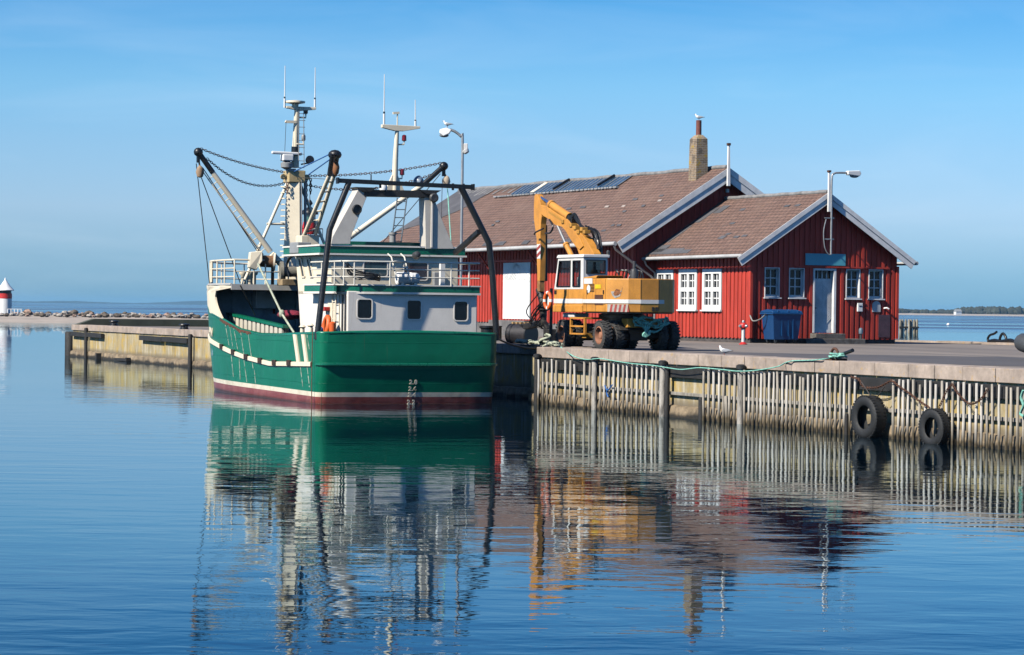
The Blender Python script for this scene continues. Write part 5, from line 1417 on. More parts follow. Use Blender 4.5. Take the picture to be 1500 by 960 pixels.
# ladder, hose reel, ring buoy and gear beside the deckhouse
mb = MB()
for x in (2.0, 2.32): mb.tube([(x, YS + .12, 1.9), (x, YS + .12, 3.55)], .022, 6)
for k in range(6): mb.tube([(2.0, YS + .12, 2.05 + k * .26), (2.32, YS + .12, 2.05 + k * .26)], .015, 6)
obj('side_ladder', mb, CREAM, BOAT, 50)
mb = MB(); mb.tube([(1.62, YS + .03, 1.9), (1.62, YS + .03, 3.3)], .03, 6); mb.box(1.3, 1.34, YS + .02, YS + .06, 2.2, 3.3); obj('vent_pipe', mb, DARKGREY, BOAT)
p = bp(475, 453.5, y=YS + .15); mb = MB(); mb.box(p.x - .22, p.x + .22, YS + .02, YS + .22, p.z - .05, p.z + .08); obj('red_cap', mb, REDPAINT, BOAT, bevel=.02)
mb = MB(); mb.tube([(p.x - .05, YS + .1, p.z - .05), (p.x, YS + .1, 2.2)], .018, 6); obj('gauge_pipe', mb, RAILP, BOAT)
p = bp(480, 479, y=2.0)
mb = MB(); mb.tube([(p.x + .0, 2.0 + .0, p.z)] and [(p.x + .17 * math.cos(a * .45) * 1.3, 2.05 - .05 * math.sin(a * .45), p.z + .30 * math.sin(a * .45)) for a in range(14)], .085, 8, closed=True)
ringb = obj('ring_buoy', mb, ORANGE, None, 60, loc=B.o, rot=(0, 0, B.rot)); tag(ringb, 'orange ring buoy leaning on the deck beside the deckhouse ladder', 'ring buoy')
mb = MB(); p = bp(487, 481, y=2.1); mb.lathe([(.10, -.3), (.11, .16), (.03, .2)], o=(p.x, 2.1, p.z), n=10)
o = obj('float', mb, ORANGE, None, 50, loc=B.o, rot=(0, 0, B.rot)); tag(o, 'small orange net float standing beside the orange ring buoy on the trawler', 'float')
p = bp(468, 483, y=2.4); mb = MB(); mb.ball((p.x, 2.4, p.z - .02), .16, .12, .13); o = obj('bucket_float', mb, M('blue_plastic', (.03, .16, .48), .5), None, 60, loc=B.o, rot=(0, 0, B.rot)); tag(o, 'small blue float lying by the black gallows foot', 'float')
for px, py in ((443, 482), (455, 480), (466, 482)):
    p = bp(px, py, y=2.6); mb = MB(); mb.lathe([(.09, -.4), (.07, .1), (.12, .14), (.05, .2)], o=(p.x, 2.6, p.z - .08), n=8); obj('deck_fairlead', mb, CREAM, BOAT, 50)
p = bp(714, 485, x=.9); mb = MB(); mb.lathe([(.2, -.3), (.2, .12), (.26, .16), (.26, .22)], o=(.9, p.y, p.z - .06), n=12); mb.lathe([(.12, -.2), (.12, .2), (.15, .24)], o=(.9, p.y - .35, p.z - .08), n=12); obj('mooring_bitt', mb, BLACK, BOAT, 40)
# stern line to the quay
a = Vector((.5, -2.95, 2.05)); q0 = B.w(*a); q1 = Q.w(-2.3, REC + .25, QZ + .06)
inv = lambda w: ((w - B.o).dot(B.ex), (w - B.o).dot(B.ey), w.z)
mb = MB(); mb.tube([inv(v) for v in sag(q0, q1, .22)], .032, 8); obj('stern_line', mb, BLACK, BOAT, 50)

# stern gallows: bent black tubes
GX = .35
mb = MB()
mb.tube([(GX, 2.86, 1.95), (GX, 2.50, 5.25), (GX, 1.90, 6.70)], .092, 10); obj('gallows_leg', mb, BLACK, BOAT, 50)
mb = MB()
mb.tube([(GX, -2.96, 1.95), (GX, -2.78, 4.0), (GX, -2.66, 4.95), (GX, -1.72, 6.64)], .098, 10); obj('gallows_leg', mb, BLACK, BOAT, 50)
mb = MB(); mb.bar((GX - .02, 2.24, 6.74), (GX - .02, -2.06, 6.66), .13, .13); mb.bar((GX - .02, 2.30, 6.74), (GX - .02, 2.24, 6.74), .19, .19); mb.bar((GX - .02, -2.06, 6.66), (GX - .02, -2.13, 6.66), .19, .19); obj('gallows_beam', mb, BLACK, BOAT, bevel=.01)
mb = MB(); mb.bar((GX, -2.32, 5.3), (2.1, -2.2, 4.66), .13, .13); obj('gallows_brace', mb, BLACK, BOAT)
mb = MB()
for y in (.9, -1.45, -1.8): mb.bar((GX, y, 6.55), (GX, y, 6.76), .06)
mb.tube([(GX, 1.2, 6.76), (GX, 1.2, 6.95)], .02, 6)
obj('beam_fitting', mb, DARKGREY, BOAT)
# roof gantry: two raked grey posts (they carry the funnel outlets), dark cross beam
IX = 3.0
GANT = M('gantry_grey_paint', (.64, .60, .53), .5, var=.1)
def iz(px, py): p = bp(px, py, x=IX); return (p.y, p.z)
mb = MB(); pl = [iz(*p) for p in ((522, 277), (538, 279), (511, 347), (510, 358), (481.6, 358), (484, 347))]; mb.prism([(IX - .22, y, z) for y, z in pl], (.55, 0, 0)); gl = obj('gantry_post', mb, [GANT], BOAT, bevel=.01)
mb = MB(); c = iz(519, 307.5); mb.lathe([(.0, -.01), (.15, 0), (.16, .05), (.13, .07), (.12, .03), (0, .03)], o=(IX - .23, c[0], c[1]), axis=(-1, 0, 0), n=18); obj('exhaust_outlet', mb, BLACK, gl, 50)
mb = MB(); pl = [iz(*p) for p in ((618.5, 288), (632, 289), (641, 315), (662, 365), (620, 365), (619.5, 330))]; mb.prism([(IX - .22, y, z) for y, z in pl], (.55, 0, 0)); gr = obj('gantry_post', mb, [GANT], BOAT, bevel=.01)
a = iz(629, 290); b = iz(628, 363); mb = MB(); mb.bar((IX - .25, a[0], a[1]), (IX - .25, b[0], b[1]), .05, .05); obj('post_rib', mb, AFT, gr)
c = iz(630, 290.5); mb = MB(); mb.lathe([(0, -.05), (.14, 0), (.15, .08), (.11, .12), (0, .11)], o=(IX - .3, c[0], c[1]), axis=(-1, 0, 0), n=16); obj('work_lamp', mb, DARKGREY, gr, 50)
mb = MB(); a = iz(530, 284); b = iz(636, 288); mb.bar((IX, a[0], a[1] + .02), (IX, b[0], b[1] + .06), .5, .21); 
for pa, pb in (((516, 275.5), (549, 276.5)), ((610, 279.5), (642, 280.5))):
    a = iz(*pa); b = iz(*pb); mb.prism([(IX - .3, a[0], a[1] + .02), (IX - .3, b[0], b[1] + .02), (IX - .3, (a[0] + b[0]) / 2 - .12, a[1] - .12), (IX - .3, (a[0] + b[0]) / 2 + .12, a[1] - .12)], (.6, 0, 0))
obj('gantry_beam', mb, M('sooty_black_paint', (.035, .034, .033), .6, var=.35, scale=2, stain=((.20, .19, .17), .25, 2)), BOAT, bevel=.01)
# after mast on the gantry with cross arm, whip antennas, lamps
MY = -.48
WHIP = M('white_fibreglass', (.78, .78, .76), .4, var=.05)
mb = MB(); mb.tube([(IX, MY, 6.6), (IX, MY - .02, 7.6), (IX, MY - .07, 8.62)], [.10, .085, .06], 10); mb.prism([(IX - .05, MY + .3, 6.62), (IX - .05, MY - .3, 6.62), (IX - .05, MY - .08, 7.1), (IX - .05, MY + .08, 7.1)], (.1, 0, 0)); am_ = obj('after_mast', mb, CREAM, BOAT, 50)
a = iz(559, 183.5); b = iz(614.5, 186.5); mb = MB(); mb.prism([(IX - .08, a[0], a[1] + .02), (IX - .08, b[0], b[1] + .02), (IX - .08, b[0], b[1] - .05), (IX - .08, (a[0] + b[0]) / 2 - .1, b[1] - .15), (IX - .08, (a[0] + b[0]) / 2 + .2, a[1] - .17), (IX - .08, a[0], a[1] - .08)], (.16, 0, 0)); obj('cross_arm', mb, CREAM, am_, bevel=.01)
def whip(px, y0, y1, x=None, y=None, par=None, r=.016):
    p = bp(px[0], y0, x=x) if x is not None else bp(px[0], y0, y=y); q = bp(px[1], y1, x=x) if x is not None else bp(px[1], y1, y=y)
    mb = MB(); m = p.lerp(q, .26); n_ = p.lerp(q, .22)
    mb.m = 0; mb.tube([p, n_], .035, 8); mb.m = 1; mb.tube([n_, m], .032, 8); mb.m = 0; mb.tube([m, q], [r * 1.3, r * .8], 8); return obj('whip_antenna', mb, [WHIP, BLACK], par, 50)
whip((562.5, 563.2), 183, 109, x=IX, par=am_); whip((608.5, 608.3), 186, 146.5, x=IX, par=am_)
c = iz(582, 184); mb = MB(); mb.tube([(IX, c[0], c[1]), (IX, c[0], c[1] + .38)], .022, 8); mb.bar((IX, c[0] + .15, c[1] + .38), (IX, c[0] - .06, c[1] + .40), .07); obj('wind_vane', mb, CREAM, am_)
for px, py in ((592, 207), (589, 257)):
    c = iz(px, py); mb = MB(); mb.tube([(IX, MY, c[1] - .12), (IX, c[0], c[1] - .10), (IX, c[0], c[1])], .025, 6); ml = obj('lamp_arm', mb, CREAM, am_, 50)
    mb = MB(); mb.lathe([(.05, 0), (.075, .02), (.07, .17), (.03, .2)], o=(IX, c[0], c[1]), n=12); obj('red_lamp', mb, M('red_lamp_glass', (.22, .01, .015), .2), ml, 50)
c = iz(557, 276); mb = MB(); mb.lathe([(0, 0), (.12, .03), (.13, .14), (.09, .22), (0, .24)], o=(IX - .3, c[0], c[1] - .1), n=12); obj('search_lamp', mb, WHITE, BOAT, 50)
c = iz(602, 258); mb = MB(); mb.lathe([(0, 0), (.15, .06), (.16, .2), (.05, .26)], o=(IX + .3, iz(621, 258)[0], c[1] - .2), axis=(-.4, .6, .4), n=14); obj('floodlight', mb, M('blue_grey_lamp', (.10, .16, .24), .35), BOAT, 50)
# ladder leaning behind the gantry
mb = MB(); 
for px0, px1 in ((594, 585), (580 + 17, 578)): pass
a0_, a1_ = bp(580, 291, x=4.2), bp(571, 358, x=4.2); b0_, b1_ = bp(597, 291, x=4.2), bp(588, 358, x=4.2)
a0_, a1_ = bp(582, 290, x=4.2), bp(573, 359, x=4.2); b0_, b1_ = bp(596, 290, x=4.2), bp(587, 359, x=4.2)
mb.tube([a0_, a1_], .022, 6); mb.tube([b0_, b1_], .022, 6)
for k in range(6): mb.tube([a0_.lerp(a1_, .08 + k * .17), b0_.lerp(b1_, .08 + k * .17)], .015, 6)
obj('roof_ladder', mb, M('blue_grey_ladder', (.16, .20, .24), .5), BOAT, 50)

# main mast on the forecastle
YM = .3
def my(px, py): return bp(px, py, y=YM)
MASTC = CREAM
mt = my(431, 264); mf = my(429, 400)
mb = MB()
for s in (1,):
    mb.prism([(mf.x - .40, YM + .22, FZ), (mf.x + .40, YM + .22, FZ), (mf.x + .40, YM - .22, FZ), (mf.x - .40, YM - .22, FZ)], (0, 0, .02))
cxm = (mt.x + mf.x) / 2 + .05
MC, MS = math.cos(R(-25)), math.sin(R(-25))         # the box mast stands turned a little to port
def mring(x, w, d, z): return [(x + a * MC - b * MS, YM + a * MS + b * MC, z) for a, b in ((-w, -d), (w, -d), (w, d), (-w, d))]
mb.grid([mring(mf.x, .36, .30, FZ), mring(cxm - .05, .33, .27, 5.2), mring(mt.x, .27, .22, mt.z)], closed=True); mb.add(mring(mt.x, .27, .22, mt.z), [(0, 1, 2, 3)])
mast = obj('main_mast', mb, MASTC, BOAT, bevel=.015)
mb = MB()
for k in range(15):
    z = 4.2 + k * .2; x = cxm; mb.bar((x - .30, YM + .26, z), (x - .0, YM + .44, z), .035); mb.bar((x + .30, YM + .26, z), (x - .0, YM + .44, z), .035)
obj('mast_rung', mb, MASTC, mast)
mb = MB(); mb.tube([(mf.x - .2, YM - .40, FZ), (mt.x - .15, YM - .34, mt.z)], .05, 8); mb.tube([(mf.x - .42, YM - .2, FZ), (mt.x - .33, YM - .16, mt.z)], .02, 8); obj('mast_conduit', mb, GREYPAINT, mast, 50)
mb = MB(); mb.ball((mt.x, YM, mt.z + .05), .36, .34, .22, 12, 6); mb.box(mt.x - .34, mt.x + .34, YM - .3, YM + .3, mt.z - .1, mt.z + .32)
for y in (-.42, .42): mb.lathe([(.10, -.06), (.10, .06)], o=(mt.x - .1, YM + y, mt.z + .1), axis=(1, 0, 0), n=10)
obj('mast_head', mb, M('dull_brass_cream', (.58, .44, .22), .5, var=.2, stain=(RUST, .2, 4)), mast, bevel=.03)
tm0, tm1 = my(432, 246), my(435.3, 157)
mb = MB(); mb.tube([tm0, my(432, 232), tm1], [.13, .12, .09], 10); tmast = obj('top_mast', mb, MASTC, mast, 50)
mb = MB(); mb.tube([my(432.3, 226), my(432.6, 215)], .135, 10); obj('black_band', mb, BLACK, tmast, 50)
mb = MB()
for i in (-1, 1): mb.tube([(tm0.x - .25, YM - .15 + i * .1, tm0.z), (tm1.x - .16, YM - .1 + i * .08, tm1.z)], .014, 6)
for k in range(9): 
    u = k / 9; x = tm0.x - .25 + (tm1.x - .16 - tm0.x + .25) * u; z = tm0.z + (tm1.z - tm0.z) * u; mb.tube([(x, YM - .25, z), (x, YM - .03, z)], .011, 6)
obj('mast_ladder', mb, GREYPAINT, tmast)
# yards lie athwartships: use the mast's own transverse plane
XM = tm1.x
def mx_(px, py, x=None): return bp(px, py, x=XM if x is None else x)
a = mx_(419, 156.5); b = mx_(462, 158.5)
mb = MB(); mb.prism([(XM - .09, a.y, a.z + .02), (XM - .09, b.y, b.z + .02), (XM - .09, b.y, b.z - .06), (XM - .09, (a.y + b.y) / 2, b.z - .12), (XM - .09, a.y, a.z - .05)], (.18, 0, 0)); obj('cross_arm', mb, MASTC, tmast, bevel=.01)
whip((416.8, 417.6), 158, 96.5, x=XM, par=tmast); whip((461.2, 461.8), 159, 99, x=XM, par=tmast)
c = mx_(432.5, 151); mb = MB(); mb.lathe([(.10, -.16), (.12, -.04), (.34, 0), (.34, .06), (.1, .09)], o=(XM, c.y, c.z), n=20); obj('satellite_dome', mb, CREAM, tmast, 40)
c = mx_(448, 167); 
def mlamp(px, py, pxa, dark=True):
    c = mx_(px, py); m0 = mx_(pxa, py + 8); mb = MB(); mb.tube([(XM, m0.y, c.z - .13), (XM, c.y, c.z - .13), (XM, c.y, c.z)], .03, 6); l_ = obj('lamp_arm', mb, MASTC, tmast, 50)
    mb = MB(); mb.lathe([(.05, 0), (.07, .02), (.07, .16), (.04, .2)], o=(XM, c.y, c.z), n=12); obj('lamp', mb, BLACK if dark else GREYPAINT, l_, 50)
mlamp(448, 167, 437); mlamp(444.5, 206, 434, False)
a = mx_(419, 178.5); b = mx_(434, 179); mb = MB(); mb.bar(a, b, .09, .09); mb.tube([a, mx_(418, 178)], .05, 8); obj('lamp_arm', mb, MASTC, tmast)
mb = MB(); mb.tube([mx_(419, 180), mx_(417, 226)], .009, 5); obj('halyard', mb, WIRE, tmast)
a = mx_(398, 223.5); b = mx_(442, 226); mb = MB(); mb.bar(a, b, .14, .10); rs = obj('radar_scanner', mb, WHITE, tmast, bevel=.03)
c = mx_(421, 231); mb = MB(); mb.box(XM - .2, XM + .2, c.y - .16, c.y + .2, c.z - .12, c.z + .1); obj('radar_motor', mb, WHITE, rs, bevel=.03)
c = mx_(420, 242); mb = MB(); mb.lathe([(.05, -.16), (.2, -.08), (.21, .06), (.1, .14)], o=(XM, c.y, c.z), n=16); mb.box(XM - .1, XM + .1, c.y - .3, c.y, c.z - .2, c.z - .12); obj('radar_dome', mb, GREYPAINT, tmast, 50)
c = mx_(454, 233); mb = MB(); mb.bar(mx_(441, 241), mx_(452, 239), .05); mb.lathe([(0, -.02), (.13, 0), (.15, .16), (.13, .2), (0, .2)], o=(XM + .1, c.y, c.z - .05), axis=(-1, .1, .1), n=14); obj('search_lamp', mb, BLACK, mast, 50)
# stay legs
sl0, sl1 = bp(418, 266, x=cxm), bp(355.5, 398, x=cxm)
mb = MB(); 
mb.tube([(cxm, YM + .2, sl0.z), (cxm, sl1.y, FZ + .0)], .055, 8); mb.tube([(cxm, YM - .2, sl0.z), (cxm, 2 * YM - sl1.y + .0, FZ)], .055, 8)
c1 = bp(391, 328, x=cxm); mb.tube([(cxm, c1.y, c1.z), (cxm, YM, c1.z)], .04, 8)
obj('stay_leg', mb, MASTC, mast, 50)
# outrigger booms, one to each side, with ladder rungs, dark heads and hanging blocks
XB = 10.0
def boom(tip, mid, heel, blockpx, far=False):
    tp, md, hl = (bp(*p, x=XB) for p in (tip, mid, heel))
    mb = MB(); d = (hl - tp).normalized()
    mb.tube([md, hl], [.085, .10], 10); bo = obj('outrigger_boom', mb, MASTC, BOAT, 50)
    mb = MB(); mb.tube([tp, md], .092, 10); mb.ball(tp, .16, .16, .15, 12, 6); mb.bar(tp + Vector((0, 0, .05)), tp - Vector((0, 0, .35)), .10, .10); obj('boom_head', mb, BLACK, bo, 50)
    s = 1 if tp.y > 0 else -1
    dn = Vector((0, -d.z, d.y)); dn = dn if dn.z < 0 else -dn
    mb = MB(); mb.tube([md.lerp(hl, .02) + dn * .26, md.lerp(hl, .98) + dn * .26], .022, 6)
    for k in range(14): 
        c = md.lerp(hl, .03 + k * .07); mb.tube([c, c + dn * .26], .014, 6)
    if not far: obj('boom_ladder', mb, MASTC, bo, 50)
    bpx = bp(*blockpx, x=XB)
    mb = MB(); mb.tube([tp - Vector((0, 0, .2)), bpx + Vector((0, 0, .15))], .03, 6); mb.lathe([(.0, -.2), (.1, -.16), (.14, 0), (.1, .14), (.04, .2)], o=bpx, n=10); obj('hanging_block', mb, M('old_block', (.45, .30, .18), .7, var=.35, stain=(RUST, .3, 5)) if not far else M('pale_block', (.56, .46, .34), .7, var=.3), bo, 50)
    return tp, hl
tpL, hlL = boom((290.5, 223), (311.7, 253), (396, 369), (293, 252))
tpR, hlR = boom((650, 243.5), (620, 270.5), (505, 353), (654, 266), True)
c = bp(621, 257.5, x=XB)
# derrick: two-railed ladder boom over the wheelhouse
d0 = bp(491, 226, y=1.2); 
L0, L1, L2 = bp(487, 226, y=1.35), bp(482.5, 257, y=1.35), bp(443.5, 350, y=1.35)
R0, R1, R2 = bp(494, 228, y=1.05), bp(489, 258, y=1.05), bp(462, 343, y=1.05)
mb = MB(); mb.tube([L1, L2], .07, 8); mb.tube([R1, R2], .07, 8)
for k in range(6): mb.tube([L1.lerp(L2, .1 + k * .16), R1.lerp(R2, .1 + k * .16)], .03, 6)
de = obj('derrick', mb, CREAM, BOAT, 50)
mb = MB(); mb.tube([L0, L1], .08, 8); mb.tube([R0, R1], .08, 8); mb.ball((L0 + R0) / 2, .24, .22, .16, 12, 6); obj('derrick_head', mb, BLACK, de, 50)
mb = MB(); c = bp(492, 245, y=1.1); mb.lathe([(.0, -.28), (.09, -.2), (.12, 0), (.06, .2)], o=c, n=10); mb.tube([(L0 + R0) / 2, c], .03, 6); obj('hanging_block', mb, M('rusty_block', (.32, .14, .06), .8, var=.3), de, 50)
mb = MB(); mb.box(L2.x - .35, L2.x + .3, .9, 1.5, 4.86, L2.z + .1); obj('derrick_foot', mb, CREAM, de, bevel=.02)
# chains from the mast to boom tips and wires
hd = Vector((mt.x, YM, mt.z + .1))
CH = M('rusty_brown_chain', (.15, .085, .065), .75, var=.4, scale=9)
def bchain(a, b, drop):
    mb = MB(); chain_mesh(mb, sag(a, b, drop, 20), .12, .012); obj('chain', mb, CH, BOAT)
bchain(tpL + Vector((0, -.08, .12)), hd + Vector((-.1, .34, .15)), .10)
bchain(tpL + Vector((0, -.3, -.2)), hd + Vector((-.1, .34, -.2)), .42)
bchain(tpR + Vector((0, .1, .1)), hd + Vector((-.1, -.34, .05)), .12)
bchain(tpR + Vector((0, .3, -.25)), hd + Vector((-.1, -.34, -.25)), .34)
mb = MB()
for px in (455, 449): 
    a = bp(px, 262, x=mt.x); chain_mesh(mb, [a, a + Vector((0, 0, -.55 if px == 455 else -.8))], .12, .018)
a = bp(421, 268, x=mt.x - .3); chain_mesh(mb, [a, a + Vector((0, 0, -.4))], .12, .018)
obj('chain', mb, CH, BOAT)
mb = MB(); 
for a, b in (((483, 226), (430, 252)), ((483, 234), (452, 256))):
    mb.tube([bp(*a, y=1.2), bp(*b, y=YM + .1)], .022, 6)
obj('blue_line', mb, BLUEROPE, BOAT)
mb = MB()
wires = [(bp(287.5, 240, x=XB), Vector((13.35, plan_b(13.35, FZ) - .05, FZ + .03))), (bp(293, 255, x=XB), bp(352, 415, y=2.0)), (bp(296, 250, x=XB), bp(384, 374, x=XB)), (bp(297, 246, x=XB), bp(380, 373, x=XB))]
for a, b in wires: mb.tube([a, b], .016, 6)
mb.tube([bp(352, 418, x=9.4), bp(374, 462, y=1.9)], .022, 6)
obj('rigging_wire', mb, WIRE, BOAT)
mb = MB(); a, b, c = bp(378, 387, x=9.3), bp(413, 460, y=2.4), bp(431, 488, y=2.5)
mb.tube([a, b, c], .035, 6); mb.ball(b, .1, .1, .14); obj('hauling_line', mb, PALEROPE, BOAT, 50)
mb = MB(); w0 = bp(655, 268, x=XB); mb.tube([w0, bp(661, 362, x=6)], .02, 6); obj('falls_line', mb, TEAL, BOAT)
mb = MB(); mb.tube([bp(645, 255, x=XB), bp(560, 356, x=7.0)], .014, 6); mb.tube([hd, (GX, 1.0, 6.72)], .01, 5); mb.tube([bp(648, 262, x=XB), bp(646, 340, x=5)], .012, 5); obj('rigging_wire', mb, WIRE, BOAT)
# warp drum beneath the port boom heel, winch behind the wheelhouse front
wd = bp(389, 383, x=9.9)
mb = MB(); mb.lathe([(.20, -.3), (.20, .3)], o=wd, axis=(.35, 1, .05), n=18); drum = obj('warp_drum', mb, M('brown_wire_coil', (.26, .13, .06), .8, var=.35, scale=12), BOAT, 40)
ax = Vector((.35, 1, .05)).normalized()
mb = MB()
for s in (-1, 1): mb.lathe([(.10, -.03), (.30, -.03), (.30, .03), (.1, .03)], o=wd + ax * (.3 * s), axis=ax, n=18)
obj('drum_flange', mb, CREAM, drum, 40)
mb = MB(); mb.prism([wd + Vector((.2, .12, .34)), wd + Vector((.3, .5, .30)), wd + Vector((.3, .55, -.22)), wd + Vector((.3, .3, -.3)), wd + Vector((.2, .12, .0))], (-.5, .08, 0)); mb.bar(wd + Vector((0, -.2, .25)), wd + Vector((-.0, -.95, -.45)), .17, .2); obj('drum_cheek', mb, CREAM, drum, bevel=.02)
mb = MB()
for y in (-.25, -.65): mb.bar((wd.x, wd.y + y, FZ), (wd.x, wd.y + y, wd.z - .2), .09)
obj('drum_stand', mb, M('rust_brown_stand', (.14, .07, .04), .8, var=.3), drum)
wn = bp(427, 396, x=9.0); mb = MB(); mb.lathe([(.16, -.35), (.32, -.33), (.32, -.26), (.17, -.24), (.17, .2), (.34, .22), (.34, .32), (.1, .34)], o=(9.2, wn.y, wn.z - .05), axis=(.2, 1, 0), n=18); obj('trawl_winch', mb, M('oily_grey_green', (.30, .28, .22), .5, var=.35, scale=3, stain=(RUST, .25, 3)), BOAT, 40)
mb = MB(); mb.box(8.9, 9.5, wn.y - .35, wn.y + .35, 3.62, wn.z - .3); obj('winch_bed', mb, M('rust_cream_bed', (.42, .30, .16), .7, var=.35, stain=(RUST, .4, 3)), BOAT, bevel=.02)
mb = MB(); 
for k in range(3): mb.tube(curve([bp(423, 405 - k, x=8.8), bp(420, 390, x=8.8), bp(424 + k, 378, x=8.4), bp(436 + k, 372, x=7.2)]), .03, 6)
obj('hydraulic_hose', mb, BLACK, BOAT, 50)
# forecastle rail
mb = MB(); rz = FZ + .84
def fr(x): return plan_b(x, FZ) - .12
ra = [(x, fr(x)) for x in (9.75, 11, 12.2, 13.3, 14.4, 15.6, 16.6, 17.4)]
ring_pts = ra + [(18.2, 0)] + [(x, -y) for x, y in reversed(ra)]
for z, r_ in ((rz, .032), (FZ + .56, .02), (FZ + .28, .02)): mb.tube(curve([(x, y, z) for x, y in ring_pts], 3), r_, 6)
for x, y in ring_pts: mb.tube([(x, y, FZ), (x, y, rz)], .026 if x != 13.3 else .05, 6)
mb.tube([(FX + .05, fr(9.75), rz), (FX + .05, 1.2, rz)], .03, 6); mb.tube([(FX + .05, fr(9.75), FZ + .45), (FX + .05, 1.2, FZ + .45)], .02, 6)
for y in (2.1, 1.7, 1.2, .9): mb.tube([(FX + .05, y, FZ), (FX + .05, y, rz)], .026, 6)
obj('foredeck_railing', mb, CREAM, BOAT, 50)
mb = MB()
for px in (357, 366, 371): 
    p = bp(px, 405, x=12.5); mb.lathe([(.1, 0), (.1, .35), (.16, .4), (.16, .48)], o=(12.5, p.y, FZ), n=10)
obj('windlass', mb, CREAM, BOAT, 50)
# ------------------------------------------------------------------ the excavator (x forward, y to its left)
E0 = onz(882, 513, GZ)
E = Frame(E0, -.40, .917)
EXC = thing('wheeled_excavator', 'old yellow wheeled excavator with white cab parked at the quay edge', 'excavator', E0, E.rot)
def ep(px, py, **k): return E.at(px, py, **k)
YEL = M('faded_yellow_paint', (.68, .30, .05), .5, var=.18, scale=1.8, stain=((.26, .11, .035), .26, 4), streak=((.36, .17, .045), .32))
YELD = M('dirty_yellow_paint', (.60, .30, .05), .6, var=.25, scale=1.5, stain=((.22, .11, .04), .28, 3))
CABW = M('cab_white_paint', (.74, .73, .70), .45, var=.1, scale=2, stain=((.42, .26, .13), .10, 5))
CABG = M('cab_glass', (.40, .42, .43), .02, var=.05, spec=.5)
cgt = CABG.node_tree; gtr = cgt.nodes.new('ShaderNodeBsdfTransparent'); gtr.inputs[0].default_value = (.42, .44, .44, 1); ggl = cgt.nodes.new('ShaderNodeBsdfGlossy'); ggl.inputs['Roughness'].default_value = .03
gmx = cgt.nodes.new('ShaderNodeMixShader'); gmx.inputs[0].default_value = .10; cgt.links.new(gtr.outputs[0], gmx.inputs[1]); cgt.links.new(ggl.outputs[0], gmx.inputs[2]); cgt.links.new(gmx.outputs[0], cgt.nodes['Material Output'].inputs['Surface'])
GREASE = M('greasy_black_iron', (.03, .027, .024), .6, var=.35, stain=((.12, .07, .035), .2, 4), bump=.004)
RIM = M('rust_brown_rim', (.42, .185, .105), .75, var=.3, scale=5)
TYRE = M('dusty_tyre', (.065, .063, .06), .85, var=.35, scale=6, bump=.004)
WR = .45
def wheel(x, y, face):
    """tyre with lugs, dished rim; face = +1 when the dish looks to the machine's left"""
    w = tag(bpy.data.objects.new('wheel', None)); COL.objects.link(w); w.parent = EXC; w.location = (x, y, WR)
    hw = .135
    mb = MB(); mb.lathe([(.27, -hw * .8), (.29, -hw), (.37, -hw * 1.02), (.43, -hw * .8), (.445, -hw * .5), (.445, hw * .5), (.43, hw * .8), (.37, hw * 1.02), (.29, hw), (.27, hw * .8)], axis=(0, 1, 0), n=40, caps=False)
    for k in range(26):
        a = 2 * math.pi * k / 26
        for s in (-1, 1):
            a2 = a + (0 if s > 0 else math.pi / 26)
            c0 = Vector((math.cos(a2) * .445, s * hw * 1.0, math.sin(a2) * .445)); c1 = Vector((math.cos(a2 + .13) * .45, s * hw * .05, math.sin(a2 + .13) * .45))
            mb.bar(c0, c1, .05, .035, ref=(math.cos(a2), 0, math.sin(a2)))
    obj('tyre', mb, TYRE, w, 35)
    mb = MB(); f = face
    mb.lathe([(.285, .0), (.28, f * hw * .9), (.25, f * hw * .98), (.225, f * hw * .4), (.20, -f * hw * .3), (.12, -f * hw * .35), (.11, f * hw * .55), (.07, f * hw * .7), (0, f * hw * .7)], axis=(0, 1, 0), n=28, caps=False)
    for k in range(8):
        a = 2 * math.pi * k / 8; mb.box(.155 * math.cos(a) - .016, .155 * math.cos(a) + .016, -f * hw * .3, -f * hw * .1, .155 * math.sin(a) - .016, .155 * math.sin(a) + .016)
    obj('rim', mb, RIM, w, 35)
    return w
WB = 2.78
wheel(0, 0, 1); wheel(0, -.42, 1); wheel(0, -1.93, -1); wheel(0, -2.33, -1)
wheel(WB, 0, 1); wheel(WB, -.36, 1); wheel(WB, -1.9, -1); wheel(WB, -2.28, -1)
YC = -1.15
mb = MB(); mb.box(-.35, 3.15, YC - .42, YC + .42, .52, .80); mb.box(.2, 2.4, YC - .6, YC + .6, .45, .7)
for x in (0, WB): mb.tube([(x, -.35, WR), (x, -1.95, WR)], .11, 10); mb.box(x - .22, x + .22, YC - .3, YC + .3, .3, .62)
mb.prism([(-.55, YC - .8, .62), (-.55, YC + .8, .62), (-.3, YC + .8, .85), (-.3, YC - .8, .85)], (.1, 0, 0))
obj('chassis', mb, [GREASE], EXC, bevel=.015)
mb = MB(); mb.box(-.62, -.2, YC - .55, YC + .6, .70, .98); obj('rear_cross_member', mb, YELD, EXC, bevel=.02)
mb = MB(); mb.lathe([(.62, .80), (.62, .98), (.72, .98), (.72, 1.10), (.5, 1.17)], o=(1.0, YC, 0), n=32); obj('slew_ring', mb, GREASE, EXC, 40)
mb = MB(); mb.box(2.05, 2.9, -.5, .02, .98, 1.13); obj('white_tank', mb, CABW, EXC, bevel=.03)
a = ep(837, 466, y=.1); b = ep(857, 490.5, y=.1)
mb = MB()
for x in (a.x, b.x): mb.box(x - .03, x + .03, .06, .14, b.z, a.z + .02)
for z in (a.z, (a.z + b.z) / 2, b.z + .02): mb.box(b.x, a.x, .05, .16, z - .025, z + .025)
mb.bar((a.x, .1, a.z), (a.x, -.5, a.z), .06); mb.bar((b.x, .1, a.z), (b.x, -.5, a.z), .06)
obj('step', mb, YEL, EXC, bevel=.005)
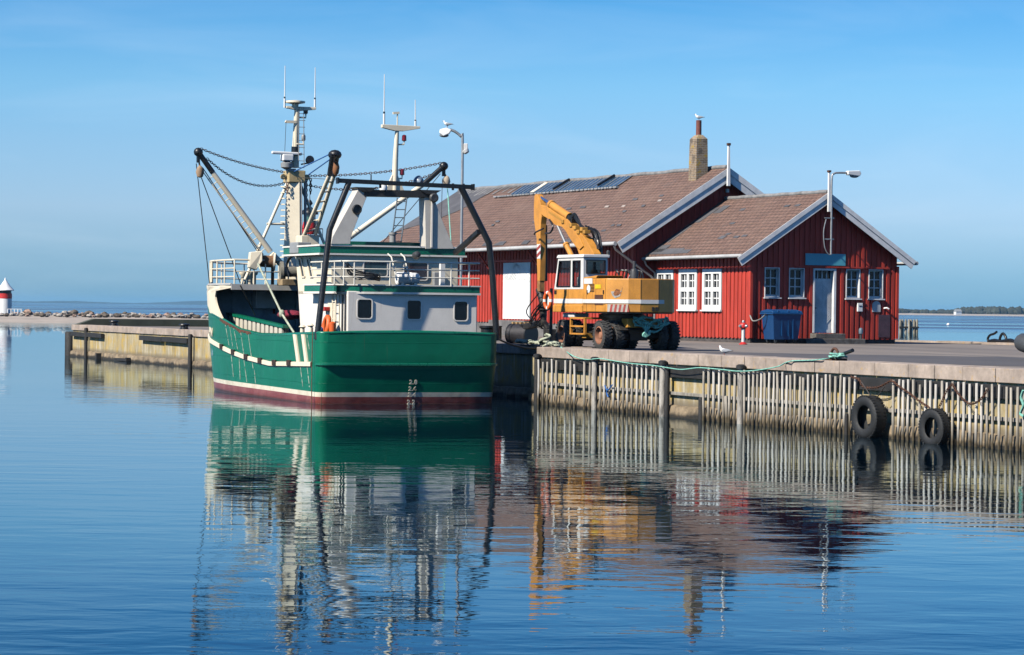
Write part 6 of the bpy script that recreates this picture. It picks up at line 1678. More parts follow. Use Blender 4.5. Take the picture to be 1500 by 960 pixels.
mb = MB(); mb.box(1.6, 1.9, -.6, -.2, .35, .5); mb.box(.7, 1.2, -.9, -.3, .3, .62); obj('belly_bracket', mb, YELD, EXC)
# dozer blade hint and shadowed gear at the front axle
mb = MB(); mb.box(3.2, 3.35, -2.0, -.3, .25, .75); obj('front_blade', mb, GREASE, EXC, bevel=.02)

# upper structure: engine house with chamfered, facetted tail
z0, z1 = 1.17, 2.20
XF = 1.22
foot_ = [(XF, .1), (-.45, .1), (-1.0, -.39), (-1.12, -.75), (-1.12, -1.35), (-1.0, -1.60), (-.8, -2.0), (-.3, -2.32), (XF, -2.32)]
mb = MB(); zs = z0 + .33
mb.prism([(x, y, z0 + .0) for x, y in foot_], (0, 0, z1 - z0 - .0)); up_ = obj('engine_house', mb, [YEL], EXC, bevel=.025)
mb = MB(); out_ = [(x + (-.012 if x < .5 else .0), y + (.012 if y > -.2 else -.0)) for x, y in foot_[0:6]]
for (xa, ya), (xb, yb) in zip(out_, out_[1:]):
    d = Vector((xb - xa, yb - ya, 0)).normalized(); nn = Vector((-d.y, d.x, 0)) * -1
    if nn.dot(Vector((-.3, .6, 0)) if ya > -.3 else Vector((-1, 0, 0))) < 0: nn = -nn
    A = Vector((xa, ya, zs - .06)); Bq = Vector((xb, yb, zs - .06)); mb.prism([A, Bq, Bq + Vector((0, 0, .12)), A + Vector((0, 0, .12))], nn * .006)
obj('white_stripe', mb, CABW, up_)
mb = MB(); mb.prism([(x, y, z0 - .04) for x, y in [(1.1, .06), (-.4, .06), (-.95, -.42), (-1.05, -.8), (-1.05, -1.4), (-.6, -2.1), (1.1, -2.2)]], (0, 0, .05)); obj('belly_plate', mb, GREASE, up_)
# lid panel, sloping cowl by the cab
mb = MB(); mb.prism([(XF + .0, .095, z1), (.3, .095, z1), (.2, .095, z1 + .10), (XF, .095, z1 + .04)], (0, -.9, 0)); obj('cowl', mb, YEL, up_, bevel=.02)
# red and white warning band on the chamfer, grille, yellow and white plates, round boss
def side_plate(px0, py0, px1, py1, m, name, o=.012, y=.1, par=None, lab=None):
    a = ep(px0, py0, y=y); b = ep(px1, py1, y=y); mb = MB(); mb.box(b.x, a.x, y, y + o, b.z, a.z); ob = obj(name, mb, m, par or up_)
    return ob
side_plate(872, 417, 880.5, 423, M('bright_yellow_plate', (.85, .62, .02), .5), 'yellow_plate')
side_plate(871.5, 432, 883.5, 447, M('rusty_grille', (.12, .045, .02), .8, var=.4, scale=16), 'grille')
c = ep(862.5, 423.5, y=.1); mb = MB(); mb.lathe([(.0, .015), (.125, .012), (.13, 0)], o=(c.x, .1, c.z), axis=(0, 1, 0), n=20); obj('round_plate', mb, CABW, up_, 40)
side_plate(856, 408, 868, 416, CABW, 'white_panel')
# chamfer frame: from (-.45,.1) to (-1,-.39)
cA, cB = Vector((-.45, .1, 0)), Vector((-1.0, -.39, 0)); cd = (cB - cA).normalized(); cn_ = Vector((-cd.y, cd.x, 0)); cn_ = cn_ if cn_.dot(Vector((-1, 1, 0))) > 0 else -cn_
CL = (cB - cA).length
def ch_plate(u0, u1, za, zb, m, name, o=.008, poly=None):
    mb = MB()
    P4 = poly or [(u0, za), (u1, za), (u1, zb), (u0, zb)]
    mb.prism([cA + cd * u + Vector((0, 0, z)) + cn_ * .001 for u, z in P4], cn_ * o); return obj(name, mb, m, up_)
REDB = M('faded_red_stripe', (.36, .05, .035), .55, var=.15)
ch_plate(.05, CL, z0 + .01, z0 + .24, M('dirty_white_band', (.50, .46, .40), .6, var=.25, scale=5), 'warning_band')
for k in range(5):
    u = .12 + k * .145; 
    ch_plate(0, 0, 0, 0, REDB, 'warning_stripe', .012, [(u, z0 + .012), (u + .07, z0 + .012), (min(CL, u + .11), z0 + .235), (u + .04, z0 + .235)])
# worn emblem: a grey-edged rusty shield shape
ch_plate(0, 0, 0, 0, M('worn_grey_mark', (.42, .40, .37), .6, var=.3, scale=14), 'worn_emblem', .008, [(.16, 1.80), (.50, 1.82), (.54, 1.93), (.46, 1.66), (.30, 1.60), (.20, 1.68)])
ch_plate(0, 0, 0, 0, M('rusty_mark', (.36, .13, .04), .8, var=.4, scale=16), 'worn_emblem', .012, [(.24, 1.74), (.33, 1.88), (.44, 1.86), (.50, 1.76), (.40, 1.68), (.28, 1.67)])
# panel seams, handles, louvres and grime on the engine house
SEAM = M('dark_panel_gap', (.03, .018, .01), .9, var=.3)
mb = MB()
for x in (.95, .28, -.40): mb.box(x, x + .014, .099, .103, z0 + .02, z1 - .02)
mb.box(-.40, 1.2, .099, .103, z0 + .23, z0 + .242)
obj('panel_gap', mb, SEAM, up_)
mb = MB()
for k in range(6): mb.box(.40, .80, .1, .112, z0 + .62 + k * .045, z0 + .642 + k * .045)
obj('louvre', mb, SEAM, up_)
mb = MB()
for x in (.86, -.30): mb.box(x, x + .05, .1, .125, z0 + .55, z0 + .67)
obj('panel_handle', mb, GREASE, up_)
mb = MB()
for y in (-.75, -1.37): mb.box(-1.126, -1.1195, y - .006, y + .006, z0 + .05, z1 - .03)
obj('panel_gap', mb, SEAM, up_)
# tail panels: dark seam lines and tail lamps
mb = MB(); mb.box(-1.135, -1.12, -1.34, -.78, z0 + .02, z0 + .22); obj('tail_panel', mb, YELD, up_)
mb = MB()
for y in (-1.28, -1.16): mb.box(-1.15, -1.134, y - .04, y + .04, z0 + .05, z0 + .17)
obj('tail_lamp', mb, GREASE, up_)
mb = MB(); c = ep(929, 400, y=-1.0); xx = -.2; c = ep(929, 400, x=xx); mb.lathe([(.13, z1 - .02), (.13, z1 + .22), (.10, z1 + .30), (.05, z1 + .32), (.05, z1 + .55)], o=(xx, c.y, 0), n=14); obj('exhaust', mb, DARKGREY, up_, 40)
mb = MB(); rr = random.Random(22)
for k in range(7): 
    y = -.75 - k * .13; mb.tube(curve([(.3, y, z1), (.35, y + rr.uniform(-.1, .1), z1 + .22), (.5, y + .05, z1 + .26), (.7, y, z1 + .02)], 4), .025, 6)
obj('hydraulic_hose', mb, BLACK, up_, 50)
# front side below the cab
mb = MB(); mb.box(XF + .004, 3.42, -.78, .1, z0, 1.87); mb.box(XF + .01, 3.44, -.78, .125, z0 - .02, z0 + .2); cb_ = obj('cab_base', mb, YEL, EXC, bevel=.02)
mb = MB(); mb.box(XF + .03, 3.41, .1, .108, zs - .07, zs + .07); obj('white_stripe', mb, CABW, cb_)
mb = MB(); mb.box(2.32, 2.335, .1, .106, 1.4, 1.86); obj('door_seam', mb, GREASE, cb_); mb = MB(); mb.box(3.2, 3.36, .1, .115, 1.72, 1.84); obj('vent', mb, GREASE, cb_)
# cab: white posts and roof round open glazing
cz0, cz1 = 1.87, 2.86
CYR = -.74
cx_f0, cx_f1, cx_r = 3.40, 3.12, 1.22
cab = tag(bpy.data.objects.new('cab', None)); COL.objects.link(cab); cab.parent = EXC
mb = MB()
def plate_frame(mb, outer, holes, T, th):
    """flat wall with rounded openings: strips between the outline and each opening are built from bars"""
    pass
def wall_with_openings(mb, x_at0, x_at1, xb, openings, T):
    # columns: slanted front edge at left, vertical rear edge
    pass
tS = .05
# left side: front post (raked), mid post, rear post, head and sill
def sq(pts, y=.1, th=.05): mb.prism([(x, y, z) for x, z in pts], (0, -th, 0))
fx_ = lambda z: cx_f0 + (cx_f1 - cx_f0) * (z - cz0) / (cz1 - cz0)
sq([(fx_(cz0), cz0), (fx_(cz1), cz1), (fx_(cz1) - .14, cz1), (fx_(cz0) - .17, cz0)])
sq([(2.16, cz0), (2.16, cz1), (1.98, cz1), (1.98, cz0)])
sq([(1.42, cz0), (1.42, cz1), (cx_r, cz1), (cx_r, cz0)])
sq([(fx_(cz1) - .14, cz1 - .09), (fx_(cz1) - .14, cz1), (2.16, cz1), (2.16, cz1 - .09)]); sq([(1.98, cz1 - .09), (1.98, cz1), (1.42, cz1), (1.42, cz1 - .09)])
sq([(fx_(cz0) - .17, cz0), (fx_(cz0 + .08) - .165, cz0 + .08), (2.16, cz0 + .08), (2.16, cz0)]); sq([(1.98, cz0), (1.98, cz0 + .08), (1.42, cz0 + .08), (1.42, cz0)])
# rear wall with a window, front posts, right posts
def rq(ya, yb, za, zb, x=cx_r): mb.box(x - .0, x + .05, ya, yb, za, zb)
rq(.045, -.0, cz0, cz1); rq(-.66, CYR, cz0, cz1); rq(0, -.66, cz1 - .08, cz1); rq(0, -.66, cz0, 2.36)
mb.bar((cx_f0 - .05, CYR + .03, cz0), (cx_f1 - .05, CYR + .03, cz1), .06); mb.box(cx_r, cx_f0, CYR, CYR + .04, cz0, cz0 + .4)
mb.box(cx_r, cx_f1, CYR, CYR + .04, cz1 - .1, cz1)
mb.bar((cx_f0 - .03, .07, cz0 + .02), (cx_f0 - .03, CYR, cz0 + .02), .06)
o_ = obj('cab_frame', mb, CABW, cab, bevel=.008)
mb = MB(); mb.prism([(cx_f1 + .06, .14, cz1), (cx_r - .05, .14, cz1), (cx_r - .05, .12, cz1 + .10), (cx_f1 + .0, .12, cz1 + .10)], (0, CYR - .18, 0)); obj('cab_roof', mb, CABW, cab, bevel=.02)
mb = MB(); mb.box(cx_r - .012, cx_r - .002, -.0, -.66, 2.36, 2.80) if False else None
mb.add([(2.14, .075, cz0 + .06), (fx_(cz0) - .15, .075, cz0 + .06), (fx_(cz1) - .12, .075, cz1 - .07), (2.14, .075, cz1 - .07)], [(0, 1, 2, 3)])
obj('cab_door_window', mb, CABG, cab)
mb = MB(); mb.add([(1.40, .075, cz0 + .06), (2.0, .075, cz0 + .06), (2.0, .075, cz1 - .07), (1.40, .075, cz1 - .07)], [(0, 1, 2, 3)]); obj('cab_side_window', mb, CABG, cab)
mb = MB(); mb.add([(cx_r + .02, .02, 2.34), (cx_r + .02, -.68, 2.34), (cx_r + .02, -.68, 2.80), (cx_r + .02, .02, 2.80)], [(0, 1, 2, 3)]); obj('cab_rear_window', mb, CABG, cab)
def rim_frame(pts, name):
    mb = MB()
    for p, q in zip(pts, pts[1:] + pts[:1]): mb.bar(p, q, .035, .03)
    obj(name, mb, BLACK, cab)
rim_frame([(cx_r - .005, -.01, 2.37), (cx_r - .005, -.65, 2.37), (cx_r - .005, -.65, 2.78), (cx_r - .005, -.01, 2.78)], 'window_seal')
rim_frame([(2.17, .105, cz0 + .09), (fx_(cz0 + .09) - .18, .105, cz0 + .09), (fx_(cz1 - .1) - .15, .105, cz1 - .1), (2.17, .105, cz1 - .1)], 'window_seal')
rim_frame([(1.43, .105, cz0 + .09), (1.97, .105, cz0 + .09), (1.97, .105, cz1 - .1), (1.43, .105, cz1 - .1)], 'window_seal')
mb = MB(); mb.box(1.5, 1.95, -.58, -.12, cz0, cz0 + .22); mb.box(1.42, 1.55, -.58, -.12, cz0 + .2, cz0 + .72); obj('driver_seat', mb, DARKGREY, cab, bevel=.04)
mb = MB(); mb.tube([(2.7, -.15, cz0), (2.6, -.15, cz0 + .55)], .02, 6); mb.tube([(2.75, -.5, cz0), (2.6, -.5, cz0 + .5)], .02, 6); obj('control_lever', mb, BLACK, cab)

# boom, stick, cylinders, bucket: outlines measured on the machine's middle plane, real thickness
YB = -1.08
def epl(l, y): return [(p.x, y, p.z) for p in (ep(px, py, y=y) for px, py in l)]
mb = MB()
l = [(788, 304), (793, 300.5), (801, 303), (810, 309.5), (822, 317), (832, 322), (838, 331), (847, 339), (855, 347), (861, 356), (870, 372), (868, 384), (852, 384), (845, 364), (839, 356), (833, 347), (828, 338), (822, 332), (815, 331), (809, 327), (803, 321), (796, 317), (789, 311)]
mb.prism(epl(l, YB + .13), (0, -.26, 0)); bm_ = obj('boom', mb, YEL, EXC, bevel=.015)
l = [(801, 305), (812, 312), (822, 319.5), (829, 324), (826, 327), (815, 320), (803, 312)]
mb = MB(); mb.prism(epl([(804, 309), (822, 320.5), (822, 323.5), (804, 312)], YB + .135), (0, .01, 0)); obj('pipe_recess', mb, YELD, bm_)
mb = MB(); mb.prism(epl([(840, 350), (846, 343), (852, 350), (856, 361), (851, 366), (846, 362)], YB + .12), (0, .05, 0)); obj('boom_boss', mb, YEL, bm_, bevel=.01)
# arm cylinder on top of the boom
a = ep(807, 299.5, y=YB); b = ep(835, 318.5, y=YB)
mb = MB(); mb.tube([a, b], .125, 14); mb.tube([a + (b - a) * .0, a + (b - a) * .08], .145, 14); mb.tube([a + (b - a) * .94, b], .145, 14); cyl = obj('arm_cylinder', mb, YEL, EXC, 40)
c = ep(789.5, 287.5, y=YB); mb = MB(); mb.tube([c, a], .045, 10); obj('piston_rod', mb, M('blue_grey_chrome', (.10, .22, .50), .25, metal=.6), cyl, 40)
mb = MB(); e0 = ep(835, 318.5, y=YB); e1 = ep(842, 324, y=YB); mb.bar(e0, e1, .22, .16); obj('cylinder_eye', mb, GREASE, cyl)
# boom lift cylinder
a = ep(817, 331, y=YB + .1); b = ep(829, 358, y=YB + .1); c = ep(838, 376, y=YB + .1)
mb = MB(); mb.tube([b, c], .09, 12); mb.tube([b, b + (c - b) * .12], .11, 12); cy2 = obj('lift_cylinder', mb, YEL, EXC, 40)
mb = MB(); mb.tube([a, b], .045, 10); obj('piston_rod', mb, STEEL, cy2, 40)
# stick: bright left face, broad enough to show its shaded rear face
mb = MB(); YSK = YB + .12
l = [(782.5, 287), (784.5, 284.5), (787, 285.5), (790, 293), (792.5, 303), (793, 318), (792, 328), (791.3, 345), (791.4, 358), (791.3, 382), (790.5, 412), (787, 412), (786.3, 382), (785.8, 350), (783.8, 335), (781.8, 322), (781.8, 303)]
mb.prism(epl(l, YSK), (0, -.21, 0)); stk = obj('stick', mb, YEL, EXC, bevel=.015)
mb = MB(); mb.prism(epl([(786.9, 412), (790.6, 412), (790.6, 427), (787, 427)], YSK - .01), (0, -.18, 0)); obj('worn_tip', mb, M('rust_worn_yellow', (.40, .20, .07), .7, var=.35, scale=5, stain=(RUST, .35, 5)), stk)
p0, p1 = epl([(786.4, 358), (791.8, 379)], YSK + .004)
for k in range(3):
    z = p0[2] - .12 - k * .19
    m_ = REDB if k % 2 == 0 else CABW
mb = MB(); mb.prism([(p0[0], YSK, p0[2]), (p1[0], YSK, p0[2]), (p1[0] + .02, YSK, p1[2]), (p0[0] - .02, YSK, p1[2])], (0, .006, 0)); obj('warning_band', mb, CABW, stk)
mb = MB(); zt, zb_ = p0[2], p1[2]; xa, xb = p0[0], p1[0]
for k in range(2):
    z = zb_ + .03 + k * .22; mb.prism([(xa - .01, YSK + .006, z), (xb + .01, YSK + .006, z + .13), (xb + .01, YSK + .006, min(zt, z + .24)), (xa - .01, YSK + .006, z + .11)], (0, .006, 0))
obj('warning_stripe', mb, REDB, stk)
mb = MB(); q0 = ep(797, 330, y=YB - .1); q1 = ep(797.5, 412, y=YB - .1); q2 = ep(797, 450, y=YB)
mb.bar(q0, q1, .16, .16, ref=(0, 1, 0)); obj('bucket_cylinder', mb, GREASE, stk)
mb = MB(); mb.tube(curve([ep(790, 424, y=YB), ep(794, 438, y=YB), ep(796, 448, y=YB), ep(796, 460, y=YB), ep(796, 478, y=YB)]), [.13] * 12 + [.12] * 8 + [.11] * 5, 10); mb.lathe([(.1, -.1), (.19, -.05), (.19, .1), (.1, .14)], o=ep(796, 452, y=YB), n=14); obj('grab_rotator', mb, GREASE, stk, 40)
rr = random.Random(14); mb = MB()
for k in range(9):
    x0 = 790 + rr.uniform(-2, 8); mb.tube(curve([ep(x0, 430 + k * 5, y=YB + .2), ep(x0 - rr.uniform(8, 22), 455 + k * 3, y=YB + .3), ep(788 - rr.uniform(0, 12), 470 + k, y=YB + .25), ep(796, 482, y=YB)], 4), .02, 5)
obj('hydraulic_hose', mb, BLACK, stk, 50)
# drum-shaped clamshell bucket lying in front of the machine
c = ep(757, 494, y=YB + .3)
BZ = .44
c = ep(764, 494, y=YB + .1); BZ = .37; bc = Vector((c.x, YB + .1, BZ))
mb = MB(); prof = []
axis = Vector((-.886, -.454, 0)).normalized()
mb.lathe([(.0, -.42), (.36, -.42), (.36, .42), (.0, .42)], o=bc, axis=axis, n=28)
bk = obj('bucket', mb, M('worn_black_bucket', (.035, .032, .036), .5, var=.3, scale=2, stain=((.10, .055, .04), .2, 3)), EXC, 40)
mb = MB(); 
for s in (-.43, -.28, .38): mb.lathe([(.37, s), (.37, s + .05)], o=bc, axis=axis, n=28)
obj('bucket_rib', mb, BLACK, bk, 40)
mb = MB()
for k in range(5):
    c_ = bc + axis * (-.36 + k * .17) + Vector((0, 0, .38)); mb.box(c_.x - .05, c_.x + .05, c_.y - .05, c_.y + .05, c_.z - .03, c_.z + .04)
obj('bucket_tooth', mb, M('tan_worn_tooth', (.50, .32, .14), .7, var=.3), bk, bevel=.01)
mb = MB(); ba = ep(799.5, 482, y=YB); bb = ep(807, 503, y=YB); mb.box(bb.x, ba.x, YB - .25, YB + .1, bb.z, ba.z); bd_ = ep(795, 474, y=YB); mb.bar(bd_, bc + axis * -.2 + Vector((0, 0, .2)), .2, .2); mb.bar(ep(796, 470, y=YB), ep(803, 484, y=YB), .16, .16); obj('bucket_arm', mb, GREASE, bk, bevel=.03)
# hoses along the boom and over the pivot
mb = MB(); rr = random.Random(19)
for k in range(7):
    j = lambda a=2.0: rr.uniform(-a, a)
    mb.tube(curve([ep(835 + j(), 322 + j(), y=YB + .1), ep(842 + j(), 315 + j(3), y=YB + .05), ep(847 + j(), 324 + j(), y=YB), ep(853 + j(), 334 + j(), y=YB), ep(860 + j(), 338 + j(), y=YB - .1), ep(872 + j(), 342 + j(), y=YB - .1), ep(877 + j(), 365, y=YB - .1)], 4), .032, 6)
for k in range(4):
    mb.tube(curve([ep(858 + k * 4, 331 + k * 1.5, y=YB - .2), ep(868 + k * 3, 342, y=YB - .2), ep(873 + k * 2.6, 362, y=YB - .2), ep(875 + k * 2, 386, y=YB - .2)], 4), .035, 6)
mb.tube(curve([ep(796, 335, y=YB + .3), ep(784, 341, y=YB + .35), ep(783, 344, y=YB + .3)], 5), .03, 6)
mb.tube(curve([ep(805, 322, y=YB + .2), ep(810, 332, y=YB + .3), ep(806, 341, y=YB + .25), ep(799, 342, y=YB + .1)], 5), .032, 6)
obj('hydraulic_hose', mb, BLACK, bm_, 50)
mb = MB()
for px, py in ((828, 325), (840, 330), (846, 334), (851, 340), (856, 336), (860, 340)):
    p = ep(px, py, y=YB + .05); mb.box(p.x - .09, p.x + .09, p.y - .08, p.y + .12, p.z - .06, p.z + .06)
obj('hose_clamp', mb, YELD, bm_, bevel=.01)
mb = MB(); p = ep(872, 352, y=YB - .3); mb.prism([(p.x + .5, YB - .2, p.z + .1), (p.x - .1, YB - .2, p.z + .05), (p.x - .45, YB - .2, 2.3), (p.x + .3, YB - .2, 2.3)], (0, -.1, 0)); obj('pivot_bracket', mb, GREASE, EXC)
mb = MB(); c = ep(898, 367, x=cx_r - .1); mb.lathe([(.05, 0), (.06, .1), (.03, .14)], o=(cx_r, c.y + .12, cz1 + .1), n=10); obj('roof_knob', mb, DARKGREY, cab, 40)
# bundle of teal rope hung on the rear cross member
mb = MB(); rr = random.Random(27)
for k in range(9):
    pts = []
    for i in range(16):
        u = i / 15; y = -.72 - 1.15 * u + rr.uniform(-.06, .06); z = .92 + .10 * math.sin(u * 5 + k) - .13 * math.sin(math.pi * u) * (k % 3) + rr.uniform(-.03, .03)
        pts.append(E.w(-.72 - .03 * (k % 4) + rr.uniform(-.02, .02), y, z))
    mb.tube(curve(pts, 2), .028, 6)
for k in range(3):
    mb.tube(curve([E.w(-.78, -1.28 + .1 * k, .9), E.w(-.80, -1.20 + .06 * k, .7), E.w(-.8, -1.0 - .05 * k, .5), E.w(-.8, -1.08, .42), E.w(-.8, -1.25, .52 + .05 * k)], 5), .03, 6)
ro = solo('rope_bundle', mb, TEAL, 'tangled teal rope hung across the rear of the yellow excavator', 'rope', smooth=60)
# ------------------------------------------------------------------ small things on the quay
# orange and white ring on a stand by the grab
p = E.at(802.5, 440.5, y=-.5)
pw = E.w(p.x - .0, -.5, 0)
t = thing('life_ring', 'orange and white life ring on a dark stand beside the excavator grab', 'life ring', (pw.x, pw.y, GZ), E.rot)
zc = p.z
mb = MB(); n = 32; rx, rz = .15, .25
mb.m = 0
for k in range(4):
    mb.m = 0 
    mb.tube([(rx * math.cos(a), 0, zc + rz * math.sin(a)) for a in [math.pi / 2 * k + .18 + (math.pi / 2 - .36) * i / 8 for i in range(9)]], .062, 10)
    mb.m = 1
    mb.tube([(rx * math.cos(a), 0, zc + rz * math.sin(a)) for a in [math.pi / 2 * k - .18 + .36 * i / 4 for i in range(5)]], .064, 10)
ob = obj('ring', mb, [ORANGE, WHITE], t, 60); ob.rotation_euler = (0, 0, R(18))
mb = MB(); mb.lathe([(.16, -.02), (.16, .02)], o=(0, -.05, 0), axis=(0, 1, 0), n=24); mb.v = [(x, y, zc + z * 1.5) for x, y, z in mb.v]; ob = obj('back_board', mb, WHITE, t, 40); ob.scale = (1, 1, 1)
mb = MB(); mb.bar((.0, -.12, 0), (.0, -.12, zc + .4), .08); mb.box(-.2, .2, -.3, .06, 0, .04); obj('stand', mb, BLACK, t)

# blue refuse container
p = K.at(1122, 501, x=-1.0)
BINB = M('blue_bin_plastic', (.005, .055, .17), .42, var=.12, scale=2, stain=((.05, .13, .30), .08, 5))
t = thing('refuse_container', 'blue four-wheeled refuse container against the red gable', 'refuse bin', K.w(-.95, -.95, 0), KR)
y0_, y1_ = .78, -.62          # lid to lid across the gable
mb = MB()
lo = [(-.36, .62, .16), (.40, .62, .16), (.40, -.48, .16), (-.36, -.48, .16)]; hi = [(-.46, .72, 1.16), (.48, .72, 1.16), (.48, -.56, 1.16), (-.46, -.56, 1.16)]
mb.grid([lo, [(a[0] * .6 + b[0] * .4, a[1] * .6 + b[1] * .4, a[2] * .6 + b[2] * .4) for a, b in zip(lo, hi)], hi], closed=True); mb.add(lo, [(0, 1, 2, 3)]); mb.add(hi, [(0, 1, 2, 3)])
body = obj('body', mb, BINB, t, bevel=.03)
mb = MB(); mb.box(-.50, .52, .76, -.60, 1.13, 1.19); obj('rim', mb, BINB, body, bevel=.015)
mb = MB(); mb.prism([(-.50, .74, 1.19), (-.44, .74, 1.27), (0, .74, 1.33), (.46, .74, 1.27), (.52, .74, 1.19)], (0, -1.32, 0))
for y in (.5, .05, -.4): mb.box(-.49, -.40, y - .02, y + .02, 1.19, 1.30)
lid = obj('lid', mb, BINB, t, bevel=.02)
for y in (.80, -.64):
    mb = MB(); mb.tube([(0, y - (.06 if y > 0 else -.06), 1.12), (0, y + (.03 if y > 0 else -.03), 1.12)], .04, 10); obj('trunnion', mb, DARKGREY, t, 40)
mb = MB()
for y in (.3, .0): mb.box(-.44, -.40, y - .02, y + .02, .3, 1.1)
mb.box(-.45, -.405, -.22, -.17, .2, .95); obj('body_rib', mb, BINB, body)
for x in (-.3, .32):
    for y in (.5, -.36):
        mb = MB(); mb.lathe([(.02, -.025), (.085, -.025), (.085, .025), (.02, .025)], o=(x, y, .085), axis=(0, 1, 0), n=14); w = obj('wheel', mb, BLACK, t, 40)
        mb = MB(); mb.bar((x, y - .04, .09), (x + .03, y - .04, .18), .02, .05); mb.bar((x, y + .04, .09), (x + .03, y + .04, .18), .02, .05); mb.box(x - .05, x + .07, y - .05, y + .05, .17, .19); obj('caster_fork', mb, STEEL, w)
mb = MB(); mb.tube(curve([K.w(-.95, -.12, GZ * 0 + 1.08), K.w(-.8, .02, .92), K.w(-.5, .12, .86), K.w(-.2, .06, .98), K.w(-.06, .03, 1.1)]), .03, 6)
solo('bin_strap', mb, M('grey_strap', (.30, .29, .27), .7), 'slack grey strap from the blue bin to the corner of the cottage', 'strap', smooth=60)

# hydrant
h = onz(1088.5, 505, GZ)
t = thing('fire_hydrant', 'white hydrant post with a red head and red foot by the cottage corner', 'hydrant', h, KR)
mb = MB(); mb.lathe([(.065, .05), (.06, .60)], n=16); obj('post', mb, CABW, t, 40)
mb = MB(); mb.lathe([(.16, 0), (.16, .03), (.10, .06), (.075, .10)], n=16); obj('foot', mb, REDPAINT, t, 40)
mb = MB(); mb.lathe([(.07, .58), (.13, .63), (.14, .74), (.10, .80), (.04, .82)], n=16); head = obj('head', mb, REDPAINT, t, 40)
mb = MB(); mb.lathe([(.05, .80), (.06, .84), (.03, .90), (0, .91)], n=12)
for d in ((-.2, 1, 0), (-1, -.35, 0), (.2, -1, 0)): mb.lathe([(.055, .09), (.06, .16), (.04, .2), (0, .2)], o=(0, 0, .69), axis=d, n=12)
obj('outlet_cap', mb, STEEL, head, 40)

# tall street lamp behind the boat
p = ray(676.5, 300); s_ = 103.0
X_ = p.x / p.y * s_
ztop = lambda py, yy=s_: (EYE + ray(676.5, py) * (yy / ray(676.5, py).y)).z
t = thing('street_lamp', 'slim grey street lamp with a leaning head rising behind the boat', 'street lamp', (X_, s_, GZ), 0)
zt = ztop(205) - GZ
sc_ = s_ / 4000.0
mb = MB(); mb.tube(curve([(0, 0, 0), (0, 0, zt * .5), (0, 0, zt - .1), (-.06, 0, zt + .12), (-.28, 0, zt + .3), (-.48, 0, zt + .38)], 5), .052, 10); obj('pole', mb, STEEL, t, 50)
mb = MB(); hx, hz_ = (646 - 676.5) * sc_, ztop(197) - GZ
mb.prism([(-.42, -.12, zt + .36), (-.50, -.13, zt + .22), (-.72, -.14, zt + .12), (-.88, -.12, zt + .24), (-.86, -.1, zt + .38), (-.6, -.1, zt + .45)], (0, .25, 0)); lh = obj('lamp_head', mb, WHITE, t, bevel=.03)
mb = MB(); mb.ball((-.70, 0, zt + .16), .18, .11, .08); obj('lens', mb, M('smoky_lens_glass', (.26, .28, .29), .2), lh, 60)
mb = MB(); zf = ztop(216) - GZ; mb.box(.05, .2, -.14, .14, zf - .12, zf + .14); mb.lathe([(.14, 0), (.10, .14)], o=(.1, -.02, zf - .1), axis=(.5, -.2, -.8), n=12); mb.bar((0, 0, zf - .3), (.12, 0, zf - .1), .04); obj('floodlight', mb, CABW, t, bevel=.02)
LAMPTOP = Vector((X_ - .58, s_, GZ + zt + .46))

# red harbour beacon lantern standing beyond the wheelhouse
YL = 116.0; d = ray(453.5, 320); XL = d.x / d.y * YL; sc_ = YL / 4000.0
zz_ = lambda py: (EYE + ray(453.5, py) * (YL / ray(453.5, py).y)).z
t = thing('harbour_beacon', 'red harbour beacon with a black domed glass lantern seen behind the mast', 'beacon', (XL, YL, GZ), 0)
zb = zz_(347) - GZ; zd = zz_(313) - GZ; ztp = zz_(296) - GZ
mb = MB(); mb.lathe([(.38, 0), (.36, zb)], n=18); obj('column', mb, REDPAINT, t, 40)
mb = MB(); mb.lathe([(.30, zb + .1), (.33, zb + .32), (.28, zb + .55), (.27, zb + .62)], n=18); obj('lantern_base', mb, REDPAINT, t, 40)
mb = MB(); mb.lathe([(.58, zb - .0), (.58, zb + .06), (.3, zb + .06)], n=18)
for k in range(8): a = k * .785; mb.tube([(.56 * math.cos(a), .56 * math.sin(a), zb), (.56 * math.cos(a), .56 * math.sin(a), zb + .34)], .016, 5)
mb.tube([(.56 * math.cos(k * .262), .56 * math.sin(k * .262), zb + .34) for k in range(24)], .018, 5, closed=True); obj('gallery', mb, BLACK, t, 40)
mb = MB(); mb.lathe([(.26, zb + .62), (.26, zd)], n=14); obj('lantern_glass', mb, M('sea_green_lantern_glass', (.06, .16, .13), .1, spec=.9), t, 40)
mb = MB(); mb.lathe([(.36, zd - .04), (.37, zd + .02), (.30, zd + .14), (.12, zd + .24), (.06, zd + .3), (.06, zd + .34), (.13, zd + .42), (.10, zd + .5), (.02, zd + .6), (.01, zd + .85)], n=18); obj('lantern_dome', mb, BLACK, t, 40)

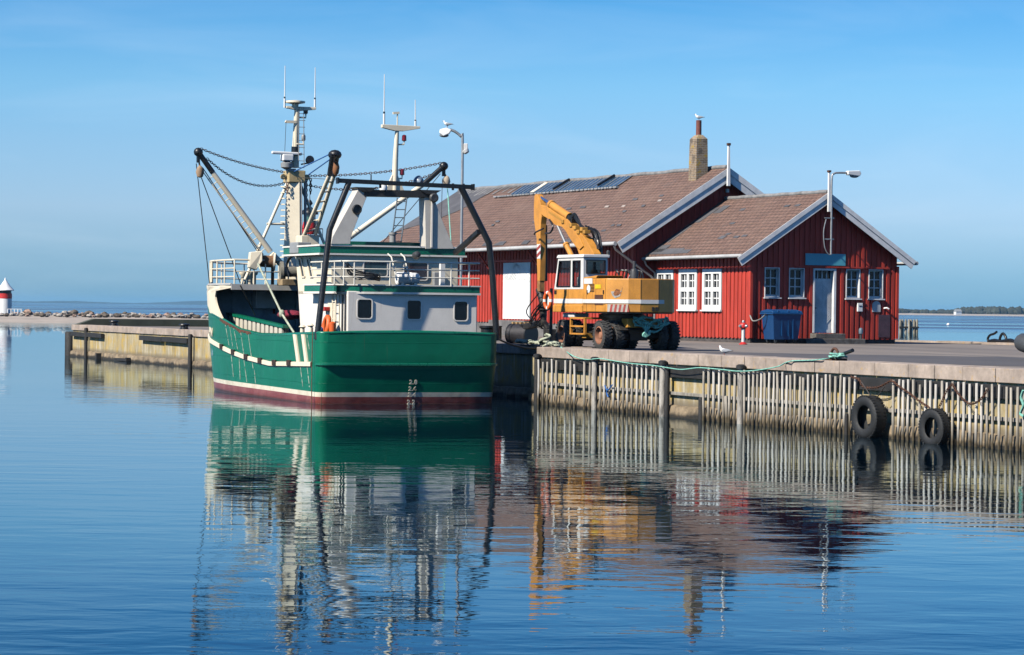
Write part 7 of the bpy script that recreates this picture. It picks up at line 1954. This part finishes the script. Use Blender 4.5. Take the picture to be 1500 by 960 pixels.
# gulls
FEA = M('white_feathers', (.78, .78, .77), .8, var=.05); WING = M('grey_wing_feathers', (.30, .32, .35), .8, var=.15); BEAK = M('reddish_beak', (.35, .07, .03), .5); DARKH = M('dark_tail_feathers', (.03, .03, .035), .8)
def gull(loc, yaw, lab, s=1.0):
    t = thing('seagull', lab, 'seagull', loc, yaw, 'seagulls resting round the quay')
    # one continuous body from tail to bill root, lying along x, chest forward
    secs = [(-.20, .125, .012, .008), (-.15, .13, .03, .018), (-.09, .135, .055, .048), (-.02, .135, .066, .066), (.05, .145, .064, .07), (.10, .175, .05, .055), (.125, .215, .036, .04), (.135, .25, .035, .036), (.15, .268, .032, .03), (.175, .268, .018, .017), (.185, .266, .006, .006)]
    mb = MB(); rows = []
    for i, (x, z, ry, rz_) in enumerate(secs):
        tilt = 0 if i < 5 else .9 if i < 8 else .2
        rows.append([(x - math.sin(tilt) * rz_ * math.sin(2 * math.pi * j / 12) * 1.0, ry * math.cos(2 * math.pi * j / 12), z + math.cos(tilt) * rz_ * math.sin(2 * math.pi * j / 12)) for j in range(12)])
    mb.grid(rows, closed=True)
    b = obj('body', mb, FEA, t, 70)
    for sd_ in (-1, 1):
        mb = MB(); rows = []
        for x, z, h in ((.06, .155, .01), (.03, .16, .045), (-.06, .155, .05), (-.15, .15, .03), (-.24, .143, .008)):
            yy = sd_ * (.068 if x > -.1 else .04 if x > -.2 else .015); rows.append([(x, yy, z - h), (x, yy + sd_ * .012, z), (x, yy * .75, z + h * .8), (x, yy * .6, z)])
        mb.grid(rows, closed=True); obj('wing', mb, WING, t, 70)
    mb = MB(); mb.prism([(-.17, -.02, .128), (-.27, -.03, .12), (-.27, .03, .12), (-.17, .02, .128)], (0, 0, .008)); obj('tail', mb, DARKH, t)
    mb = MB(); mb.lathe([(.011, 0), (.009, .025), (.0, .045)], o=(.18, 0, .264), axis=(1, 0, -.15), n=8); obj('beak', mb, BEAK, t, 60)
    for sd_ in (-1, 1):
        mb = MB(); mb.ball((.158, sd_ * .029, .274), .006, n=8, m=5); obj('eye', mb, BLACK, t, 60)
        mb = MB(); mb.tube([(.0, sd_ * .025, .09), (-.008, sd_ * .026, .045), (.0, sd_ * .027, .004)], .006, 6); mb.prism([(-.012, sd_ * .027, .002), (.045, sd_ * .027 - .02, .002), (.05, sd_ * .027, .002), (.045, sd_ * .027 + .02, .002)], (0, 0, .004)); obj('leg', mb, BEAK, t)
    t.scale = (s, s, s)
    return t
g = onz(1061, 520.8, QZ)
gull(Vector((g.x, g.y, GZ if False else QZ)), R(150), 'white seagull standing on the granite edge of the quay', .9)
gull(FLUE + Vector((0, 0, 0)), R(165), 'white seagull perched on top of the rust red flue', .95)
gull(LAMPTOP, R(170), 'grey winged seagull perched on the tall street lamp', .9)
